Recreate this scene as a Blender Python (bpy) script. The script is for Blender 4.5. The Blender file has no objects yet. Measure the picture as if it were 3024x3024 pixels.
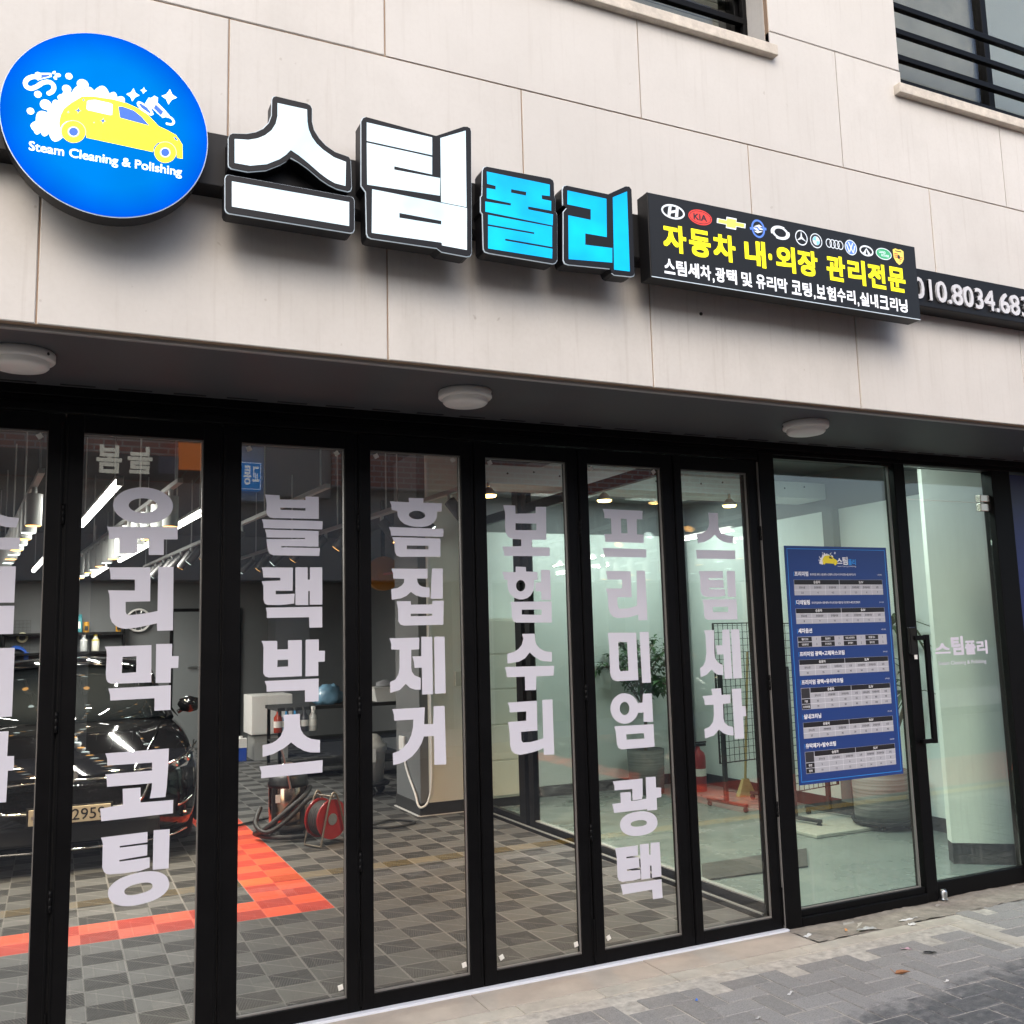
import bpy, bmesh, math, random
from mathutils import Vector, Matrix
from mathutils.geometry import tessellate_polygon
random.seed(7)
R_ = math.radians
scene = bpy.context.scene
COL = scene.collection

# ------------------------------------------------------------------ camera, sky, sun, exposure
cam_data = bpy.data.cameras.new('camera')
cam_data.sensor_width = 36.0
cam_data.lens = 33.727
cam_data.clip_start = 0.05
cam_data.clip_end = 500
cam = bpy.data.objects.new('camera', cam_data)
COL.objects.link(cam)
cam.matrix_world = Matrix(((0.904315, -0.031402, -0.425710, 0.09175), (-0.426029, -0.128842, -0.895488, -3.38864), (-0.026729, 0.991168, -0.129892, 1.56345), (0, 0, 0, 1)))
scene.camera = cam

world = bpy.data.worlds.new('World')
scene.world = world
world.use_nodes = True
wn = world.node_tree
bg = wn.nodes['Background']
sky = wn.nodes.new('ShaderNodeTexSky')
sky.sky_type = 'NISHITA'
sky.sun_disc = False
SUN_EL, SUN_AZ = 40.0, 205.0
sky.sun_elevation = R_(SUN_EL)
sky.sun_rotation = R_(SUN_AZ)
sky.air_density = 1.0
sky.dust_density = 3.6
sky.ozone_density = 1.0
wn.links.new(sky.outputs[0], bg.inputs[0])
bg.inputs[1].default_value = 0.15

sun_data = bpy.data.lights.new('sun', 'SUN')
sun_data.energy = 0.55
sun_data.angle = R_(85)
sun_data.color = (1.0, 0.985, 0.97)
sun = bpy.data.objects.new('sun', sun_data)
COL.objects.link(sun)
d = Vector((math.sin(R_(SUN_AZ)) * math.cos(R_(SUN_EL)), math.cos(R_(SUN_AZ)) * math.cos(R_(SUN_EL)), math.sin(R_(SUN_EL))))
sun.rotation_euler = d.to_track_quat('Z', 'Y').to_euler()

scene.view_settings.view_transform = 'Standard'
scene.view_settings.look = 'None'
scene.view_settings.exposure = 0.95
scene.view_settings.gamma = 1.0
scene.cycles.use_denoising = True
scene.cycles.max_bounces = 10
scene.cycles.transparent_max_bounces = 24
scene.cycles.sample_clamp_indirect = 6.0
scene.cycles.caustics_reflective = False
scene.cycles.caustics_refractive = False

# ------------------------------------------------------------------ materials
MATS = {}
def mat(name, col=(.5, .5, .5), rough=.5, metal=0.0, spec=.5, emit=None, es=0.0, coat=0.0, noise=0.0, nscale=8.0, bump=0.0, bscale=60.0):
    if name in MATS:
        return MATS[name]
    m = bpy.data.materials.new(name)
    m.use_nodes = True
    nt = m.node_tree
    b = nt.nodes['Principled BSDF']
    b.inputs['Base Color'].default_value = (*col, 1)
    b.inputs['Roughness'].default_value = rough
    b.inputs['Metallic'].default_value = metal
    b.inputs['Specular IOR Level'].default_value = spec
    b.inputs['Coat Weight'].default_value = coat
    b.inputs['Coat Roughness'].default_value = .03
    if emit:
        b.inputs['Emission Color'].default_value = (*emit, 1)
        b.inputs['Emission Strength'].default_value = es
    if noise or bump:
        tc = nt.nodes.new('ShaderNodeTexCoord')
    if noise:
        n = nt.nodes.new('ShaderNodeTexNoise')
        n.inputs['Scale'].default_value = nscale
        n.inputs['Detail'].default_value = 6
        n.inputs['Roughness'].default_value = .65
        nt.links.new(tc.outputs['Object'], n.inputs['Vector'])
        mr = nt.nodes.new('ShaderNodeMapRange')
        mr.inputs[1].default_value = .25
        mr.inputs[2].default_value = .75
        mr.inputs[3].default_value = 1 - noise
        mr.inputs[4].default_value = 1 + noise
        nt.links.new(n.outputs['Fac'], mr.inputs[0])
        vm = nt.nodes.new('ShaderNodeVectorMath')
        vm.operation = 'SCALE'
        vm.inputs[0].default_value = col
        nt.links.new(mr.outputs[0], vm.inputs['Scale'])
        nt.links.new(vm.outputs[0], b.inputs['Base Color'])
        r2 = nt.nodes.new('ShaderNodeMapRange')
        r2.inputs[3].default_value = max(0, rough - .08)
        r2.inputs[4].default_value = min(1, rough + .08)
        nt.links.new(n.outputs['Fac'], r2.inputs[0])
        nt.links.new(r2.outputs[0], b.inputs['Roughness'])
    if bump:
        n2 = nt.nodes.new('ShaderNodeTexNoise')
        n2.inputs['Scale'].default_value = bscale
        n2.inputs['Detail'].default_value = 4
        nt.links.new(tc.outputs['Object'], n2.inputs['Vector'])
        bp = nt.nodes.new('ShaderNodeBump')
        bp.inputs['Strength'].default_value = bump
        bp.inputs['Distance'].default_value = .01
        nt.links.new(n2.outputs['Fac'], bp.inputs['Height'])
        nt.links.new(bp.outputs[0], b.inputs['Normal'])
    MATS[name] = m
    return m

class NB:
    """tiny node-maths helper"""
    def __init__(self, name):
        self.m = bpy.data.materials.new(name)
        self.m.use_nodes = True
        self.nt = self.m.node_tree
        self.b = self.nt.nodes['Principled BSDF']
        self.out = self.nt.nodes['Material Output']
        self.tc = self.nt.nodes.new('ShaderNodeTexCoord')
        MATS[name] = self.m
    def put(self, sock, v):
        if hasattr(v, 'is_output'):
            self.nt.links.new(v, sock)
        else:
            sock.default_value = v
    def f(self, op, a, b=0.0, c=0.0):
        n = self.nt.nodes.new('ShaderNodeMath')
        n.operation = op
        self.put(n.inputs[0], a); self.put(n.inputs[1], b); self.put(n.inputs[2], c)
        return n.outputs[0]
    def xyz(self, out='Object'):
        s = self.nt.nodes.new('ShaderNodeSeparateXYZ')
        self.nt.links.new(self.tc.outputs[out], s.inputs[0])
        return s.outputs
    def mix(self, fac, a, b):
        n = self.nt.nodes.new('ShaderNodeMix')
        n.data_type = 'RGBA'
        self.put(n.inputs[0], fac)
        self.put(n.inputs[6], a if hasattr(a, 'is_output') else (*a, 1))
        self.put(n.inputs[7], b if hasattr(b, 'is_output') else (*b, 1))
        return n.outputs[2]
    def noise(self, scale, detail=5, rough=.6, sx=1, sy=1, sz=1):
        mp = self.nt.nodes.new('ShaderNodeMapping')
        mp.inputs['Scale'].default_value = (sx, sy, sz)
        self.nt.links.new(self.tc.outputs['Object'], mp.inputs[0])
        n = self.nt.nodes.new('ShaderNodeTexNoise')
        n.inputs['Scale'].default_value = scale
        n.inputs['Detail'].default_value = detail
        n.inputs['Roughness'].default_value = rough
        self.nt.links.new(mp.outputs[0], n.inputs['Vector'])
        return n.outputs['Fac']
    def ramp(self, v, lo, hi, a=0.0, b=1.0):
        n = self.nt.nodes.new('ShaderNodeMapRange')
        self.put(n.inputs[0], v)
        n.inputs[1].default_value, n.inputs[2].default_value = lo, hi
        n.inputs[3].default_value, n.inputs[4].default_value = a, b
        return n.outputs[0]
    def bump(self, h, strength=.3, dist=.01):
        n = self.nt.nodes.new('ShaderNodeBump')
        n.inputs['Strength'].default_value = strength
        n.inputs['Distance'].default_value = dist
        self.nt.links.new(h, n.inputs['Height'])
        self.nt.links.new(n.outputs[0], self.b.inputs['Normal'])

def glass_mat(name, tint, base=.045, grime=0.0):
    n = NB(name)
    nt = n.nt
    nt.nodes.remove(n.b)
    lw = nt.nodes.new('ShaderNodeLayerWeight')
    lw.inputs[0].default_value = .5
    p = n.f('POWER', lw.outputs['Facing'], 4.5)
    fac = n.f('MULTIPLY_ADD', p, 1 - base, base)
    tr = nt.nodes.new('ShaderNodeBsdfTransparent')
    tr.inputs[0].default_value = (*tint, 1)
    gl = nt.nodes.new('ShaderNodeBsdfAnisotropic')
    gl.inputs['Roughness'].default_value = 0.0
    gl.inputs['Color'].default_value = (1, 1, 1, 1)
    mx = nt.nodes.new('ShaderNodeMixShader')
    nt.links.new(fac, mx.inputs[0])
    nt.links.new(tr.outputs[0], mx.inputs[1])
    nt.links.new(gl.outputs[0], mx.inputs[2])
    last = mx.outputs[0]
    if grime:
        df = nt.nodes.new('ShaderNodeBsdfDiffuse')
        df.inputs[0].default_value = (.6, .6, .58, 1)
        z = n.xyz()[2]
        streak = n.ramp(n.noise(9, 4, .6, 4, 4, .25), .5, .78)
        low = n.ramp(z, .9, .05)
        g = n.f('MULTIPLY', n.f('MULTIPLY_ADD', streak, n.f('MULTIPLY_ADD', low, .8, .2), .12), grime)
        m2 = nt.nodes.new('ShaderNodeMixShader')
        nt.links.new(g, m2.inputs[0])
        nt.links.new(last, m2.inputs[1])
        nt.links.new(df.outputs[0], m2.inputs[2])
        last = m2.outputs[0]
    nt.links.new(last, n.out.inputs[0])
    return n.m

# ------------------------------------------------------------------ mesh builder
class MB:
    def __init__(self):
        self.v, self.fc, self.mi, self.sm, self.cv = [], [], [], [], []
        self.col = None
    def add(self, vs, fs, mi=0, smooth=False):
        o = len(self.v)
        self.v += [tuple(p) for p in vs]
        for f in fs:
            self.fc.append([o + i for i in f]); self.mi.append(mi); self.sm.append(smooth); self.cv.append(self.col)
        return self
    def box(self, x0, y0, z0, x1, y1, z1, mi=0):
        return self.add([(x0, y0, z0), (x1, y0, z0), (x1, y1, z0), (x0, y1, z0), (x0, y0, z1), (x1, y0, z1), (x1, y1, z1), (x0, y1, z1)],
                        [(0, 3, 2, 1), (4, 5, 6, 7), (0, 1, 5, 4), (1, 2, 6, 5), (2, 3, 7, 6), (3, 0, 4, 7)], mi)
    def obox(self, c, size, M, mi=0):
        hx, hy, hz = [s / 2 for s in size]
        vs = [Vector(c) + M @ Vector((sx * hx, sy * hy, sz * hz)) for sz in (-1, 1) for sx, sy in ((-1, -1), (1, -1), (1, 1), (-1, 1))]
        return self.add(vs, [(0, 3, 2, 1), (4, 5, 6, 7), (0, 1, 5, 4), (1, 2, 6, 5), (2, 3, 7, 6), (3, 0, 4, 7)], mi)
    def quad(self, a, b, c, d, mi=0):
        return self.add([a, b, c, d], [(0, 1, 2, 3)], mi)
    def poly(self, rings, y, mi=0):
        """flat shape facing -y; rings = outer + holes as (x, z)"""
        pls = [[Vector((p[0], p[1], 0)) for p in r] for r in rings]
        tris = tessellate_polygon(pls)
        flat = [p for r in rings for p in r]
        fs = []
        for a, b, c in tris:
            A, B, C = flat[a], flat[b], flat[c]
            s = (B[0] - A[0]) * (C[1] - A[1]) - (B[1] - A[1]) * (C[0] - A[0])
            fs.append((a, b, c) if s > 0 else (a, c, b))
        return self.add([(p[0], y, p[1]) for p in flat], fs, mi)
    def prism(self, rings, y0, y1, mi=0, back=True):
        self.poly(rings, y0, mi)
        if back:
            k = len(self.fc)
            self.poly(rings, y1, mi)
            for i in range(k, len(self.fc)):
                self.fc[i].reverse()
        for r in rings:
            n = len(r)
            vs = [(p[0], y0, p[1]) for p in r] + [(p[0], y1, p[1]) for p in r]
            self.add(vs, [(i, (i + 1) % n, n + (i + 1) % n, n + i) for i in range(n)], mi)
        return self
    def cyl(self, p0, p1, r0, r1=None, n=16, mi=0, caps=True, smooth=True):
        r1 = r0 if r1 is None else r1
        p0, p1 = Vector(p0), Vector(p1)
        ax = (p1 - p0).normalized()
        u = ax.orthogonal().normalized(); w = ax.cross(u)
        vs = []
        for p, r in ((p0, r0), (p1, r1)):
            for i in range(n):
                a = 2 * math.pi * i / n
                vs.append(p + (u * math.cos(a) + w * math.sin(a)) * r)
        self.add(vs, [(i, (i + 1) % n, n + (i + 1) % n, n + i) for i in range(n)], mi, smooth)
        if caps:
            self.add(vs[:n], [tuple(range(n - 1, -1, -1))], mi)
            self.add(vs[n:], [tuple(range(n))], mi)
        return self
    def lathe(self, c, prof, n=28, mi=0, smooth=True):
        """prof = [(r, z)], axis z through c"""
        vs, fs = [], []
        for r, z in prof:
            for i in range(n):
                a = 2 * math.pi * i / n
                vs.append((c[0] + r * math.cos(a), c[1] + r * math.sin(a), c[2] + z))
        for j in range(len(prof) - 1):
            for i in range(n):
                fs.append((j * n + i, j * n + (i + 1) % n, (j + 1) * n + (i + 1) % n, (j + 1) * n + i))
        return self.add(vs, fs, mi, smooth)
    def tube(self, pts, r, n=8, mi=0, closed=False):
        pts = [Vector(p) for p in pts]
        N = len(pts)
        prev = None
        vs, fs = [], []
        for i, p in enumerate(pts):
            t = (pts[(i + 1) % N] - pts[i - 1]) if closed else (pts[min(i + 1, N - 1)] - pts[max(i - 1, 0)])
            t.normalize()
            u = t.orthogonal().normalized() if prev is None else (prev - t * prev.dot(t)).normalized()
            prev = u
            w = t.cross(u)
            for k in range(n):
                a = 2 * math.pi * k / n
                vs.append(p + (u * math.cos(a) + w * math.sin(a)) * r)
        M = N if closed else N - 1
        for i in range(M):
            for k in range(n):
                fs.append((i * n + k, i * n + (k + 1) % n, ((i + 1) % N) * n + (k + 1) % n, ((i + 1) % N) * n + k))
        self.add(vs, fs, mi, True)
        if not closed:
            self.add(vs[:n], [tuple(range(n - 1, -1, -1))], mi)
            self.add(vs[-n:], [tuple(range(n))], mi)
        return self
    def build(self, name, mats, parent=None, bevel=0.0, origin=None):
        me = bpy.data.meshes.new(name)
        o = bpy.data.objects.new(name, me)
        off = Vector(origin) if origin else Vector((0, 0, 0))
        me.from_pydata([Vector(v) - off for v in self.v], [], self.fc)
        for m in (mats if isinstance(mats, (list, tuple)) else [mats]):
            me.materials.append(m)
        me.polygons.foreach_set('material_index', self.mi)
        me.polygons.foreach_set('use_smooth', self.sm)
        if any(c is not None for c in self.cv):
            at = me.attributes.new('tone', 'FLOAT', 'FACE')
            at.data.foreach_set('value', [c if c is not None else .5 for c in self.cv])
        me.update()
        COL.objects.link(o)
        o.location = off
        if parent:
            o.parent = parent
        if bevel:
            b = o.modifiers.new('bevel', 'BEVEL')
            b.width = bevel; b.segments = 2; b.limit_method = 'ANGLE'; b.angle_limit = R_(40)
        return o

def smooth_pts(pts, k=6):
    """Catmull-Rom through the points"""
    P = [Vector(p) for p in pts]
    out = []
    for i in range(len(P) - 1):
        a, b, c, e = P[max(i - 1, 0)], P[i], P[i + 1], P[min(i + 2, len(P) - 1)]
        for s in range(k):
            t = s / k
            out.append(.5 * ((2 * b) + (c - a) * t + (2 * a - 5 * b + 4 * c - e) * t * t + (3 * b - a - 3 * c + e) * t ** 3))
    out.append(P[-1])
    return out

def tag(o, label, cat, group=None, kind=None):
    o['label'] = label
    o['category'] = cat
    if group: o['group'] = group
    if kind: o['kind'] = kind
    return o
def thing(name, loc, label, cat, group=None):
    o = bpy.data.objects.new(name, None)
    o.empty_display_size = .1
    COL.objects.link(o)
    o.location = loc
    return tag(o, label, cat, group)
def struct(o):
    o['kind'] = 'structure'
    return o
def keep(o, parent):
    """parent without moving"""
    o.parent = parent
    o.matrix_parent_inverse = Matrix.Translation(parent.location).inverted()
    return o

# ------------------------------------------------------------------ lettering from the built-in font
_TX = {}
def text_geo(s, bold=0.0):
    k = (s, bold)
    if k in _TX:
        return _TX[k]
    cu = bpy.data.curves.new('t', 'FONT')
    cu.body = s
    cu.offset = bold
    cu.resolution_u = 3
    ob = bpy.data.objects.new('t', cu)
    COL.objects.link(ob)
    me = bpy.data.meshes.new_from_object(ob)
    vs = [(v.co.x, v.co.y) for v in me.vertices]
    fs = [tuple(p.vertices) for p in me.polygons]
    bpy.data.objects.remove(ob); bpy.data.curves.remove(cu); bpy.data.meshes.remove(me)
    if not vs:
        vs = [(0, 0), (1, 1)]
    x0, x1 = min(v[0] for v in vs), max(v[0] for v in vs)
    y0, y1 = min(v[1] for v in vs), max(v[1] for v in vs)
    _TX[k] = (vs, fs, (x0, y0, x1, y1))
    return _TX[k]
def text(mb, s, x0, z0, x1, z1, y, bold=0.0, mi=0, mirror=False, back=False):
    """lettering fitted to a rectangle, facing -y (or +y when back)"""
    vs, fs, (a, b, c, e) = text_geo(s)
    k = bold
    a, b, c, e = a - k, b - k, c + k, e + k
    sx = (x1 - x0) / max(c - a, 1e-6); sz = (z1 - z0) / max(e - b, 1e-6)
    if k:
        # heavier weight: the same letter laid again around its own edge
        for q, (ox, oz) in enumerate(((-k, -k), (k, -k), (k, k), (-k, k), (0, -k), (k, 0), (0, k), (-k, 0))):
            yy = y + (-1 if back else 1) * .00003 * (q + 1)
            if back: mb.add([(x1 - (v[0] + ox - a) * sx, yy, z0 + (v[1] + oz - b) * sz) for v in vs], fs, mi)
            else: mb.add([(x0 + (v[0] + ox - a) * sx, yy, z0 + (v[1] + oz - b) * sz) for v in vs], fs, mi)
    if back:
        mb.add([(x1 - (v[0] - a) * sx, y, z0 + (v[1] - b) * sz) for v in vs], fs, mi)
    else:
        mb.add([(x0 + (v[0] - a) * sx, y, z0 + (v[1] - b) * sz) for v in vs], fs, mi)
def text_h(mb, s, x, z, h, y, bold=0.0, mi=0, align='l', squeeze=1.0):
    vs, fs, (a, b, c, e) = text_geo(s)
    a, b, c, e = a - bold, b - bold, c + bold, e + bold
    sc = h / max(e - b, 1e-6)
    w = (c - a) * sc * squeeze
    x0 = x if align == 'l' else (x - w / 2 if align == 'c' else x - w)
    text(mb, s, x0, z, x0 + w, z + h, y, bold, mi)
    return w
def ring(cx, cz, rx, rz, w, n=28):
    o = [(cx + rx * math.cos(2 * math.pi * i / n), cz + rz * math.sin(2 * math.pi * i / n)) for i in range(n)]
    q = [(cx + (rx - w) * math.cos(2 * math.pi * i / n), cz + (rz - w) * math.sin(2 * math.pi * i / n)) for i in range(n)]
    return [o, q]
def oval(cx, cz, rx, rz, n=24):
    return [(cx + rx * math.cos(2 * math.pi * i / n), cz + rz * math.sin(2 * math.pi * i / n)) for i in range(n)]
def bar(x0, z0, x1, z1, w):
    dx, dz = x1 - x0, z1 - z0
    L = math.hypot(dx, dz); nx, nz = -dz / L * w / 2, dx / L * w / 2
    return [(x0 + nx, z0 + nz), (x1 + nx, z1 + nz), (x1 - nx, z1 - nz), (x0 - nx, z0 - nz)]

# outlines in metres on their own planes (x, z)
DATA = {"cols":{"yurimak":[[[[0.5196,2.1478],[0.5176,2.1344],[0.512,2.1214],[0.5031,2.1092],[0.491,2.0983],[0.4763,2.089],[0.4593,2.0815],[0.4406,2.076],[0.4208,2.0728],[0.4006,2.0718],[0.3804,2.0732],[0.3609,2.0768],[0.3428,2.0826],[0.3264,2.0903],[0.3124,2.0998],[0.3011,2.1107],[0.2927,2.1227],[0.2877,2.1354],[0.2861,2.1485],[0.2879,2.1617],[0.2931,2.1744],[0.3016,2.1864],[0.3131,2.1973],[0.3274,2.2067],[0.3439,2.2144],[0.3623,2.2201],[0.3819,2.2237],[0.4022,2.2249],[0.4225,2.2239],[0.4423,2.2205],[0.461,2.2149],[0.4778,2.2072],[0.4924,2.1977],[0.5041,2.1866],[0.5128,2.1744],[0.518,2.1613]],[[0.4586,2.148],[0.4571,2.1412],[0.4528,2.1348],[0.4459,2.129],[0.4369,2.1243],[0.4261,2.1207],[0.4141,2.1185],[0.4016,2.1178],[0.389,2.1187],[0.3772,2.121],[0.3666,2.1246],[0.3578,2.1295],[0.3512,2.1352],[0.3472,2.1416],[0.3458,2.1484],[0.3473,2.1551],[0.3515,2.1615],[0.3582,2.1672],[0.3671,2.172],[0.3777,2.1756],[0.3897,2.1779],[0.4022,2.1786],[0.4148,2.1779],[0.4267,2.1756],[0.4374,2.172],[0.4464,2.1671],[0.4531,2.1613],[0.4572,2.1548]]],
[[[0.2643,2.0597],[0.2732,2.0562],[0.5393,2.0628],[0.5402,2.0098],[0.4853,2.0087],[0.4866,1.9437],[0.4279,1.943],[0.4255,2.0113],[0.3819,2.0094],[0.3842,1.9516],[0.3693,1.9476],[0.3151,1.9469],[0.3135,2.0107],[0.2744,2.0057],[0.2722,2.0375]]],
[[[0.2774,1.8905],[0.4355,1.8916],[0.4374,1.7518],[0.3433,1.7504],[0.3443,1.7105],[0.3479,1.701],[0.3564,1.6957],[0.3849,1.6984],[0.4245,1.7032],[0.4668,1.7116],[0.4657,1.8939],[0.5258,1.8943],[0.5285,1.6313],[0.467,1.6305],[0.4653,1.6612],[0.4256,1.6525],[0.391,1.6458],[0.3469,1.6409],[0.3224,1.6461],[0.3076,1.6547],[0.2937,1.6695],[0.2864,1.6904],[0.2831,1.7635],[0.2812,1.7818],[0.2759,1.7975],[0.3777,1.7961],[0.3767,1.8412],[0.2845,1.8421],[0.2828,1.8684]]],
[[[0.2702,1.5717],[0.4461,1.573],[0.4483,1.4229],[0.3327,1.4228],[0.2966,1.4244],[0.2854,1.43],[0.2794,1.4405],[0.2764,1.4636],[0.2784,1.5354],[0.2764,1.5561]],[[0.3374,1.5283],[0.3897,1.5298],[0.3901,1.4653],[0.3356,1.4638]]],
[[[0.464,1.5768],[0.5265,1.5761],[0.5264,1.5259],[0.5528,1.525],[0.5516,1.4769],[0.5233,1.4769],[0.5233,1.4181],[0.4652,1.4196]]],
[[[0.2875,1.4054],[0.5245,1.4075],[0.5244,1.3083],[0.4625,1.3081],[0.4625,1.3583],[0.2959,1.3576],[0.2943,1.3811]]],
[[[0.2829,1.1519],[0.5212,1.154],[0.5205,1.099],[0.5187,1.0534],[0.5161,1.0035],[0.5116,0.9631],[0.4524,0.9632],[0.4583,0.9951],[0.4599,1.022],[0.2926,1.0223],[0.2907,1.0478],[0.285,1.0705],[0.4589,1.072],[0.4582,1.1029],[0.2917,1.1043],[0.2902,1.1303]]],
[[[0.3501,1.0092],[0.4167,1.0087],[0.418,0.9502],[0.5419,0.9489],[0.5415,0.8968],[0.275,0.8925],[0.2696,0.9405],[0.3529,0.9488]]],
[[[0.2755,0.8302],[0.4464,0.8338],[0.4473,0.7936],[0.3448,0.7905],[0.345,0.7848],[0.4475,0.7856],[0.4471,0.7435],[0.3448,0.7379],[0.345,0.7313],[0.4572,0.7348],[0.4571,0.6958],[0.4216,0.6869],[0.3664,0.685],[0.3117,0.6874],[0.2991,0.6907],[0.2897,0.6997],[0.283,0.717],[0.2828,0.8041],[0.28,0.8175]]],
[[[0.4694,0.8376],[0.5307,0.8356],[0.5291,0.6835],[0.469,0.6855]]],
[[[0.5309,0.634],[0.5327,0.6222],[0.5314,0.6121],[0.5275,0.6026],[0.521,0.5939],[0.5121,0.5858],[0.5009,0.5787],[0.4875,0.5725],[0.4722,0.5673],[0.4547,0.5632],[0.4334,0.56],[0.4118,0.5581],[0.3936,0.5579],[0.3769,0.5592],[0.3617,0.5619],[0.3481,0.566],[0.3362,0.5713],[0.3261,0.5779],[0.3181,0.5857],[0.3121,0.5947],[0.308,0.6059],[0.3062,0.6174],[0.3074,0.6273],[0.311,0.6365],[0.3172,0.6451],[0.3257,0.6531],[0.3364,0.6602],[0.3493,0.6665],[0.3643,0.6718],[0.3815,0.6761],[0.4026,0.6796],[0.4242,0.6818],[0.4427,0.6822],[0.4597,0.6811],[0.4753,0.6786],[0.4893,0.6746],[0.5017,0.6692],[0.5121,0.6626],[0.5205,0.6547],[0.5267,0.6455]],[[0.4699,0.626],[0.4703,0.6206],[0.4684,0.6163],[0.4646,0.6124],[0.4589,0.6089],[0.4513,0.6059],[0.4419,0.6033],[0.4305,0.6011],[0.4146,0.5991],[0.4028,0.5984],[0.3929,0.5986],[0.3844,0.5997],[0.3774,0.6015],[0.372,0.6042],[0.3682,0.6078],[0.3659,0.6129],[0.3655,0.6182],[0.3673,0.6224],[0.371,0.6263],[0.3767,0.6297],[0.3841,0.6328],[0.3933,0.6354],[0.4047,0.6376],[0.4206,0.6397],[0.4324,0.6404],[0.4424,0.6403],[0.4511,0.6393],[0.4582,0.6374],[0.4637,0.6347],[0.4676,0.6311]]]],"blackbox":[[[[0.8998,2.2145],[0.9634,2.2136],[0.9649,2.1951],[1.078,2.1972],[1.078,2.2125],[1.1383,2.2135],[1.1383,2.1132],[0.9371,2.1115],[0.9224,2.1138],[0.9124,2.1216],[0.9063,2.135],[0.9074,2.1704],[0.9046,2.1942]],[[0.9671,2.1588],[1.0781,2.1598],[1.0781,2.1488],[0.9671,2.1493]]],
[[[0.8873,2.1046],[1.1557,2.1039],[1.1543,2.0664],[0.8948,2.0663],[0.8934,2.0852]]],
[[[0.9008,2.0604],[1.1369,2.0591],[1.1368,1.9886],[0.9725,1.9887],[0.9726,1.9833],[1.1431,1.9825],[1.1403,1.9474],[0.938,1.9477],[0.9234,1.9542],[0.914,1.9689],[0.9099,1.9944],[0.9077,2.0186],[1.0762,2.0219],[1.0762,2.0267],[0.9077,2.0254],[0.9063,2.0416]]],
[[[0.8875,1.8949],[1.0234,1.8944],[1.0223,1.7932],[0.9488,1.7934],[0.9489,1.7774],[1.0311,1.7797],[1.0285,1.738],[0.999,1.7336],[0.9657,1.7313],[0.9128,1.7324],[0.9023,1.7392],[0.897,1.7538],[0.8959,1.8136],[0.8885,1.8349],[0.9685,1.8376],[0.9685,1.8497],[0.895,1.8508],[0.8935,1.8769]]],
[[[1.0342,1.8959],[1.0879,1.8962],[1.0887,1.8418],[1.0982,1.8418],[1.0982,1.8963],[1.1534,1.8967],[1.1539,1.7315],[1.0976,1.7313],[1.0976,1.7916],[1.0908,1.7916],[1.0908,1.73],[1.0346,1.7306]]],
[[[0.907,1.7206],[1.1532,1.722],[1.1531,1.6312],[1.0963,1.631],[1.0949,1.6767],[0.9119,1.6762],[0.9117,1.7007]]],
[[[0.889,1.5787],[0.9565,1.577],[0.9567,1.5401],[1.003,1.54],[1.0029,1.5784],[1.0632,1.5782],[1.0635,1.4223],[0.9213,1.4222],[0.907,1.4274],[0.8978,1.4401],[0.8983,1.5496],[0.8956,1.5654]],[[0.9582,1.4953],[1.0039,1.4951],[1.004,1.4661],[0.9571,1.4652]]],
[[[1.0801,1.5791],[1.1379,1.579],[1.1379,1.5294],[1.1653,1.5286],[1.1639,1.4817],[1.1358,1.4813],[1.1358,1.4206],[1.0789,1.421]]],
[[[0.9045,1.408],[1.1372,1.4093],[1.1364,1.3112],[1.0771,1.3116],[1.077,1.3616],[0.9126,1.3629],[0.9124,1.3862]]],
[[[0.9823,1.2614],[1.0551,1.2618],[1.0552,1.2161],[1.0605,1.193],[1.0706,1.1747],[1.0859,1.162],[1.104,1.153],[1.1431,1.1451],[1.143,1.0928],[1.1007,1.0959],[1.074,1.1044],[1.0441,1.1221],[1.0176,1.144],[1.0045,1.1339],[0.9881,1.1222],[0.9427,1.1012],[0.8976,1.0918],[0.8973,1.1402],[0.9359,1.1464],[0.9553,1.1566],[0.9729,1.1728],[0.9839,1.1959],[0.9877,1.2203],[0.9863,1.2398]]],
[[[0.8851,1.0534],[1.1545,1.0593],[1.1531,1.0074],[0.8918,1.0048],[0.8929,1.0287]]]],"heumjip":[[[[1.5628,2.2249],[1.6372,2.2256],[1.6354,2.2052],[1.7279,2.205],[1.7264,2.1656],[1.7026,2.1648],[1.7037,2.1459],[1.6967,2.1268],[1.6854,2.1125],[1.6704,2.1009],[1.6519,2.0935],[1.6262,2.0893],[1.5971,2.0893],[1.5682,2.0927],[1.5395,2.1016],[1.5197,2.1176],[1.5084,2.1366],[1.5059,2.1606],[1.4795,2.1659],[1.4776,2.1872],[1.4707,2.2055],[1.564,2.2041]],[[1.6439,2.1441],[1.6421,2.1389],[1.6377,2.1341],[1.6309,2.1301],[1.6222,2.1271],[1.6122,2.1253],[1.6016,2.1248],[1.5912,2.1257],[1.5815,2.1279],[1.5734,2.1313],[1.5672,2.1356],[1.5635,2.1405],[1.5625,2.1457],[1.5642,2.1509],[1.5686,2.1557],[1.5753,2.1597],[1.5839,2.1628],[1.5939,2.1646],[1.6044,2.1651],[1.6149,2.1642],[1.6246,2.162],[1.6329,2.1587],[1.6391,2.1544],[1.6429,2.1494]]],
[[[1.4645,2.0853],[1.7338,2.0829],[1.7331,2.0451],[1.4747,2.0453],[1.4735,2.0637]]],
[[[1.4803,2.0386],[1.7181,2.0364],[1.7165,1.9501],[1.5162,1.9478],[1.5006,1.9544],[1.4923,1.9706],[1.4899,2.0128]],[[1.5504,2.0009],[1.6599,2.0013],[1.6582,1.984],[1.5502,1.9838]]],
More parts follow.
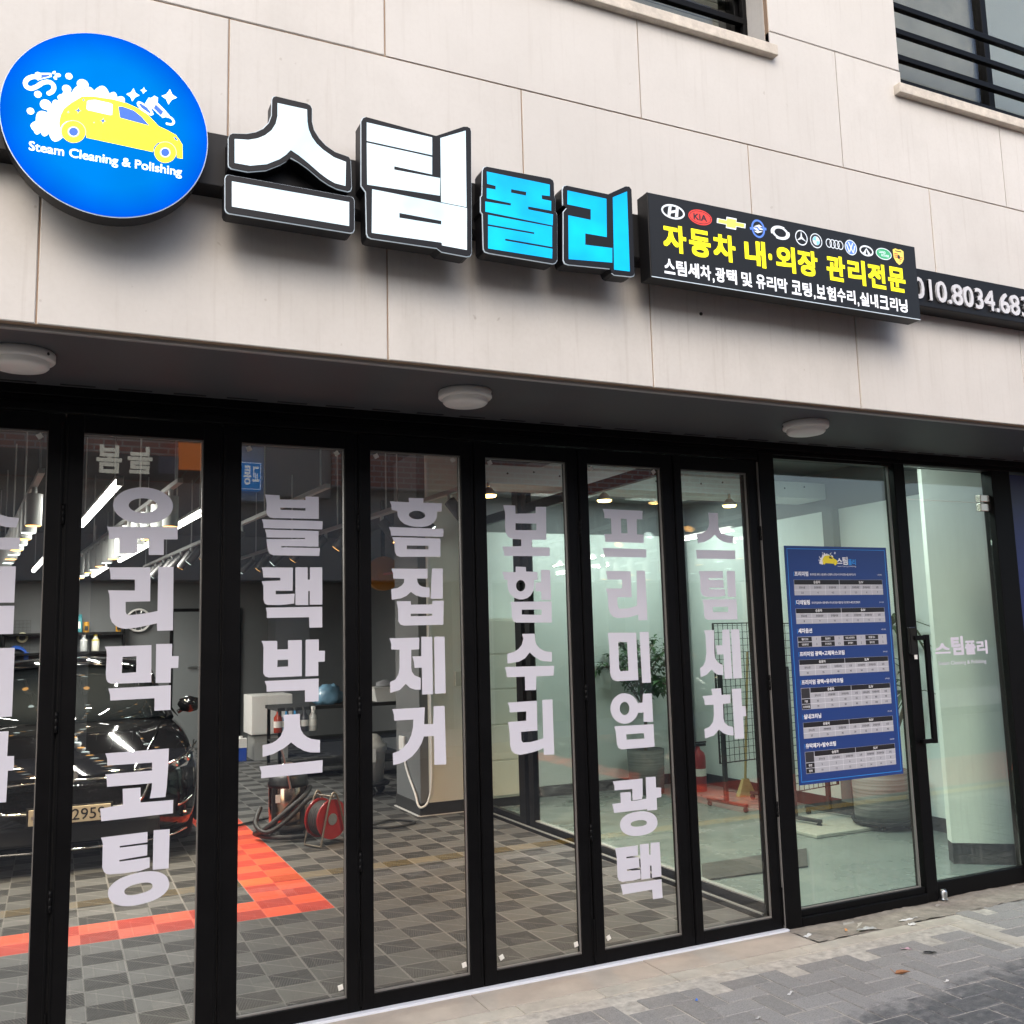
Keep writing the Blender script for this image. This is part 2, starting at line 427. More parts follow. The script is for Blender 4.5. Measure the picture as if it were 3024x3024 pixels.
[[[1.4744,1.8931],[1.6509,1.8929],[1.6501,1.8476],[1.5987,1.8475],[1.6006,1.8311],[1.609,1.8175],[1.6255,1.8092],[1.6596,1.8058],[1.6589,1.76],[1.6212,1.7616],[1.591,1.7699],[1.5676,1.7856],[1.5459,1.7674],[1.5209,1.7568],[1.475,1.7504],[1.4734,1.7994],[1.5038,1.8041],[1.5231,1.8148],[1.5346,1.8284],[1.5363,1.846],[1.4838,1.8472],[1.4826,1.8702]]],
[[[1.6728,1.8944],[1.7273,1.8947],[1.7247,1.754],[1.6646,1.7531]]],
[[[1.4981,1.7435],[1.5663,1.743],[1.5675,1.7267],[1.6714,1.7271],[1.6732,1.7441],[1.7289,1.7437],[1.7253,1.6322],[1.5335,1.6317],[1.5159,1.6367],[1.5055,1.6516],[1.5048,1.7085]],[[1.5655,1.6856],[1.6707,1.6848],[1.6705,1.674],[1.5653,1.6741]]],
[[[1.4626,1.576],[1.6054,1.5752],[1.6046,1.5222],[1.5661,1.5213],[1.5649,1.4401],[1.5682,1.4214],[1.5801,1.405],[1.6098,1.3918],[1.6089,1.3388],[1.5827,1.34],[1.558,1.3491],[1.5372,1.3685],[1.5088,1.3421],[1.4635,1.3312],[1.4633,1.3796],[1.4884,1.3903],[1.5026,1.4108],[1.5086,1.4389],[1.5096,1.523],[1.4704,1.5254],[1.4707,1.5493]]],
[[[1.6155,1.579],[1.6689,1.5777],[1.6687,1.316],[1.6157,1.3166],[1.6162,1.4382],[1.5805,1.4382],[1.5781,1.4663],[1.5713,1.4911],[1.6141,1.4904]]],
[[[1.679,1.5774],[1.7302,1.5776],[1.7311,1.317],[1.6774,1.3169]]],
[[[1.4717,1.2584],[1.6276,1.2584],[1.6229,1.1828],[1.6679,1.1814],[1.6707,1.2614],[1.7242,1.2598],[1.7278,0.996],[1.6697,0.9979],[1.6698,1.1272],[1.6213,1.1284],[1.6095,1.0985],[1.5893,1.0693],[1.5644,1.0451],[1.5327,1.0262],[1.5048,1.0174],[1.4738,1.0134],[1.4723,1.0649],[1.4986,1.072],[1.523,1.087],[1.5442,1.1076],[1.5608,1.1377],[1.5697,1.173],[1.5716,1.207],[1.4808,1.2078],[1.4797,1.2339]]]],"boheom":[[[[2.0492,2.2076],[2.1144,2.2078],[2.1146,2.1671],[2.226,2.1726],[2.2271,2.2049],[2.2852,2.2069],[2.2809,2.0414],[2.2019,2.0399],[2.1977,2.0033],[2.2987,2.0035],[2.2964,1.9599],[2.048,1.9582],[2.0457,1.9809],[2.0391,2.0041],[2.141,2.0071],[2.142,2.0408],[2.0931,2.0418],[2.0712,2.0515],[2.06,2.0693],[2.0563,2.0947],[2.0584,2.1688]],[[2.1132,2.1197],[2.2288,2.1208],[2.2262,2.088],[2.1122,2.086]]],
[[[2.1075,1.9068],[2.1631,1.9052],[2.1639,1.8831],[2.226,1.8807],[2.2247,1.8431],[2.2059,1.8417],[2.2073,1.8149],[2.1996,1.7881],[2.1855,1.7669],[2.1657,1.753],[2.1432,1.7472],[2.1211,1.7473],[2.0956,1.7554],[2.0763,1.7721],[2.0652,1.7919],[2.0607,1.8151],[2.0622,1.8415],[2.0433,1.8441],[2.0423,1.858],[2.0334,1.8811],[2.1067,1.8795]],[[2.1572,1.8136],[2.1561,1.8064],[2.1534,1.7996],[2.1492,1.7939],[2.1438,1.7894],[2.1377,1.7867],[2.1311,1.7857],[2.1246,1.7867],[2.1187,1.7895],[2.1136,1.794],[2.1098,1.7997],[2.1075,1.8065],[2.1069,1.8137],[2.108,1.8209],[2.1107,1.8276],[2.1148,1.8334],[2.1202,1.8379],[2.1263,1.8407],[2.1329,1.8416],[2.1393,1.8407],[2.1453,1.8379],[2.1504,1.8334],[2.1543,1.8276],[2.1566,1.8209]]],
[[[2.213,1.8283],[2.2431,1.8296],[2.2453,1.8923],[2.2969,1.8906],[2.2961,1.7427],[2.2432,1.7444],[2.2431,1.7846],[2.2116,1.7868]]],
[[[2.0745,1.7358],[2.2989,1.7359],[2.2967,1.632],[2.1029,1.6354],[2.0871,1.6436],[2.0797,1.6634],[2.0796,1.7094]],[[2.1343,1.6969],[2.2431,1.697],[2.2406,1.6703],[2.1335,1.6738]]],
[[[2.1321,1.5803],[2.2002,1.5801],[2.202,1.5458],[2.2102,1.5251],[2.226,1.5075],[2.2503,1.4949],[2.2915,1.4884],[2.2898,1.4421],[2.2448,1.4456],[2.219,1.4551],[2.1935,1.4703],[2.1705,1.4907],[2.1453,1.4641],[2.1118,1.4482],[2.0499,1.4413],[2.0505,1.4879],[2.0841,1.4947],[2.11,1.5083],[2.129,1.528],[2.1387,1.5572]]],
[[[2.0372,1.4257],[2.3019,1.4218],[2.2971,1.3745],[2.2029,1.375],[2.1993,1.31],[2.1404,1.3108],[2.141,1.3756],[2.0459,1.377],[2.0436,1.3977]]],
[[[2.0468,1.2576],[2.2012,1.2586],[2.2001,1.1177],[2.1125,1.1169],[2.1134,1.0767],[2.1218,1.0666],[2.1654,1.0667],[2.2023,1.0725],[2.2306,1.0796],[2.2309,1.2609],[2.2862,1.2607],[2.2871,0.9989],[2.2308,1.0012],[2.2304,1.0333],[2.1969,1.0229],[2.1638,1.0164],[2.1056,1.0105],[2.077,1.0177],[2.0596,1.0342],[2.0531,1.0587],[2.0516,1.1285],[2.0456,1.167],[2.1417,1.1676],[2.1431,1.2113],[2.0555,1.2111],[2.0548,1.2367]]]],"premium":[[[[2.6123,2.2076],[2.8546,2.2049],[2.8508,2.1604],[2.8162,2.1594],[2.8135,2.0798],[2.8549,2.079],[2.854,2.0354],[2.6205,2.037],[2.619,2.0612],[2.6144,2.0773],[2.6592,2.0782],[2.6596,2.1596],[2.6208,2.1596],[2.6205,2.1829]],[[2.719,2.1596],[2.7544,2.1588],[2.7561,2.0839],[2.7181,2.0842]]],
[[[2.6019,2.0062],[2.8675,2.0027],[2.8651,1.9592],[2.6104,1.9609],[2.6101,1.9833]]],
[[[2.6151,1.8888],[2.7647,1.8873],[2.7647,1.7534],[2.6773,1.7539],[2.6784,1.7089],[2.6878,1.6957],[2.7382,1.6968],[2.7655,1.7022],[2.7944,1.7105],[2.801,1.8909],[2.8532,1.8912],[2.8547,1.6349],[2.7993,1.6347],[2.7995,1.6645],[2.7631,1.6547],[2.7359,1.6505],[2.6755,1.6481],[2.6493,1.6553],[2.6316,1.6736],[2.6236,1.7009],[2.6215,1.769],[2.6123,1.7987],[2.7096,1.7996],[2.7118,1.8444],[2.6223,1.8448],[2.622,1.8659]]],
[[[2.6139,1.5758],[2.7819,1.5721],[2.783,1.3322],[2.6571,1.332],[2.6376,1.3379],[2.6238,1.3518],[2.6177,1.3754],[2.6191,1.5038]],[[2.6724,1.5282],[2.7256,1.5257],[2.7265,1.3812],[2.6792,1.3808],[2.6727,1.3956]]],
[[[2.8031,1.5751],[2.8584,1.575],[2.8581,1.316],[2.8052,1.3172]]],
[[[2.778,1.1902],[2.7758,1.1763],[2.7709,1.1631],[2.7633,1.151],[2.7534,1.1404],[2.7415,1.1317],[2.7281,1.1252],[2.7135,1.1211],[2.6983,1.1194],[2.683,1.1204],[2.6682,1.1238],[2.6542,1.1297],[2.6417,1.1377],[2.6309,1.1477],[2.6223,1.1592],[2.6162,1.172],[2.6127,1.1855],[2.6119,1.1993],[2.614,1.213],[2.6187,1.2261],[2.626,1.2381],[2.6357,1.2487],[2.6474,1.2575],[2.6607,1.2642],[2.6752,1.2686],[2.6904,1.2704],[2.7057,1.2696],[2.7207,1.2663],[2.7349,1.2606],[2.7477,1.2526],[2.7586,1.2425],[2.7674,1.2309],[2.7737,1.2179],[2.7773,1.2042]],[[2.723,1.1932],[2.7216,1.1847],[2.7183,1.1768],[2.7134,1.1702],[2.7072,1.1653],[2.7002,1.1624],[2.6927,1.1617],[2.6854,1.1633],[2.6787,1.167],[2.673,1.1725],[2.6688,1.1796],[2.6664,1.1878],[2.6658,1.1964],[2.6672,1.2049],[2.6704,1.2127],[2.6753,1.2193],[2.6815,1.2242],[2.6885,1.2272],[2.696,1.2279],[2.7033,1.2264],[2.7101,1.2227],[2.7158,1.2172],[2.72,1.21],[2.7224,1.2019]]],
[[[2.7759,1.2174],[2.8024,1.2189],[2.8075,1.2627],[2.8606,1.2613],[2.8613,1.1195],[2.8042,1.1218],[2.8053,1.1691],[2.7748,1.1685]]],
[[[2.6306,1.1108],[2.862,1.1068],[2.8636,0.9942],[2.6676,0.9951],[2.6517,1.0019],[2.6418,1.0201],[2.6379,1.0798]],[[2.6983,1.0673],[2.8026,1.0662],[2.804,1.0385],[2.6983,1.0406]]],
[[[2.6093,0.8443],[2.7826,0.8436],[2.7798,0.7636],[2.774,0.7444],[2.7194,0.7439],[2.718,0.7552],[2.7201,0.7982],[2.6166,0.8002],[2.6163,0.8231]]],
[[[2.6494,0.7867],[2.7099,0.7846],[2.7091,0.741],[2.743,0.74],[2.8,0.7437],[2.8022,0.8487],[2.861,0.8461],[2.8616,0.793],[2.8907,0.7893],[2.8895,0.7433],[2.8615,0.7419],[2.8618,0.6836],[2.8031,0.6854],[2.8008,0.6929],[2.6095,0.6927],[2.6058,0.713],[2.6003,0.7373],[2.6497,0.7376]]],
[[[2.8604,0.6288],[2.8603,0.6167],[2.8568,0.6063],[2.8503,0.5971],[2.8409,0.5889],[2.8288,0.582],[2.8143,0.5764],[2.7975,0.5723],[2.7786,0.5697],[2.7563,0.5688],[2.7339,0.5694],[2.7147,0.5717],[2.6973,0.5756],[2.6818,0.5808],[2.6685,0.5875],[2.6576,0.5953],[2.6492,0.6043],[2.6435,0.6144],[2.6406,0.6262],[2.6407,0.6381],[2.644,0.6482],[2.6502,0.6574],[2.6592,0.6655],[2.671,0.6724],[2.6852,0.6781],[2.7016,0.6823],[2.7203,0.6851],[2.7425,0.6863],[2.7651,0.6858],[2.7845,0.6837],[2.8022,0.68],[2.8181,0.6748],[2.8318,0.6681],[2.843,0.6602],[2.8517,0.651],[2.8575,0.6408]],[[2.7976,0.6284],[2.7968,0.6241],[2.7935,0.6207],[2.7879,0.6179],[2.7801,0.6157],[2.7704,0.6142],[2.7586,0.6135],[2.7433,0.6136],[2.7315,0.6144],[2.7215,0.6159],[2.7134,0.6181],[2.7073,0.621],[2.7034,0.6244],[2.7018,0.6287],[2.7026,0.633],[2.7058,0.6364],[2.7113,0.6392],[2.719,0.6414],[2.7287,0.6428],[2.7404,0.6436],[2.7557,0.6436],[2.7676,0.6428],[2.7777,0.6413],[2.7859,0.6391],[2.792,0.6362],[2.796,0.6328]]],
[[[2.6062,0.5258],[2.7373,0.5242],[2.7376,0.4766],[2.669,0.4769],[2.67,0.4702],[2.7411,0.4673],[2.7426,0.4175],[2.6687,0.4171],[2.6697,0.4099],[2.7461,0.406],[2.7466,0.3652],[2.7033,0.3608],[2.6401,0.3623],[2.6226,0.3711],[2.6142,0.3884],[2.6147,0.4811]]],
[[[2.7497,0.5273],[2.8028,0.5258],[2.8026,0.4712],[2.8108,0.4708],[2.8139,0.5279],[2.8675,0.5253],[2.8693,0.3597],[2.813,0.3601],[2.8134,0.4188],[2.8046,0.4193],[2.8034,0.3591],[2.7504,0.3592]]],
[[[2.6296,0.3511],[2.8686,0.3465],[2.8704,0.2564],[2.8129,0.2576],[2.8113,0.304],[2.6404,0.3025],[2.6363,0.3258]]]],"steam":[[[[3.2767,2.208],[3.3416,2.2087],[3.3393,2.1365],[3.3461,2.1125],[3.3646,2.097],[3.3995,2.086],[3.4379,2.0833],[3.4291,2.045],[3.3967,2.0458],[3.3632,2.0528],[3.3322,2.0687],[3.3107,2.0876],[3.2842,2.0678],[3.2455,2.0492],[3.1994,2.0409],[3.1902,2.0904],[3.2277,2.096],[3.2578,2.1104],[3.2733,2.1314],[3.2791,2.1557]]],
[[[3.1831,2.0046],[3.4451,2.0043],[3.4418,1.9572],[3.1859,1.9572]]],
[[[3.194,1.891],[3.3522,1.8918],[3.352,1.8515],[3.2559,1.852],[3.2553,1.8432],[3.3531,1.8426],[3.3527,1.8004],[3.2559,1.8019],[3.2561,1.7925],[3.359,1.7935],[3.3599,1.7582],[3.3175,1.7516],[3.2304,1.7522],[3.2088,1.7617],[3.1985,1.7806],[3.2003,1.8613]]],
[[[3.3776,1.892],[3.4329,1.8923],[3.4323,1.7509],[3.3763,1.7513]]],
[[[3.2073,1.7389],[3.4331,1.7386],[3.433,1.6296],[3.2348,1.6301],[3.2189,1.6383],[3.2133,1.6545],[3.2134,1.7067]],[[3.2723,1.698],[3.3743,1.6983],[3.3723,1.6698],[3.2721,1.6704]]],
[[[3.2066,1.5746],[3.2724,1.5752],[3.2675,1.452],[3.2707,1.4253],[3.2874,1.4035],[3.3194,1.3871],[3.3184,1.336],[3.2855,1.3387],[3.2624,1.3502],[3.2439,1.368],[3.2077,1.3405],[3.1706,1.3315],[3.1695,1.3774],[3.1906,1.3898],[3.206,1.4143],[3.2151,1.4536],[3.2162,1.5464]]],
[[[3.3273,1.5761],[3.3743,1.5765],[3.3761,1.315],[3.3253,1.3158],[3.3267,1.4448],[3.2844,1.4448],[3.2837,1.4715],[3.2769,1.493],[3.3217,1.4931]]],
[[[3.3852,1.5762],[3.4403,1.5765],[3.4401,1.315],[3.3828,1.3147]]],
[[[3.2355,1.267],[3.298,1.2681],[3.2989,1.2324],[3.3569,1.2316],[3.3538,1.1868],[3.3056,1.1847],[3.303,1.1107],[3.3096,1.0874],[3.3307,1.0697],[3.3633,1.0611],[3.3635,1.0172],[3.3257,1.0223],[3.2953,1.0347],[3.2704,1.0539],[3.2358,1.0256],[3.1784,1.014],[3.1767,1.0618],[3.2105,1.0726],[3.234,1.0952],[3.2428,1.1305],[3.2447,1.184],[3.1879,1.1857],[3.1862,1.2086],[3.1748,1.2333],[3.2399,1.234]]],
[[[3.369,1.2608],[3.4311,1.2606],[3.4294,1.1675],[3.453,1.1663],[3.4541,1.113],[3.4339,1.1129],[3.4322,0.9968],[3.3705,0.9983]]]]},"sign":{"seu":{"face":[[[[0.7415,3.4618],[0.8463,3.461],[0.8476,3.4155],[0.8529,3.3851],[0.8642,3.3595],[0.8809,3.3384],[0.9042,3.32],[0.9445,3.2987],[0.9886,3.2898],[0.9862,3.1977],[0.9476,3.201],[0.9208,3.212],[0.8941,3.2279],[0.8544,3.2563],[0.8182,3.2803],[0.7888,3.2951],[0.7727,3.2746],[0.7502,3.2536],[0.7057,3.2257],[0.6492,3.2091],[0.5964,3.2088],[0.5955,3.2962],[0.6421,3.3025],[0.6734,3.3146],[0.6987,3.3315],[0.7209,3.3548],[0.7355,3.3828],[0.7418,3.4132]]],
[[[0.5879,3.1403],[0.9995,3.1384],[0.9991,3.0477],[0.5889,3.0495]]]],"outer":[[[0.7234,3.4716],[0.7272,3.4815],[0.7362,3.4864],[0.8476,3.4838],[0.8589,3.4793],[0.8642,3.4685],[0.8642,3.4192],[0.8715,3.3891],[0.8909,3.3601],[0.9143,3.3383],[0.9479,3.3205],[0.999,3.3117],[1.0058,3.3017],[1.0087,3.1984],[1.0052,3.1858],[0.9949,3.1804],[0.9543,3.1834],[0.9241,3.1931],[0.8941,3.2084],[0.8478,3.2411],[0.815,3.2589],[0.7902,3.2692],[0.776,3.2532],[0.7535,3.2351],[0.7058,3.2053],[0.6431,3.1877],[0.5874,3.189],[0.5781,3.1952],[0.5768,3.205],[0.5757,3.2968],[0.5799,3.3084],[0.5891,3.3151],[0.6357,3.3236],[0.667,3.3364],[0.6922,3.3541],[0.7124,3.3805],[0.7225,3.4124]],[[0.5664,3.1476],[0.5706,3.1584],[0.5785,3.1619],[1.0085,3.1597],[1.0153,3.1553],[1.0186,3.1461],[1.018,3.039],[1.0132,3.0291],[1.0044,3.0249],[0.58,3.0261],[0.5721,3.03],[0.5677,3.0405]]]},"tim":{"face":[[[[1.0677,3.4599],[1.3238,3.4546],[1.3226,3.3832],[1.0672,3.3878]]],
[[[1.0671,3.3806],[1.3224,3.3758],[1.3212,3.3055],[1.1716,3.3094],[1.1715,3.2956],[1.3538,3.297],[1.351,3.2266],[1.0673,3.2178]]],
[[[1.3575,3.4594],[1.4626,3.5118],[1.4595,3.2003],[1.3557,3.2019]]],
[[[1.086,3.2035],[1.4609,3.1968],[1.4572,3.0284],[1.3563,3.0309],[1.355,3.0415],[1.0832,3.0357]],[[1.1895,3.13],[1.3551,3.1272],[1.3548,3.1126],[1.1893,3.1114]]]],"outer":[[[1.0481,3.4607],[1.0538,3.4735],[1.0657,3.4812],[1.3403,3.4648],[1.4552,3.5269],[1.4707,3.5302],[1.4822,3.5258],[1.4857,3.5129],[1.4759,3.0188],[1.4704,3.0085],[1.4566,3.0042],[1.3544,3.0074],[1.3362,3.0191],[1.0831,3.0167],[1.0707,3.021],[1.066,3.0329],[1.0637,3.1909],[1.0465,3.2125]]]},"pol":{"face":[[[[1.5481,3.3611],[1.8235,3.3589],[1.8218,3.3104],[1.7853,3.3077],[1.7864,3.2908],[1.8277,3.2905],[1.8262,3.2492],[1.7238,3.249],[1.7234,3.2367],[1.834,3.2351],[1.8306,3.1882],[1.5377,3.1953],[1.5387,3.2367],[1.6473,3.2393],[1.6491,3.2488],[1.5453,3.2513],[1.5464,3.2929],[1.584,3.2938],[1.5844,3.309],[1.5484,3.3113]],[[1.6509,3.3076],[1.7176,3.3084],[1.7155,3.2927],[1.6504,3.2931]]],
[[[1.5491,3.1846],[1.8279,3.1824],[1.8248,3.0974],[1.6195,3.0991],[1.6193,3.0915],[1.8262,3.09],[1.8231,3.0491],[1.5456,3.048],[1.5479,3.1389],[1.7469,3.1385],[1.7472,3.1453],[1.5481,3.1464]]]],"outer":[[[1.5326,3.3634],[1.5384,3.3759],[1.5487,3.3817],[1.827,3.3853],[1.8393,3.3798],[1.843,3.3688],[1.8425,3.3102],[1.847,3.2955],[1.8453,3.2486],[1.8532,3.2384],[1.8462,3.0487],[1.8391,3.0362],[1.8265,3.0305],[1.5513,3.0326],[1.5344,3.0359],[1.5286,3.0468],[1.5282,3.1862],[1.5207,3.1961],[1.5221,3.2524],[1.5285,3.2611]]]},"ri":{"face":[[[[1.9036,3.3487],[2.0863,3.3462],[2.0804,3.1799],[1.9792,3.1793],[1.9771,3.1305],[2.1047,3.1363],[2.1017,3.0736],[1.8981,3.058],[1.9037,3.2432],[2.0076,3.2413],[2.0096,3.2874],[1.9013,3.2896]]],
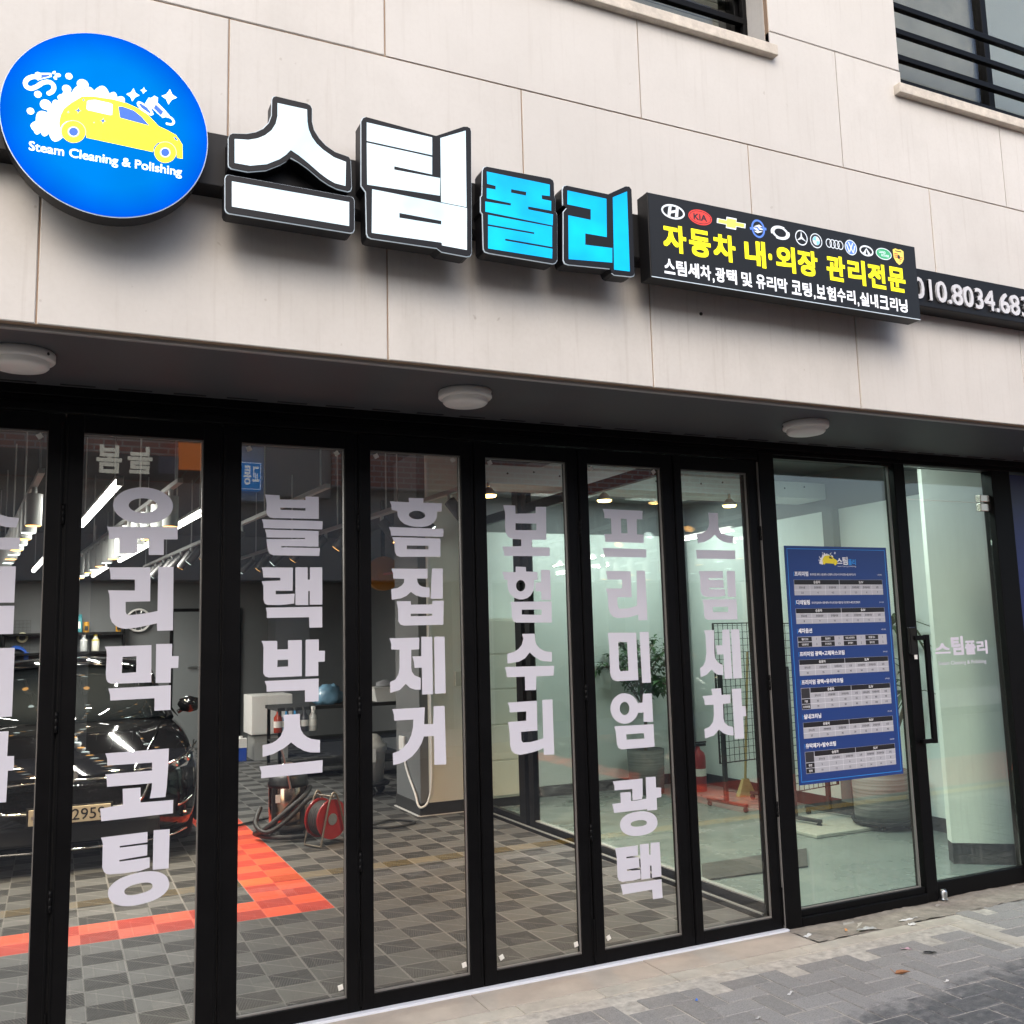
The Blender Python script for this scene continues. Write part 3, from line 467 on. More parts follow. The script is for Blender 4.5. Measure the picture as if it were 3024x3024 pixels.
[[[2.1177,3.3583],[2.1883,3.397],[2.1844,3.0478],[2.1091,3.0449]]]],"outer":[[[1.8843,3.3514],[1.8898,3.3642],[1.9019,3.3696],[2.0961,3.368],[2.1831,3.4187],[2.2012,3.4204],[2.2115,3.4093],[2.2074,3.0432],[2.2024,3.033],[2.1888,3.0287],[2.1108,3.0247],[2.098,3.0315],[2.09,3.0484],[1.8973,3.0372],[1.8824,3.0411],[1.8771,3.0533],[1.8848,3.2555],[1.9007,3.2738],[1.8833,3.2825]]]}},"rs":{"disc":[0.1925,3.262,0.3122],"foam":[[-0.0226,3.1942],[-0.0277,3.1992],[-0.0308,3.2041],[-0.0321,3.209],[-0.0314,3.2139],[-0.0289,3.2186],[-0.0244,3.2234],[-0.018,3.2281],[-0.018,3.2409],[-0.0163,3.2511],[-0.0129,3.2587],[-0.0079,3.2638],[-0.0012,3.2662],[0.0072,3.2661],[0.0174,3.2633],[0.0136,3.2689],[0.0116,3.274],[0.0112,3.2787],[0.0124,3.2831],[0.0153,3.287],[0.0199,3.2905],[0.0261,3.2936],[0.0271,3.3007],[0.0289,3.3062],[0.0313,3.3101],[0.0343,3.3123],[0.0381,3.313],[0.0425,3.3119],[0.0477,3.3092],[0.0441,3.3142],[0.042,3.3188],[0.0415,3.3232],[0.0425,3.3272],[0.0451,3.331],[0.0492,3.3344],[0.055,3.3375],[0.058,3.3456],[0.0614,3.3514],[0.065,3.3551],[0.0689,3.3565],[0.0732,3.3558],[0.0777,3.3529],[0.0826,3.3478],[0.0865,3.3589],[0.0909,3.367],[0.0958,3.3722],[0.1012,3.3744],[0.1071,3.3736],[0.1134,3.3699],[0.1202,3.3632],[0.1241,3.3707],[0.128,3.376],[0.1319,3.379],[0.1359,3.3798],[0.1399,3.3784],[0.1439,3.3748],[0.1479,3.3689],[0.1559,3.3804],[0.1634,3.3882],[0.1705,3.3922],[0.1771,3.3923],[0.1833,3.3887],[0.189,3.3812],[0.1942,3.3699],[0.1995,3.3751],[0.2043,3.3783],[0.2083,3.3795],[0.2118,3.3786],[0.2146,3.3756],[0.2167,3.3706],[0.2182,3.3636],[0.2251,3.3676],[0.2309,3.3696],[0.2354,3.3695],[0.2387,3.3672],[0.2409,3.3629],[0.2418,3.3565],[0.2416,3.348],[0.1709,3.2881],[0.0855,3.2499],[0.0612,3.1891],[0.0533,3.1796],[0.0462,3.1734],[0.0397,3.1707],[0.0339,3.1714],[0.0288,3.1755],[0.0244,3.183],[0.0206,3.1939],[0.0166,3.188],[0.0129,3.184],[0.0093,3.182],[0.006,3.182],[0.0028,3.1839],[-0.0001,3.1877],[-0.0028,3.1935],[-0.0064,3.1886],[-0.0096,3.1854],[-0.0127,3.1838],[-0.0155,3.1839],[-0.0181,3.1857],[-0.0205,3.1891]],"bub":[[[0.0826,3.399],[0.0808,3.3955],[0.0779,3.3929],[0.0744,3.3913],[0.0706,3.391],[0.0671,3.3921],[0.0641,3.3944],[0.0622,3.3977],[0.0615,3.4014],[0.0621,3.4053],[0.0639,3.4088],[0.0668,3.4114],[0.0703,3.413],[0.0741,3.4133],[0.0777,3.4122],[0.0806,3.4099],[0.0825,3.4067],[0.0832,3.4029]],[[0.1304,3.3788],[0.1275,3.3733],[0.1228,3.3691],[0.1171,3.3667],[0.1109,3.3664],[0.1051,3.3682],[0.1004,3.3719],[0.0972,3.377],[0.096,3.383],[0.0969,3.389],[0.0999,3.3945],[0.1045,3.3987],[0.1102,3.4012],[0.1164,3.4015],[0.1222,3.3998],[0.127,3.3961],[0.1302,3.3909],[0.1314,3.3849]],[[0.0801,3.353],[0.0778,3.3487],[0.0742,3.3454],[0.0697,3.3435],[0.065,3.3432],[0.0605,3.3446],[0.0568,3.3475],[0.0544,3.3515],[0.0535,3.3562],[0.0542,3.361],[0.0565,3.3653],[0.0601,3.3687],[0.0645,3.3706],[0.0693,3.3709],[0.0738,3.3695],[0.0775,3.3666],[0.0799,3.3625],[0.0808,3.3578]],[[-0.0044,3.3162],[-0.0063,3.3125],[-0.0092,3.3097],[-0.0128,3.3081],[-0.0166,3.3078],[-0.0201,3.3089],[-0.023,3.3114],[-0.025,3.3147],[-0.0256,3.3187],[-0.025,3.3227],[-0.0231,3.3264],[-0.0202,3.3292],[-0.0167,3.3308],[-0.0129,3.3311],[-0.0093,3.33],[-0.0064,3.3276],[-0.0045,3.3242],[-0.0038,3.3202]],[[0.0244,3.2844],[0.0215,3.279],[0.0171,3.2748],[0.0116,3.2724],[0.0057,3.2721],[0.0002,3.2739],[-0.0043,3.2776],[-0.0073,3.2827],[-0.0084,3.2886],[-0.0075,3.2947],[-0.0046,3.3001],[-0.0002,3.3043],[0.0053,3.3067],[0.0112,3.3071],[0.0167,3.3053],[0.0213,3.3016],[0.0243,3.2965],[0.0254,3.2905]],[[-0.0235,3.2547],[-0.0254,3.2511],[-0.0282,3.2483],[-0.0318,3.2467],[-0.0355,3.2465],[-0.0391,3.2476],[-0.042,3.25],[-0.0439,3.2534],[-0.0445,3.2573],[-0.0439,3.2613],[-0.042,3.2649],[-0.0392,3.2677],[-0.0357,3.2693],[-0.0319,3.2695],[-0.0283,3.2684],[-0.0254,3.266],[-0.0235,3.2626],[-0.0229,3.2587]]],"car":[[0.0492,3.2382],[0.0524,3.2619],[0.0614,3.2869],[0.0836,3.3132],[0.1142,3.3416],[0.1457,3.3488],[0.2031,3.3522],[0.2478,3.3486],[0.2826,3.3386],[0.3145,3.3218],[0.3486,3.2894],[0.3789,3.2799],[0.4041,3.2692],[0.417,3.2518],[0.4244,3.2393],[0.4263,3.1896],[0.4084,3.1888],[0.4052,3.2073],[0.3941,3.227],[0.3797,3.2349],[0.362,3.2364],[0.3462,3.2291],[0.336,3.2151],[0.3329,3.1943],[0.1298,3.2024],[0.1265,3.226],[0.117,3.2433],[0.1019,3.2516],[0.0854,3.253],[0.0692,3.2456],[0.0582,3.2325],[0.0537,3.2208],[0.0504,3.2231]],"win_w":[[0.1279,3.3272],[0.1328,3.3326],[0.1527,3.3387],[0.1984,3.3373],[0.2046,3.334],[0.2045,3.2975],[0.1995,3.2952],[0.1321,3.2978],[0.127,3.3017]],"win_b":[[0.2224,3.331],[0.2344,3.3337],[0.269,3.3276],[0.2937,3.3112],[0.3187,3.2849],[0.2285,3.2929]],"wheel":[[[0.1261,3.2131],[0.1239,3.2047],[0.1202,3.1968],[0.115,3.1898],[0.1086,3.1841],[0.1014,3.1799],[0.0938,3.1774],[0.086,3.1768],[0.0785,3.178],[0.0717,3.1811],[0.0658,3.1858],[0.0613,3.1919],[0.0582,3.1991],[0.0569,3.2071],[0.0572,3.2155],[0.0593,3.2238],[0.0629,3.2317],[0.068,3.2386],[0.0743,3.2444],[0.0815,3.2487],[0.0892,3.2513],[0.097,3.252],[0.1045,3.2508],[0.1115,3.2478],[0.1174,3.2431],[0.122,3.2369],[0.125,3.2296],[0.1264,3.2215]],[[0.4042,3.1991],[0.402,3.1908],[0.3982,3.1831],[0.393,3.1762],[0.3867,3.1706],[0.3796,3.1664],[0.372,3.164],[0.3644,3.1634],[0.3571,3.1646],[0.3505,3.1676],[0.3449,3.1722],[0.3405,3.1783],[0.3377,3.1854],[0.3365,3.1933],[0.337,3.2015],[0.3392,3.2097],[0.3429,3.2174],[0.348,3.2243],[0.3543,3.23],[0.3613,3.2342],[0.3689,3.2367],[0.3765,3.2374],[0.3839,3.2362],[0.3906,3.2332],[0.3963,3.2286],[0.4007,3.2225],[0.4035,3.2153],[0.4047,3.2074]]],"hub":[[[0.1063,3.2132],[0.1044,3.2084],[0.1014,3.2044],[0.0975,3.2013],[0.0931,3.1994],[0.0885,3.199],[0.0841,3.1999],[0.0802,3.2022],[0.0772,3.2056],[0.0753,3.2099],[0.0746,3.2147],[0.0753,3.2197],[0.0772,3.2244],[0.0802,3.2285],[0.084,3.2316],[0.0884,3.2335],[0.093,3.234],[0.0975,3.233],[0.1014,3.2308],[0.1044,3.2273],[0.1063,3.223],[0.107,3.2182]],[[0.3872,3.1979],[0.3852,3.1932],[0.3819,3.189],[0.3779,3.1859],[0.3733,3.184],[0.3685,3.1835],[0.3639,3.1845],[0.36,3.1867],[0.3569,3.1902],[0.355,3.1946],[0.3544,3.1995],[0.3551,3.2045],[0.3572,3.2093],[0.3604,3.2134],[0.3644,3.2166],[0.369,3.2185],[0.3738,3.219],[0.3784,3.2181],[0.3824,3.2158],[0.3855,3.2123],[0.3874,3.2079],[0.388,3.203]]],"hubin":[[[0.1014,3.2137],[0.0998,3.2101],[0.0972,3.2071],[0.0939,3.2052],[0.0903,3.2045],[0.0868,3.2053],[0.0839,3.2073],[0.0819,3.2103],[0.0811,3.214],[0.0815,3.2179],[0.0831,3.2216],[0.0857,3.2245],[0.089,3.2265],[0.0926,3.2271],[0.096,3.2264],[0.0989,3.2244],[0.1009,3.2214],[0.1018,3.2176]],[[0.3826,3.1987],[0.3809,3.195],[0.3782,3.192],[0.3748,3.1901],[0.3712,3.1894],[0.3677,3.1902],[0.3648,3.1921],[0.3629,3.1952],[0.3621,3.1989],[0.3626,3.2028],[0.3642,3.2064],[0.3669,3.2094],[0.3703,3.2114],[0.374,3.212],[0.3775,3.2113],[0.3804,3.2093],[0.3823,3.2063],[0.3831,3.2026]]],"spk_b":[[[0.1037,3.3018],[0.1056,3.2931],[0.1129,3.2911],[0.1053,3.2876],[0.1024,3.2784],[0.1006,3.2871],[0.0933,3.2891],[0.1009,3.2926]],[[0.1781,3.2826],[0.18,3.2738],[0.1875,3.2718],[0.1796,3.2682],[0.1767,3.259],[0.1749,3.2677],[0.1674,3.2697],[0.1752,3.2733]],[[0.1182,3.3362],[0.1192,3.3316],[0.1231,3.3305],[0.119,3.3286],[0.1175,3.3237],[0.1165,3.3283],[0.1126,3.3293],[0.1167,3.3313]],[[0.0744,3.2841],[0.0754,3.2797],[0.079,3.2787],[0.0752,3.277],[0.0738,3.2724],[0.0729,3.2767],[0.0693,3.2777],[0.073,3.2795]],[[0.1511,3.2634],[0.1518,3.2602],[0.1545,3.2595],[0.1517,3.2582],[0.1506,3.2548],[0.1499,3.258],[0.1472,3.2588],[0.1501,3.2601]]],"spk_w":[[[0.2675,3.4067],[0.2739,3.392],[0.2867,3.385],[0.2728,3.3748],[0.2645,3.3585],[0.2581,3.3731],[0.2454,3.3802],[0.2592,3.3903]],[[0.2994,3.4175],[0.3026,3.4101],[0.3091,3.4066],[0.3021,3.4014],[0.2979,3.3932],[0.2946,3.4006],[0.2882,3.4041],[0.2952,3.4092]],[[0.3814,3.4302],[0.3891,3.4128],[0.4044,3.4045],[0.3876,3.3924],[0.3775,3.373],[0.3699,3.3903],[0.3547,3.3987],[0.3713,3.4107]]],"hl":[[0.3953,3.2613],[0.4042,3.2612],[0.4109,3.2485],[0.4008,3.2524]],"hose":[[-0.0176,3.377],[-0.032,3.3747],[-0.046,3.3637],[-0.0518,3.3489],[-0.0466,3.3368],[-0.0338,3.3349],[-0.0182,3.3454],[-0.0042,3.3602],[0.0133,3.3683],[0.0264,3.3637],[0.0301,3.351],[0.0256,3.3384],[0.0162,3.3297]],"nozz":[[-0.0254,3.3897],[-0.0182,3.3953],[-0.0101,3.3934],[0.0187,3.4004],[0.0227,3.3975],[0.0224,3.3878],[-0.0094,3.3705],[-0.0172,3.3656],[-0.0251,3.3783]],"nozz_b":[[-0.0074,3.3883],[0.0151,3.3938],[0.0159,3.3882],[-0.0076,3.3756]],"petal":[[[0.0333,3.409],[0.0337,3.4066],[0.0326,3.4036],[0.0304,3.4008],[0.0277,3.3989],[0.0251,3.3985],[0.0235,3.3996],[0.0231,3.402],[0.0241,3.405],[0.0263,3.4078],[0.029,3.4097],[0.0316,3.4101]],[[0.0491,3.3991],[0.0481,3.3959],[0.0454,3.3931],[0.0417,3.3913],[0.0377,3.3907],[0.0341,3.3916],[0.0317,3.3937],[0.0309,3.3966],[0.032,3.3998],[0.0346,3.4026],[0.0383,3.4044],[0.0423,3.405],[0.0459,3.4041],[0.0483,3.402]],[[0.038,3.3823],[0.0361,3.3807],[0.0334,3.3806],[0.0305,3.3819],[0.0282,3.3844],[0.0273,3.3872],[0.0278,3.3898],[0.0296,3.3914],[0.0324,3.3915],[0.0352,3.3902],[0.0375,3.3878],[0.0385,3.3849]]],"pad":[[0.2781,3.3574],[0.2838,3.3639],[0.2919,3.3634],[0.3138,3.3536],[0.3289,3.337],[0.3319,3.3277],[0.3257,3.3223],[0.3162,3.3222],[0.2897,3.3362],[0.2796,3.3491]],"pad_b":[[0.284,3.356],[0.292,3.3566],[0.3104,3.3476],[0.323,3.3329],[0.3196,3.3281],[0.293,3.3429]],"pol":[[0.3038,3.3605],[0.3149,3.3847],[0.3219,3.3835],[0.3323,3.3951],[0.3441,3.3906],[0.3434,3.3723],[0.3669,3.3515],[0.3832,3.3342],[0.3603,3.3211],[0.328,3.3468],[0.3193,3.3408]],"pol_b":[[0.3375,3.365],[0.3617,3.3443],[0.3549,3.3287],[0.3315,3.3496]],"cord":[[0.3708,3.3303],[0.3869,3.3278],[0.3954,3.3155],[0.3891,3.3049],[0.3742,3.3041]],"text":[[-0.0347,3.1295],[0.4246,3.1215],[-0.0357,3.1594],[0.4169,3.1498]]},"lb":{"rect":[[2.2924,3.4091],[3.8561,3.4208],[3.8368,3.0422],[2.2823,3.0389]],"yel":[[2.3559,2.4776,3.1649,3.2821],[2.4888,2.6055,3.1647,3.2831],[2.6157,2.7392,3.1645,3.2841],[2.7859,2.9063,3.1643,3.2853],[2.9183,2.9429,3.1642,3.2863],[2.9612,3.0773,3.164,3.2867],[3.0877,3.209,3.1638,3.2876],[3.2584,3.3758,3.1635,3.2889],[3.3897,3.5029,3.1633,3.2899],[3.5157,3.6312,3.1631,3.2909],[3.6447,3.7617,3.1629,3.2919]],"whi":[[2.3547,2.4121,3.0641,3.1261],[2.4158,2.4715,3.0642,3.1266],[2.4753,2.5363,3.0643,3.1271],[2.5403,2.5988,3.0644,3.1276],[2.603,2.6132,3.0644,3.1281],[2.6198,2.6751,3.0645,3.1282],[2.6795,2.737,3.0645,3.1287],[2.7597,2.8196,3.0646,3.1293],[2.8404,2.8952,3.0647,3.1299],[2.9003,2.9565,3.0648,3.1304],[2.9617,3.0211,3.0649,3.1309],[3.0414,3.0998,3.065,3.1315],[3.1055,3.1618,3.0651,3.132],[3.1695,3.1815,3.0651,3.1325],[3.1874,3.2445,3.0652,3.1326],[3.2506,3.3065,3.0653,3.1331],[3.3128,3.3664,3.0653,3.1336],[3.373,3.427,3.0654,3.1341],[3.4357,3.4458,3.0654,3.1346],[3.4526,3.5122,3.0655,3.1347],[3.5192,3.5697,3.0656,3.1352],[3.5769,3.6376,3.0657,3.1357],[3.645,3.6965,3.0658,3.1362],[3.7041,3.761,3.0658,3.1367]],"logo":[[2.4155,3.3461,0.0602,0.0329],[2.5565,3.3451,0.0621,0.0346],[2.7232,3.3463,0.0798,0.0268],[2.8718,3.3457,0.0466,0.043],[2.998,3.3472,0.0548,0.0326],[3.1208,3.3433,0.0365,0.0367],[3.2086,3.3428,0.0362,0.0355],[3.3203,3.3436,0.0536,0.0247],[3.421,3.343,0.0377,0.0377],[3.5198,3.3419,0.0442,0.0266],[3.6306,3.3438,0.0519,0.0292],[3.7284,3.3434,0.0359,0.0404]]}}

# ------------------------------------------------------------------ surface materials
def make_stone():
    n = NB('limestone_cladding')
    at = n.nt.nodes.new('ShaderNodeAttribute'); at.attribute_name = 'tone'
    big = n.noise(.9, 5, .6)
    cloud = n.noise(3.2, 6, .65, 1.0, 1.0, .7)
    fine = n.noise(55, 3, .5)
    streak = n.noise(7, 4, .6, 5, 5, .22)
    c = n.mix(n.ramp(big, .3, .7), (.572, .552, .520), (.648, .632, .603))
    c = n.mix(n.f('MULTIPLY', n.ramp(cloud, .45, .75), .5), c, (.49, .475, .445))
    c = n.mix(n.f('MULTIPLY', n.ramp(streak, .55, .8), .36), c, (.36, .32, .28))
    c = n.mix(n.f('MULTIPLY', n.ramp(fine, .45, .8), .12), c, (.40, .36, .32))
    speck = n.noise(22, 2, .4)
    c = n.mix(n.f('MULTIPLY', n.ramp(speck, .74, .78), .45), c, (.3, .26, .22))
    c = n.mix(n.f('MULTIPLY', n.ramp(at.outputs['Fac'], 0, 1), .45), c, (.56, .545, .52))
    n.put(n.b.inputs['Base Color'], c)
    n.b.inputs['Roughness'].default_value = .62
    n.b.inputs['Specular IOR Level'].default_value = .35
    n.bump(fine, .08, .004)
    return n.m
M_stone = make_stone()
M_joint = mat('joint_sealant', (.33, .235, .165), .8)
M_soffit = mat('soffit_panel', (.066, .068, .077), .6, noise=.12, nscale=3, bump=.05, bscale=120)
M_black = mat('black_powder_coat', (.003, .003, .0035), .45, spec=.12, noise=.25, nscale=9, bump=.02, bscale=300)
M_blackm = mat('matt_black', (.012, .012, .012), .7)
M_bead = mat('glazing_bead', (.16, .155, .15), .45)
M_glass = glass_mat('clear_glass', (.95, .96, .955), .074)
M_green = glass_mat('green_float_glass', (.87, .945, .92), .065, grime=.09)
M_part = glass_mat('partition_glass', (.90, .96, .935), .05)
M_upglass = glass_mat('window_glass', (.80, .82, .80), .05)
M_vinyl = mat('white_vinyl', (.585, .585, .665), .45, noise=.02, nscale=3)
M_sticker = mat('spacer_sticker', (.75, .74, .70), .6)
M_wallgrey = mat('grey_wall_paint', (.13, .137, .142), .7, noise=.1, nscale=2)
M_walldark = mat('dark_ceiling_paint', (.03, .031, .032), .75, noise=.2, nscale=2)
M_mint = mat('pale_mint_paint', (.76, .80, .775), .6, noise=.04, nscale=1.5)
M_cream = mat('cream_wall_paint', (.76, .75, .67), .6, noise=.05, nscale=1.5)
M_sill = mat('stone_sill', (.56, .51, .44), .6, noise=.22, nscale=18, bump=.15, bscale=90)
M_steel = mat('brushed_steel', (.55, .55, .55), .3, metal=1.0, noise=.1, nscale=30)
M_white = mat('white_plastic', (.72, .71, .69), .4, noise=.03, nscale=12)
M_grayw = mat('grey_white_plastic', (.74, .73, .71), .45)

def make_tiles():
    n = NB('interlocking_floor_tiles')
    x, y, z = n.xyz()
    CS = .195
    u = n.f('DIVIDE', n.f('SUBTRACT', x, 1.233), CS)
    v = n.f('DIVIDE', n.f('SUBTRACT', y, 2.40), CS)
    fu, fv = n.f('FLOOR', u), n.f('FLOOR', v)
    lu, lv = n.f('SUBTRACT', u, fu), n.f('SUBTRACT', v, fv)
    par = n.f('FLOORED_MODULO', n.f('ADD', fu, fv), 2)
    # red band of the wash bay
    def rect(x0, x1, y0, y1):
        a = n.f('MULTIPLY', n.f('GREATER_THAN', x, x0), n.f('LESS_THAN', x, x1))
        b = n.f('MULTIPLY', n.f('GREATER_THAN', y, y0), n.f('LESS_THAN', y, y1))
        return n.f('MULTIPLY', a, b)
    red = n.f('SUBTRACT', rect(-1.497, 1.623, 2.40, 9.42), rect(-1.107, 1.233, 2.79, 9.03))
    # ribs: each cell is split along its diagonal, ribs run obliquely in both halves
    tri = n.f('GREATER_THAN', n.f('ADD', lu, lv), 1.0)
    rib1 = n.f('SINE', n.f('MULTIPLY', n.f('ADD', u, n.f('MULTIPLY', v, .35)), 2 * math.pi * 15))
    rib2 = n.f('SINE', n.f('MULTIPLY', n.f('SUBTRACT', u, n.f('MULTIPLY', v, .35)), 2 * math.pi * 15))
    rib = n.f('ADD', n.f('MULTIPLY', rib1, tri), n.f('MULTIPLY', rib2, n.f('SUBTRACT', 1.0, tri)))
    ribp = n.f('MULTIPLY_ADD', rib, .5, .5)
    wear = n.noise(3.0, 5)
    cellr = n.nt.nodes.new('ShaderNodeTexWhiteNoise')
    cx = n.nt.nodes.new('ShaderNodeCombineXYZ')
    n.put(cx.inputs[0], fu); n.put(cx.inputs[1], fv)
    n.nt.links.new(cx.outputs[0], cellr.inputs[0])
    jit = n.f('MULTIPLY_ADD', cellr.outputs[0], .3, .85)
    dark = n.mix(ribp, (.011, .011, .0115), (.052, .052, .051))
    lite = n.mix(n.f('MULTIPLY', ribp, .35), (.100, .100, .097), (.072, .072, .070))
    g = n.mix(par, lite, dark)
    rl = n.mix(par, (.74, .088, .030), (.46, .040, .018))
    rl = n.mix(n.f('MULTIPLY', n.f('MULTIPLY', ribp, par), .4), rl, (.25, .015, .012))
    c = n.mix(red, g, rl)
    # seams: every second cell edge is a tile joint; a fine line crosses each cell on the diagonal
    hu = n.f('FLOORED_MODULO', u, 2.0); hv = n.f('FLOORED_MODULO', v, 2.0)
    e = n.f('MINIMUM', n.f('MINIMUM', hu, n.f('SUBTRACT', 2.0, hu)), n.f('MINIMUM', hv, n.f('SUBTRACT', 2.0, hv)))
    seam = n.f('LESS_THAN', e, .028)
    e1 = n.f('MINIMUM', n.f('MINIMUM', lu, n.f('SUBTRACT', 1.0, lu)), n.f('MINIMUM', lv, n.f('SUBTRACT', 1.0, lv)))
    dg = n.f('ABSOLUTE', n.f('SUBTRACT', n.f('ADD', lu, lv), 1.0))
    fine = n.f('MULTIPLY', n.f('MAXIMUM', n.f('LESS_THAN', e1, .02), n.f('LESS_THAN', dg, .03)), .5)
    line = n.f('MAXIMUM', n.f('MULTIPLY', seam, .8), fine)
    lc = n.mix(red, (.33, .32, .30), (.75, .16, .10))
    c = n.mix(n.f('MULTIPLY', line, .55), c, lc)
    vm = n.nt.nodes.new('ShaderNodeVectorMath'); vm.operation = 'SCALE'
    n.nt.links.new(c, vm.inputs[0])
    n.put(vm.inputs['Scale'], n.f('MULTIPLY', jit, n.f('MULTIPLY_ADD', wear, .5, .72)))
    n.put(n.b.inputs['Base Color'], vm.outputs[0])
    n.put(n.b.inputs['Roughness'], n.f('MULTIPLY_ADD', par, .1, .58)); n.b.inputs['Specular IOR Level'].default_value = .22
    n.bump(n.f('ADD', n.f('MULTIPLY', n.f('MULTIPLY', ribp, par), 1.0), n.f('MULTIPLY', line, -.8)), .35, .004)
    return n.m
M_tiles = make_tiles()

def make_epoxy():
    n = NB('grey_epoxy_floor')
    a = n.noise(1.3, 6); b = n.noise(14, 4)
    c = n.mix(n.ramp(a, .3, .7), (.16, .19, .182), (.225, .255, .245))
    c = n.mix(n.f('MULTIPLY', n.ramp(b, .55, .8), .25), c, (.22, .25, .24))
    n.put(n.b.inputs['Base Color'], c)
    n.put(n.b.inputs['Roughness'], n.ramp(a, .2, .8, .18, .38))
    return n.m
M_epoxy = make_epoxy()

def make_paver():
    n = NB('grey_concrete_paver')
    at = n.nt.nodes.new('ShaderNodeAttribute'); at.attribute_name = 'tone'
    a = n.noise(1.1, 6, .65); f = n.noise(38, 5, .7); g = n.noise(160, 2, .5)
    c = n.mix(at.outputs['Fac'], (.225, .222, .215), (.300, .296, .288))
    c = n.mix(n.f('MULTIPLY', n.ramp(f, .4, .75), .5), c, (.36, .355, .345))
    c = n.mix(n.f('MULTIPLY', n.ramp(g, .48, .75), .5), c, (.09, .09, .092))
    # spill: a dark oily stain lies across the far corner of the pavement
    x, y, z = n.xyz()
    d = n.f('ADD', n.f('MULTIPLY', n.f('SUBTRACT', x, 3.6), .22), n.f('ADD', n.f('MULTIPLY', y, -1.0), n.f('MULTIPLY', a, .9)))
    st = n.f('MULTIPLY', n.ramp(n.f('MULTIPLY_ADD', n.noise(17, 6, .75), .5, d), .86, .98), n.ramp(n.noise(30, 5, .7), .3, .6, .35, 1))
    c = n.mix(n.f('MULTIPLY', st, .8), c, (.045, .048, .056))
    n.put(n.b.inputs['Base Color'], c)
    n.put(n.b.inputs['Roughness'], n.ramp(st, 0, 1, .78, .42))
    n.bump(n.f('ADD', f, n.f('MULTIPLY', g, .6)), .7, .006)
    return n.m
M_paver = make_paver()
M_sand = mat('paver_sand_joint', (.42, .40, .36), .9, noise=.4, nscale=20)
M_band = mat('pale_granite_band', (.42, .395, .345), .75, noise=.2, nscale=9, bump=.2, bscale=110)
M_slab = mat('beige_granite_slab', (.40, .36, .315), .65, noise=.16, nscale=6, bump=.12, bscale=140)
M_conc = mat('rough_cement', (.25, .225, .195), .9, noise=.4, nscale=13, bump=.7, bscale=45)
M_asphalt = mat('asphalt', (.05, .05, .052), .85, noise=.3, nscale=25, bump=.4, bscale=150)
M_alu = mat('pale_aluminium', (.72, .76, .84), .4, metal=.1)

# ------------------------------------------------------------------ ground
mb = MB(); mb.quad((-60, -60, -.03), (60, -60, -.03), (60, 60, -.03), (-60, 60, -.03))
struct(mb.build('ground', M_asphalt))
mb = MB(); mb.box(-6, -1.55, -.10, 10, .83, -.005)
struct(mb.build('pavement', M_sand))
# herringbone pavers
mb = MB()
rnd = random.Random(3)
PL, PW, G = .22, .11, .0036
def paver(x0, y0, x1, y1):
    cx, cy = (x0 + x1) / 2, (y0 + y1) / 2
    if y1 > .455 and cx < 4.55 or y1 > .60 or cx < -1.2 or cx > 8 or y0 < -1.5: return
    if 4.41 < cx < 4.53: return
    mb.col = rnd.random()
    h = rnd.uniform(-.0025, .0015); t = [rnd.uniform(-.0012, .0012) for _ in range(4)]
    a, b = .003, -.006
    xs = (x0 + G, x1 - G); ys = (y0 + G, y1 - G)
    o = [(xs[0], ys[0]), (xs[1], ys[0]), (xs[1], ys[1]), (xs[0], ys[1])]
    q = [(xs[0] + a, ys[0] + a), (xs[1] - a, ys[0] + a), (xs[1] - a, ys[1] - a), (xs[0] + a, ys[1] - a)]
    vs = [(p[0], p[1], b) for p in o] + [(p[0], p[1], h - .003) for p in o] + [(q[i][0], q[i][1], h + t[i]) for i in range(4)]
    mb.add(vs, [(i, (i + 1) % 4, 4 + (i + 1) % 4, 4 + i) for i in range(4)] + [(4 + i, 4 + (i + 1) % 4, 8 + (i + 1) % 4, 8 + i) for i in range(4)] + [(8, 9, 10, 11)])
for j in range(-30, 40):
    for i in range(-30, 90):
        k = (i - j) % 4
        x, y = -2 + i * PW, -1.95 + j * PW
        if k == 0: paver(x, y, x + PL, y + PW)
        elif k == 3: paver(x, y, x + PW, y + PL)
mb.col = None
struct(mb.build('pavers', M_paver))
# pale bands, slabs and the rough cement strip
mb = MB()
rnd = random.Random(5)
x = -1.2
while x < 4.40:
    w = .39
    mb.box(x + .002, .458, -.02, min(x + w, 4.52) - .002, .556, .001 + rnd.uniform(-.001, .001)); x += w
mb.box(4.42, .06, -.02, 4.518, .454, .001); mb.box(4.42, -.34, -.02, 4.518, .056, .0005); mb.box(4.42, -.74, -.02, 4.518, -.344, .001); mb.box(4.42, -1.5, -.02, 4.518, -.744, 0)
struct(mb.build('paving_band', M_band, bevel=.003))
mb = MB()
x = -1.2
for w in (1.2, .9, .9, .9, .92, .3):
    x1 = min(x + w, 3.60)
    mb.box(x + .002, .560, -.02, x1 - .002, .775, .002 + rnd.uniform(-.001, .001)); x = x1
struct(mb.build('entrance_slab', M_slab, bevel=.003))
mb = MB(); NX, NY = 60, 10
vs = []
for j in range(NY + 1):
    for i in range(NX + 1):
        xx, yy = 3.604 + i * (6.4 - 3.604) / NX, .560 + j * (.828 - .560) / NY
        vs.append((xx, yy + (rnd.uniform(-.012, .012) if j == 0 else 0), rnd.uniform(-.003, .006) + .004 * math.sin(xx * 9)))
mb.add(vs, [(j * (NX + 1) + i, j * (NX + 1) + i + 1, (j + 1) * (NX + 1) + i + 1, (j + 1) * (NX + 1) + i) for j in range(NY) for i in range(NX)], 0, True)
struct(mb.build('cement_strip', M_conc))
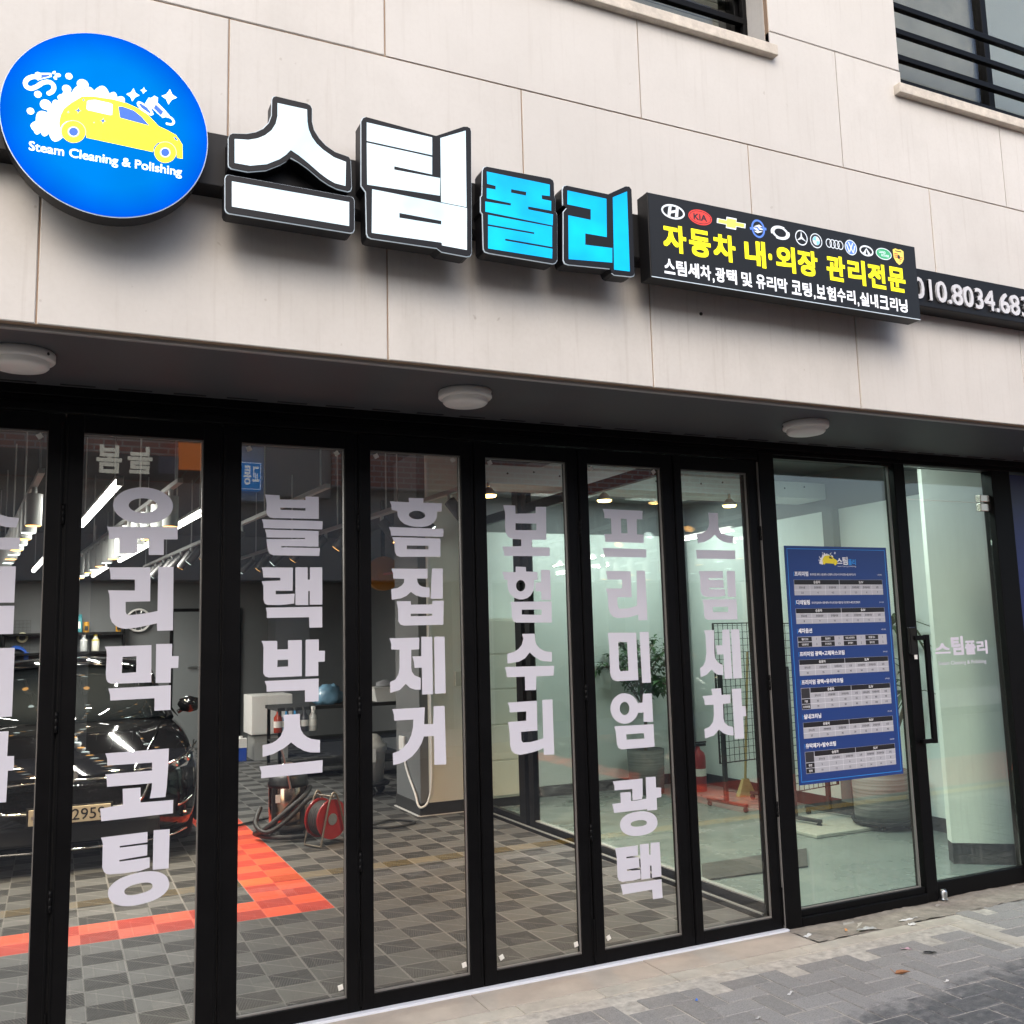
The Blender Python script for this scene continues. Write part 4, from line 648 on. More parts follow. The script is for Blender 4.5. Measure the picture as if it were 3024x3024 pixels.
# street: road, yellow line, red anti-skid patch (all seen in the glass)
mb = MB(); mb.quad((-40, -7.4, -.022), (40, -7.4, -.022), (40, -1.56, -.022), (-40, -1.56, -.022)); struct(mb.build('road', mat('grey_road', (.085, .085, .086), .85, noise=.25, nscale=12)))
mb = MB(); mb.quad((-20, -1.87, -.017), (20, -1.87, -.017), (20, -1.71, -.017), (-20, -1.71, -.017)); struct(mb.build('yellow_line', mat('yellow_road_paint', (.62, .36, .03), .7, noise=.2, nscale=20)))
mb = MB(); mb.quad((5.6, -3.5, -.016), (12, -3.5, -.016), (12, -2.0, -.016), (5.6, -2.0, -.016)); struct(mb.build('red_road_patch', mat('red_road_paint', (.55, .07, .04), .8, noise=.2, nscale=15)))
mb = MB(); mb.box(-20, -11, -.02, 25, -7.4, .12); struct(mb.build('far_pavement', mat('far_paving', (.3, .29, .28), .85, noise=.2)))

# floors inside
mb = MB(); mb.box(-4.0, .86, -.02, 3.64, 12.4, .02); struct(mb.build('floor', M_tiles))
mb = MB(); mb.box(3.645, .86, -.02, 7.5, 5.3, .018); struct(mb.build('office_floor', M_epoxy))

# ------------------------------------------------------------------ the building
B = thing('shop_building', (2.4, .4, 0), 'pale limestone clad building over the glazed shop front', 'building')
def part(mbx, name, m, bevel=0.0, parent=None):
    o = mbx.build(name, m, None, bevel)
    return keep(o, parent or B)

OPEN = [(1.30, 4.40, 3.175, 6.2), (4.055, 4.40, 6.8, 6.2)]
def cut(r, h):
    x0, z0, x1, z1 = r; a, b, c, e = h
    if c <= x0 or a >= x1 or e <= z0 or b >= z1: return [r]
    out = []
    if a > x0: out.append((x0, z0, a, z1))
    if c < x1: out.append((c, z0, x1, z1))
    m0, m1 = max(a, x0), min(c, x1)
    if b > z0: out.append((m0, z0, m1, b))
    if e < z1: out.append((m0, e, m1, z1))
    return [q for q in out if q[2] - q[0] > .01 and q[3] - q[1] > .01]
ROWS = [2.62, 3.242, 3.864, 4.492, 5.115, 5.738, 6.361, 6.984, 7.6]
mb = MB(); bk = MB()
rnd = random.Random(11)
for r in range(len(ROWS) - 1):
    off = .6 if r % 2 else 0
    for k in range(-4, 9):
        x0, x1 = k * 1.2 + off, (k + 1) * 1.2 + off
        rc = [(x0, ROWS[r], x1, ROWS[r + 1])]
        notch = [h for h in OPEN if h[0] < x1 and h[2] > x0 and ROWS[r] < h[1] < ROWS[r + 1]]
        for h in OPEN:
            rc = [q for p in rc for q in cut(p, h)]
        if notch:
            h = notch[0]; g = .0028; z0, z1 = ROWS[r] + g, ROWS[r + 1] - g; xa, xb = x0 + g, x1 - g; m0, m1, b = h[0], h[2], h[1]
            pl = [(xa, z0), (xb, z0)]
            pl += [(xb, z1), (m1, z1), (m1, b)] if m1 < xb else [(xb, b)]
            pl += [(m0, b), (m0, z1), (xa, z1)] if m0 > xa else [(xa, b)]
            mb.col = rnd.random(); mb.prism([pl], 0, .03, back=False)
            rc = []
        for (a, b, c, e) in rc:
            mb.col = rnd.random()
            g, bv = .0028, .003
            xs, zs = (a + g, c - g), (b + g, e - g)
            o = [(xs[0], zs[0]), (xs[1], zs[0]), (xs[1], zs[1]), (xs[0], zs[1])]
            q = [(xs[0] + bv, zs[0] + bv), (xs[1] - bv, zs[0] + bv), (xs[1] - bv, zs[1] - bv), (xs[0] + bv, zs[1] - bv)]
            yj = rnd.uniform(-.0008, .0008)
            vs = [(p[0], yj, p[1]) for p in q] + [(p[0], .003, p[1]) for p in o] + [(p[0], .03, p[1]) for p in o]
            mb.add(vs, [(0, 1, 2, 3)] + [(i + 4, (i + 1) % 4 + 4, (i + 1) % 4, i) for i in range(4)] + [(i + 8, (i + 1) % 4 + 8, (i + 1) % 4 + 4, i + 4) for i in range(4)])
mb.col = None
part(mb, 'stone_facade', M_stone)
rc = [(-4.8, 2.621, 10.8, 7.6)]
for h in OPEN: rc = [q for p in rc for q in cut(p, h)]
for (a, b, c, e) in rc: bk.box(a, .0055, b, c, .25, e)
part(bk, 'wall_backing', M_joint)
mb = MB(); mb.box(-4.8, .031, 2.608, 10.8, .05, 2.6205); part(mb, 'drip_trim', mat('trim_metal', (.30, .29, .28), .5))
mb = MB(); mb.box(-4.8, .052, 2.615, 10.8, .775, 2.66)
rnd = random.Random(2)
part(mb, 'soffit', M_soffit)
x = -1.0
while x < 6.2:
    mb = MB(); mb.box(x, .736, 2.6125, x + .13, .752, 2.616); x += .215
    part(mb, 'soffit_vent', M_blackm)
mb = MB(); mb.box(-4.8, .775, 2.575, 10.8, .86, 2.66); mb.box(-4.8, .79, 2.548, 10.8, .86, 2.5755); mb.box(-4.8, .783, 2.512, 3.6, .90, 2.549); mb.box(3.6, .783, 2.560, 10.8, .90, 2.5485)
part(mb, 'door_track', M_black, bevel=.004)
mb = MB(); mb.box(-2.0, .768, -.01, 3.612, .80, .012); part(mb, 'threshold_strip', M_alu, bevel=.002)
mb = MB(); mb.box(-2.0, .80, -.01, 3.70, .86, .008); part(mb, 'floor_track', M_black)
# upper floor windows
M_room = mat('dim_room_wall', (.16, .155, .145), .8, noise=.15, nscale=2)
def upper_window(x0, x1, z0, z1, sill_x0, sill_x1, mull, depth, rail, ry=.045):
    w = MB(); f = .05
    yy = depth
    w.box(x0, yy, z0, x0 + f, yy + .07, z1); w.box(x1 - f, yy, z0, x1, yy + .07, z1); w.box(x0 + f, yy, z0, x1 - f, yy + .07, z0 + f); w.box(x0 + f, yy, z1 - f, x1 - f, yy + .07, z1)
    for m in mull: w.box(m, yy + .002, z0 + f, m + .05, yy + .068, z1 - f)
    o = part(w, 'window', M_black, bevel=.003)
    g = MB(); g.box(x0 + f, yy + .03, z0 + f, x1 - f, yy + .036, z1 - f)
    keep2(g.build('pane', M_upglass), o)
    s = MB(); xm = (sill_x0 + sill_x1) / 2 - .15
    s.box(sill_x0, -.04, z0 - .055, xm - .002, yy, z0); s.box(xm + .002, -.04, z0 - .055, sill_x1, yy, z0)
    keep2(s.build('sill', M_sill, bevel=.004), o)
    for (ra, rb) in ((x0 - .02, x0 - .001), (x1 + .001, x1 + .02)):
        v = MB(); v.box(ra, .0305, z0, rb, yy + .07, z1); keep2(v.build('reveal', M_stone), o)
    rr = MB()
    for z in rail: rr.box(x0 + .003, ry, z - .016, x1 - .003, ry + .03, z + .016)
    xx = x0 + .003
    for xx in (x0 + .003, x1 - .028): rr.box(xx, ry + .001, z0 + .001, xx + .025, ry + .029, z1 - .3)
    keep2(rr.build('railing', M_black, bevel=.002), o)
    return o
def keep2(o, parent):
    """sub-part of a part whose own transform is the identity in world space"""
    o.parent = parent
    return o

upper_window(1.30, 3.172, 4.40, 6.2, 1.2, 3.19, (2.2,), .185, (4.47, 4.63, 4.79, 4.95), .145)
wr = upper_window(4.055, 6.8, 4.40, 6.2, 4.0, 6.9, (5.02,), .20, (4.475, 4.62, 4.773, 4.925))
# dim rooms behind the upper windows
mb = MB()
for (a, c) in ((.9, 3.6), (3.7, 7.2)):
    mb.quad((a, 2.4, 4.2), (c, 2.4, 4.2), (c, 2.4, 6.5), (a, 2.4, 6.5)); mb.quad((a, .26, 4.2), (a, 2.4, 4.2), (a, 2.4, 6.5), (a, .26, 6.5)); mb.quad((c, .26, 4.2), (c, 2.4, 4.2), (c, 2.4, 6.5), (c, .26, 6.5))
    mb.quad((a, .26, 6.5), (c, .26, 6.5), (c, 2.4, 6.5), (a, 2.4, 6.5)); mb.quad((a, .26, 4.19), (c, .26, 4.19), (c, 2.4, 4.19), (a, 2.4, 4.19))
part(mb, 'upper_room', M_room)
mb = MB(); z = 4.5
while z < 6.1:
    mb.box(1.36, .26, z, 3.08, .268, z + .03); z += .036
part(mb, 'window_blind', mat('blind_slats', (.32, .31, .28), .6))
mb = MB(); mb.box(4.10, .29, 4.45, 5.06, .30, 6.15); mb2 = MB(); mb2.box(5.08, .29, 4.45, 6.7, .30, 6.15); part(mb2, 'sky_reflection_sheet', mat('pale_sky_reflection', (.56, .58, .58), .7))  # pale sheet added behind the right pane, standing in for reflected sky
part(mb, 'curtain', mat('grey_curtain', (.44, .415, .37), .9, noise=.2, nscale=4))
# ------------------------------------------------------------------ folding glass doors
SEAMS = [-.525, .102, .716, 1.311, 1.883, 2.457, 3.037, 3.60]
GL = [(-.45, .039), (.170, .637), (.795, 1.252), (1.371, 1.819), (1.947, 2.393), (2.515, 2.965), (3.091, 3.536)]
ZB, ZT, PB, PT = .012, 2.508, .070, 2.436
WORDS = [('steam', -3.492, '스팀세차'), ('yurimak', 0, '유리막코팅'), ('blackbox', 0, '블랙박스'), ('heumjip', 0, '흠집제거'), ('boheom', 0, '보험수리'), ('premium', 0, '프리미엄 광택'), ('steam', 0, '스팀세차')]
NAMES_ = ['first', 'second', 'third', 'fourth', 'fifth', 'sixth', 'seventh']
for i, (a, c) in enumerate(GL):
    x0, x1 = SEAMS[i] + .003, SEAMS[i + 1] - .003
    w = MB()
    w.box(x0, .80, ZB, a, .85, ZT); w.box(c, .80, ZB, x1, .85, ZT)
    w.box(a, .80, ZB, c, .85, PB); w.box(a, .80, PT, c, .85, ZT)
    w.box(x0 + .004, .797, .05, x0 + .012, .80, 2.46); w.box(x1 - .012, .797, .05, x1 - .004, .80, 2.46)
    fr = part(w, 'folding_door', M_black, bevel=.004)
    fr['label'] = 'folding glass door lettered ' + WORDS[i][2]
    g = MB(); g.box(a, .828, PB, c, .836, PT); keep2(g.build('pane', M_glass), fr)
    bd = MB(); t = .006
    bd.box(a, .812, PB, c, .827, PB + t); bd.box(a, .812, PT - t, c, .827, PT); bd.box(c - .004, .814, PB + t, c, .827, PT - t)
    keep2(bd.build('glazing_bead', M_bead), fr)
    L = MB()
    key, dx, wd = WORDS[i]
    for k, comp in enumerate(DATA['cols'][key]):
        L.poly([[(p[0] + dx, p[1]) for p in r] for r in comp], .8272 - .00012 * (k % 5))
    keep2(L.build('lettering', M_vinyl), fr)
    cnt = 0
    for (sx, sz, ang) in ((a + .035, PT - .022, 28), (c - .032, PT - .02, 35), (c - .022, PB + .042, 12), (a + .035, PB + .045, 24)):
        cnt += 1
        if (i, cnt) in ((1, 1), (1, 2), (1, 3), (0, 1), (2, 4), (3, 4), (4, 2), (5, 3), (6, 1), (6, 2), (6, 3), (6, 4)): continue
        ca, sa = math.cos(R_(ang)), math.sin(R_(ang)); h = .0105
        st = MB(); st.prism([[(sx + ca * p - sa * q, sz + sa * p + ca * q) for p, q in ((-h, -h), (h, -h), (h, h), (-h, h))]], .8235, .8278)
        keep2(st.build('corner_sticker', M_sticker), fr)
    if i % 2 == 0:
        for zc in (.62, 1.285, 2.1):
            hg = MB(); hg.lathe((x1 + .003, .796, zc), [(0, -.04), (.0075, -.04), (.0075, -.014), (.006, -.013), (.0075, -.012), (.0075, .013), (.006, .014), (.0075, .015), (.0075, .04), (0, .04)], 12)
            keep2(hg.build('hinge', M_black), fr)
        hg = MB(); hg.box(x1 - .004, .792, .03, x1 + .004, .80, .22); keep2(hg.build('drop_bolt', M_black, bevel=.002), fr)
    ws = MB(); ws.box(x1 - .004, .815, .02, x1 + .010, .84, 2.50); keep2(ws.build('weather_strip', M_blackm), fr)
# fixed light and entrance door
mb = MB(); mb.box(3.606, .785, .0, 3.714, .87, 2.56); part(mb, 'corner_post', M_black, bevel=.004)
mb = MB(); mb.box(3.6, .79, .0, 3.613, .80, 2.5); part(mb, 'post_trim', M_bead)
w = MB(); w.box(3.714, .80, .0, 4.64, .86, .084); w.box(3.714, .80, 2.53, 4.64, .86, 2.56); w.box(4.64, .79, 0, 4.728, .87, 2.56); w.box(3.715, .785, .0, 4.64, .80, .052)
fx = part(w, 'fixed_window', M_black, bevel=.004)
g = MB(); g.box(3.714, .828, .084, 4.64, .838, 2.53); keep2(g.build('pane', M_green), fx)
bd = MB(); bd.box(4.612, .81, .084, 4.617, .826, 2.53); bd.box(3.714, .815, .084, 4.61, .827, .089); keep2(bd.build('glazing_bead', M_bead), fx)
w = MB(); w.box(5.495, .79, 0, 5.667, .87, 2.56); w.box(4.728, .795, 2.545, 5.495, .865, 2.5595); w.box(4.728, .81, .003, 5.495, .85, .095)
jb = part(w, 'entrance_door', M_black, bevel=.004)
jb['label'] = 'frameless glass entrance door with black pull handle'
g = MB(); g.box(4.735, .828, .095, 5.493, .838, 2.337); keep2(g.build('pane', M_green), jb)
g = MB(); g.box(4.730, .828, 2.342, 5.494, .838, 2.544); keep2(g.build('transom_pane', M_green), jb)
h = MB()
h.box(4.752, .755, .885, 4.787, .775, 1.515); h.box(4.672, .757, 1.485, 4.752, .773, 1.512); h.box(4.672, .757, .887, 4.752, .773, .912)
h.box(4.678, .773, 1.487, 4.694, .83, 1.510); h.box(4.678, .773, .889, 4.694, .83, .910)
keep2(h.build('handle', M_black, bevel=.003), jb)
h = MB(); h.box(4.64, .768, 1.40, 4.70, .79, 1.565); keep2(h.build('lock', mat('gloss_black_plastic', (.01, .01, .011), .12), bevel=.008), jb)
h = MB(); h.box(4.662, .764, 1.375, 4.684, .768, 1.40); keep2(h.build('lock_badge', M_white), jb)
h = MB(); h.box(5.405, .815, 2.285, 5.50, .85, 2.335); h.box(5.405, .813, 2.345, 5.475, .851, 2.39); h.box(5.475, .81, 2.345, 5.55, .855, 2.39)
keep2(h.build('patch_fitting', mat('satin_nickel', (.62, .57, .52), .25, metal=.9), bevel=.003), jb)
h = MB(); h.lathe((4.75, .775, .01), [(.0, .055), (.016, .053), (.022, .04), (.02, .015), (.024, 0)], 14); keep2(h.build('door_stop', M_steel), jb)
lt = MB()
x0 = 4.905
ws = [('스', .10, .085), ('팀', .105, .125), ('폴', .105, .095), ('리', .105, .095)]
xx = 4.905
for ch, wdt, hh in (('스', .13, .075), ('팀', .105, .115), ('폴', .095, .085), ('리', .095, .085)):
    text(lt, ch, xx, 1.385 + (.012 if ch == '스' else 0), xx + wdt, 1.385 + hh, .827, .04); xx += wdt + .011
text(lt, 'Steam Cleaning & Polishing', 4.925, 1.322, 5.34, 1.352, .827, .006)
keep2(lt.build('lettering', mat('faint_vinyl', (.60, .58, .68), .5)), jb)
# lit advertising panel at the right
w = MB(); w.box(5.667, .80, .10, 7.2, .84, 2.53)
part(w, 'side_panel', mat('navy_panel', (.012, .022, .12), .35))
w = MB(); w.box(5.667, .80, 0, 7.2, .86, .1); w.box(7.2, .3, 0, 10.8, .9, 2.615); part(w, 'side_wall', M_black)

# ------------------------------------------------------------------ rooms
mb = MB()
mb.box(-4.0, .9, 3.3, 7.5, 12.6, 3.4); part(mb, 'hall_ceiling', M_walldark)
mb = MB(); mb.box(-4.0, 12.4, 0, 7.5, 12.6, 3.3); mb.box(-4.2, .9, 0, -4.0, 12.6, 3.3); mb.box(4.6, 5.56, 0, 4.8, 12.4, 3.3); part(mb, 'hall_wall', M_wallgrey)
mb = MB(); mb.box(-4.0, .862, 2.56, 7.5, .9, 3.3); part(mb, 'front_bulkhead', M_walldark)
mb = MB(); mb.box(3.06, 4.9, .13, 3.64, 5.56, 3.3, 0); cc = part(mb, 'column', M_wallgrey)
mb = MB(); mb.box(3.14, 4.886, .13, 3.635, 4.899, 3.3); keep2(mb.build('cream_facing', M_cream), cc)
mb = MB(); mb.box(3.05, 4.885, .02, 3.64, 5.56, .129); keep2(mb.build('skirting', M_blackm), cc)
mb = MB(); mb.box(3.04, 4.87, .02, 3.65, 4.884, .026); mb.box(3.03, 4.885, .02, 3.049, 5.56, .026); keep2(mb.build('sealant_line', M_white), cc)
mb = MB(); mb.box(3.145, 4.868, 0.2, 3.175, 4.885, 3.2); keep2(mb.build('cable_trunking', M_white, bevel=.003), cc)
mb = MB(); mb.box(3.40, 4.862, 1.14, 3.50, 4.885, 1.27); mb.box(3.42, 4.858, 1.16, 3.48, 4.862, 1.25); keep2(mb.build('wall_switch', mat('ivory_plastic', (.55, .54, .46), .4), bevel=.003), cc)
# office behind the glass
mb = MB(); mb.box(3.64, 5.2, .12, 6.3, 5.32, 2.60); mb.box(6.22, .95, .12, 6.32, 5.2, 2.60); part(mb, 'office_wall', M_mint)
mb = MB(); mb.box(3.64, 5.21, 2.601, 6.3, 5.32, 2.95); mb.box(6.23, .95, 2.601, 6.32, 5.2, 2.95); part(mb, 'upper_wall', M_wallgrey)
mb = MB(); mb.box(6.14, 2.88, .12, 6.219, 3.0, 2.6); part(mb, 'pilaster', mat('grey_pier', (.13, .14, .14), .7))
mb = MB(); mb.box(3.64, 5.185, .018, 6.22, 5.2, .119); mb.box(6.205, .95, .018, 6.22, 5.185, .119); part(mb, 'skirting_board', M_blackm)
mb = MB(); mb.box(3.66, .9, 2.95, 7.5, 5.3, 3.02); part(mb, 'office_ceiling', mat('office_ceiling_paint', (.11, .12, .12), .7, noise=.1, nscale=2))
mb = MB(); mb.box(2.9, 3.0, 2.70, 6.2, 3.35, 2.84)
for k in range(14): mb.cyl((3.1 + k * .22, 2.997, 2.78 + .02 * (k % 2)), (3.1 + k * .22, 3.0, 2.78 + .02 * (k % 2)), .008, n=8, mi=1)
part(mb, 'ceiling_beam', [mat('beam_white', (.55, .57, .56), .6), M_blackm])
mb = MB(); mb.box(5.95, 5.12, .12, 6.2, 5.199, 2.9); part(mb, 'corner_pier', mat('grey_pier', (.13, .14, .14), .7))
# angled display board just inside the door
a0, a1 = Vector((5.456, 1.303)), Vector((6.02, .88))
dv = (a1 - a0).normalized(); nv = Vector((-dv.y, dv.x))
def slab(mbx, z0, z1, t0, t1, e=0):
    p = [a0 + nv * t0 - dv * e, a1 + nv * t0, a1 + nv * t1, a0 + nv * t1 - dv * e]
    mbx.add([(q.x, q.y, z) for z in (z0, z1) for q in p], [(0, 3, 2, 1), (4, 5, 6, 7), (0, 1, 5, 4), (1, 2, 6, 5), (2, 3, 7, 6), (3, 0, 4, 7)])
mb = MB(); slab(mb, .15, 2.95, 0, .12); bb = part(mb, 'angled_pier', mat('off_white_pier', (.80, .81, .74), .6, noise=.05, nscale=3))
mb = MB(); slab(mb, .018, .149, -.004, .12); keep2(mb.build('skirting', M_blackm), bb)
# glass partition between hall and office
w = MB(); X0 = 3.625
for (y0, y1) in ((.90, .98), (3.77, 3.86), (3.93, 4.05), (4.78, 4.88)): w.box(X0, y0, .02, X0 + .05, y1, 2.95)
for (y0, y1) in ((.98, 3.77), (4.05, 4.78)):
    w.box(X0 + .001, y0, .02, X0 + .049, y1, .09); w.box(X0 + .001, y0, 2.60, X0 + .049, y1, 2.68)
w.box(X0 - .05, .9, .018, X0, 4.88, .045)
w.box(X0 + .001, .98, 2.20 + .42, X0 + .049, .985, 2.66)
pt = part(w, 'glass_partition', M_black, bevel=.003)
g = MB(); g.box(X0 + .02, .98, .09, X0 + .03, 3.77, 2.60); g.box(X0 + .02, 4.05, .09, X0 + .03, 4.78, 2.60); keep2(g.build('pane', M_part), pt)
bd = MB(); bd.box(X0 + .005, .98, .091, X0 + .045, 3.77, .098); bd.box(X0 - .045, .95, .046, X0 - .03, 4.7, .052); bd.box(X0 + .01, 3.862, .1, X0 + .04, 3.868, 2.6); keep2(bd.build('edge_strip', mat('strip_alu', (.45, .45, .43), .4, metal=.6)), pt)

# ------------------------------------------------------------------ signs
M_signside = mat('sign_return_black', (.006, .006, .007), .5, spec=.3)
M_signface = mat('sign_face_black', (.006, .006, .008), .45, spec=.3)
def emat(name, col, s):
    m = mat(name, tuple(min(1, c) * .8 for c in col), .35, emit=col, es=s)
    return m
M_led_w = emat('lit_white_acrylic', (.93, .98, 1.0), 0.650)
M_led_c = emat('lit_cyan_acrylic', (.005, .60, .93), 0.526)
M_led_y = emat('lit_yellow_acrylic', (.95, .86, .0), 0.495)
M_led_dw = emat('lit_white_print', (.85, .87, .92), 0.445)
M_edge = emat('acrylic_edge', (.62, .72, .80), 0.186)

def acrylic(name, c0, c1, s0, s1):
    n = NB(name)
    n.b.inputs['Base Color'].default_value = (*[c * .6 for c in c0], 1); n.b.inputs['Roughness'].default_value = .35; n.b.inputs['Specular IOR Level'].default_value = .2
    v = n.ramp(n.noise(5.5, 2, .45), .32, .68)       # uneven LED glow inside the letter
    n.put(n.b.inputs['Emission Color'], n.mix(v, c0, c1)); n.put(n.b.inputs['Emission Strength'], n.ramp(v, 0, 1, s0, s1))
    return n.m
M_led_w = acrylic('lit_white_face', (.56, .78, .92), (.96, .99, 1.0), .40, .52)
M_led_c = acrylic('lit_cyan_face', (.0, .36, .80), (.0, .60, .88), .46, .56)

# black carrier bar running behind all the signs
mb = MB(); mb.box(-2.2, -.10, 3.152, 4.98, -.001, 3.348)
bar_t = tag(mb.build('sign_bar', M_signside, bevel=.004), 'long black carrier bar fixed along the stone facade behind the shop signs', 'sign bar')
ph = MB(); text(ph, '010.8034.683', 3.895, 3.184, 4.745, 3.296, -.112, .012)
tx = ph.v[:]; fs = ph.fc[:]
p2 = MB(); p2.add(tx, fs); nv_ = len(tx)
o = p2.build('phone_number', mat('white_raised_letters', (.62, .63, .66), .4)); o.parent = bar_t
so = o.modifiers.new('depth', 'SOLIDIFY'); so.thickness = .011; so.offset = -1

def letter(name, key, label, face_m, z):
    d = DATA['sign'][key]
    xs = [p[0] for r in d['outer'] for p in r]; zs = [p[1] for r in d['outer'] for p in r]
    cx, cz = (min(xs) + max(xs)) / 2, min(zs)
    t = thing(name, (cx, -.10, cz), label, 'sign letter', 'lit channel letters of the shop name')
    b = MB(); f = MB(); e = MB()
    def grow(r, k):
        mx, mz = sum(p[0] for p in r) / len(r), sum(p[1] for p in r) / len(r)
        return [(p[0] + math.copysign(k, p[0] - mx), p[1] + math.copysign(k, p[1] - mz)) for p in r]
    for r in d['outer']:
        e.prism([grow(r, .0022)], -.176, -.171)
        b.prism([r], -.1795, -.1002)
    for k, c in enumerate(d['face']):
        f.prism(c, -.1804, -.1796)
    keep(b.build('casing', M_signface), t); keep(f.build('lit_face', face_m), t); keep(e.build('acrylic_edge', M_edge), t)
    return t
letter('channel_letter', 'seu', 'white lit channel letter shaped like a roof over a bar', M_led_w, 0)
letter('channel_letter', 'tim', 'tall white lit channel letter of stacked blocks beside the cyan letters', M_led_w, 0)
letter('channel_letter', 'pol', 'cyan lit channel letter with many thin black slits, beside the tall white letter', M_led_c, 0)
letter('channel_letter', 'ri', 'cyan lit channel letter with an upright stroke, next to the black lightbox', M_led_c, 0)

# round sign
RS = DATA['rs']
cx, cz, rr = RS['disc']
rt = thing('round_sign', (cx, -.10, cz - rr), 'round blue lit sign showing a yellow car in white foam', 'sign')
mb = MB(); mb.cyl((cx, -.172, cz), (cx, -.1002, cz), rr * 1.004, n=96); keep(mb.build('casing', M_signside), rt)
def make_blue():
    n = NB('lit_blue_acrylic')
    n.b.inputs['Base Color'].default_value = (.0, .02, .07, 1); n.b.inputs['Specular IOR Level'].default_value = .0
    n.b.inputs['Roughness'].default_value = .3
    # rows of LEDs inside the box give a soft, uneven glow through the acrylic
    x, y, z = n.xyz()
    dx = n.f('SUBTRACT', x, cx); dz = n.f('SUBTRACT', z, cz)
    r2 = n.f('ADD', n.f('MULTIPLY', dx, dx), n.f('MULTIPLY', dz, dz))
    rim = n.ramp(r2, .045, .098)
    cl = n.noise(4.5, 2, .4)
    c = n.mix(rim, (.0, .27, .95), (.0, .12, .95))
    n.put(n.b.inputs['Emission Color'], c)
    n.put(n.b.inputs['Emission Strength'], n.ramp(cl, .3, .7, .42, .52))
    return n.m
mb = MB(); mb.cyl((cx, -.180, cz), (cx, -.1725, cz), rr, n=96); keep(mb.build('lit_face', make_blue()), rt)
mb = MB(); mb.prism(ring(cx, cz, rr + .003, rr + .003, .004, 96), -.1765, -.174); keep(mb.build('acrylic_edge', M_edge), rt)
Y0 = -.1804
M_pw = emat('lit_white_foam', (.86, .96, 1.0), 0.569)
M_py = emat('lit_yellow_print', (.93, .90, .0), 0.569)
M_pb = emat('lit_blue_print', (.004, .095, .48), 0.464)
w = MB(); ye = MB(); bl = MB()
w.poly([RS['foam']], Y0)
for b in RS['bub']: w.poly([b], Y0 - .0002)
for b in RS['spk_w'] + RS['petal']: w.poly([b], Y0 - .0002)
hp = smooth_pts([(p[0], 0, p[1]) for p in RS['hose']], 4)
for k, p in enumerate(hp): w.poly([oval(p.x, p.z, .0072, .0078, 10)], Y0 - .0003 - .00002 * (k % 6))
w.poly([RS['nozz']], Y0 - .0006)
for k in ('pad', 'pol'): w.poly([RS[k]], Y0 - (.0004 if k == 'pad' else .0006))
cpn = smooth_pts([(p[0], 0, p[1]) for p in RS['cord']], 5)
for k, p in enumerate(cpn): w.poly([oval(p.x, p.z, .0042, .0042, 8)], Y0 - .0003 - .00002 * (k % 6))
ye.poly([RS['car']], Y0 - .0008)
for k in range(2):
    wc = RS['wheel'][k]; mx = sum(p[0] for p in wc) / len(wc); mz = sum(p[1] for p in wc) / len(wc)
    bl.poly([[(mx + (p[0] - mx) * 1.06, mz + (p[1] - mz) * 1.06) for p in wc]], Y0 - .0010)
    ye.poly([wc], Y0 - .0012); bl.poly([[(mx + (p[0] - mx) * .50, mz + (p[1] - mz) * .50) for p in wc]], Y0 - .0014)
    w.poly([[(mx + (p[0] - mx) * .44, mz + (p[1] - mz) * .44) for p in wc]], Y0 - .0016); bl.poly([[(mx + (p[0] - mx) * .38, mz + (p[1] - mz) * .38) for p in wc]], Y0 - .0018)
w.poly([RS['win_w']], Y0 - .0010); bl.poly([RS['win_b']], Y0 - .0010); bl.poly([RS['hl']], Y0 - .0010)
for s in RS['spk_b']: bl.poly([s], Y0 - .0010)
for k in ('nozz_b', 'pad_b', 'pol_b'): bl.poly([RS[k]], Y0 - .0009)
tq = RS['text']
text(w, 'Steam Cleaning & Polishing', tq[0][0], 3.1175, tq[1][0], 3.158, Y0 - .0004, .018)
keep(w.build('foam_print', M_pw), rt); keep(ye.build('car_print', M_py), rt); keep(bl.build('detail_print', M_pb), rt)

# black lightbox with car makers' badges
lt = thing('lightbox_sign', (3.07, -.10, 3.04), 'oblong black lightbox with yellow lettering and a row of car badges', 'sign')
q = [(2.288, 3.04), (3.846, 3.04), (3.846, 3.414), (2.288, 3.414)]
mb = MB(); mb.box(2.288, -.178, 3.04, 3.846, -.1002, 3.414); keep(mb.build('casing', M_signside, bevel=.003), lt)
mb = MB(); mb.prism([[(2.292, 3.044), (3.842, 3.044), (3.842, 3.410), (2.292, 3.410)]], -.181, -.178); keep(mb.build('face', mat('sign_film_black', (.008, .008, .009), .4, spec=.3, emit=(.5, .55, .55), es=.007)), lt)
mb = MB(); mb.prism([[(2.2915, 3.0405), (3.8425, 3.0405), (3.8425, 3.0437), (2.2915, 3.0437)]], -.1808, -.1785); keep(mb.build('acrylic_edge', M_edge), lt)
ly = MB()
yz0 = sum(b[2] for b in DATA['lb']['yel']) / 11; yz1 = sum(b[3] for b in DATA['lb']['yel']) / 11
for ch, bx in zip('자동차내·외장관리전문', DATA['lb']['yel']):
    z0, z1 = yz0, yz1
    if ch == '·': z0, z1 = 3.208, 3.238
    text(ly, ch, bx[0] + .002, z0 + (.0 if ch != '·' else 0), bx[1] - .002, z1, -.1816, .036 if ch != '·' else .03)
keep(ly.build('yellow_lettering', M_led_y), lt)
lw_ = MB()
wz0 = sum(b[2] for b in DATA['lb']['whi']) / 24; wz1 = sum(b[3] for b in DATA['lb']['whi']) / 24
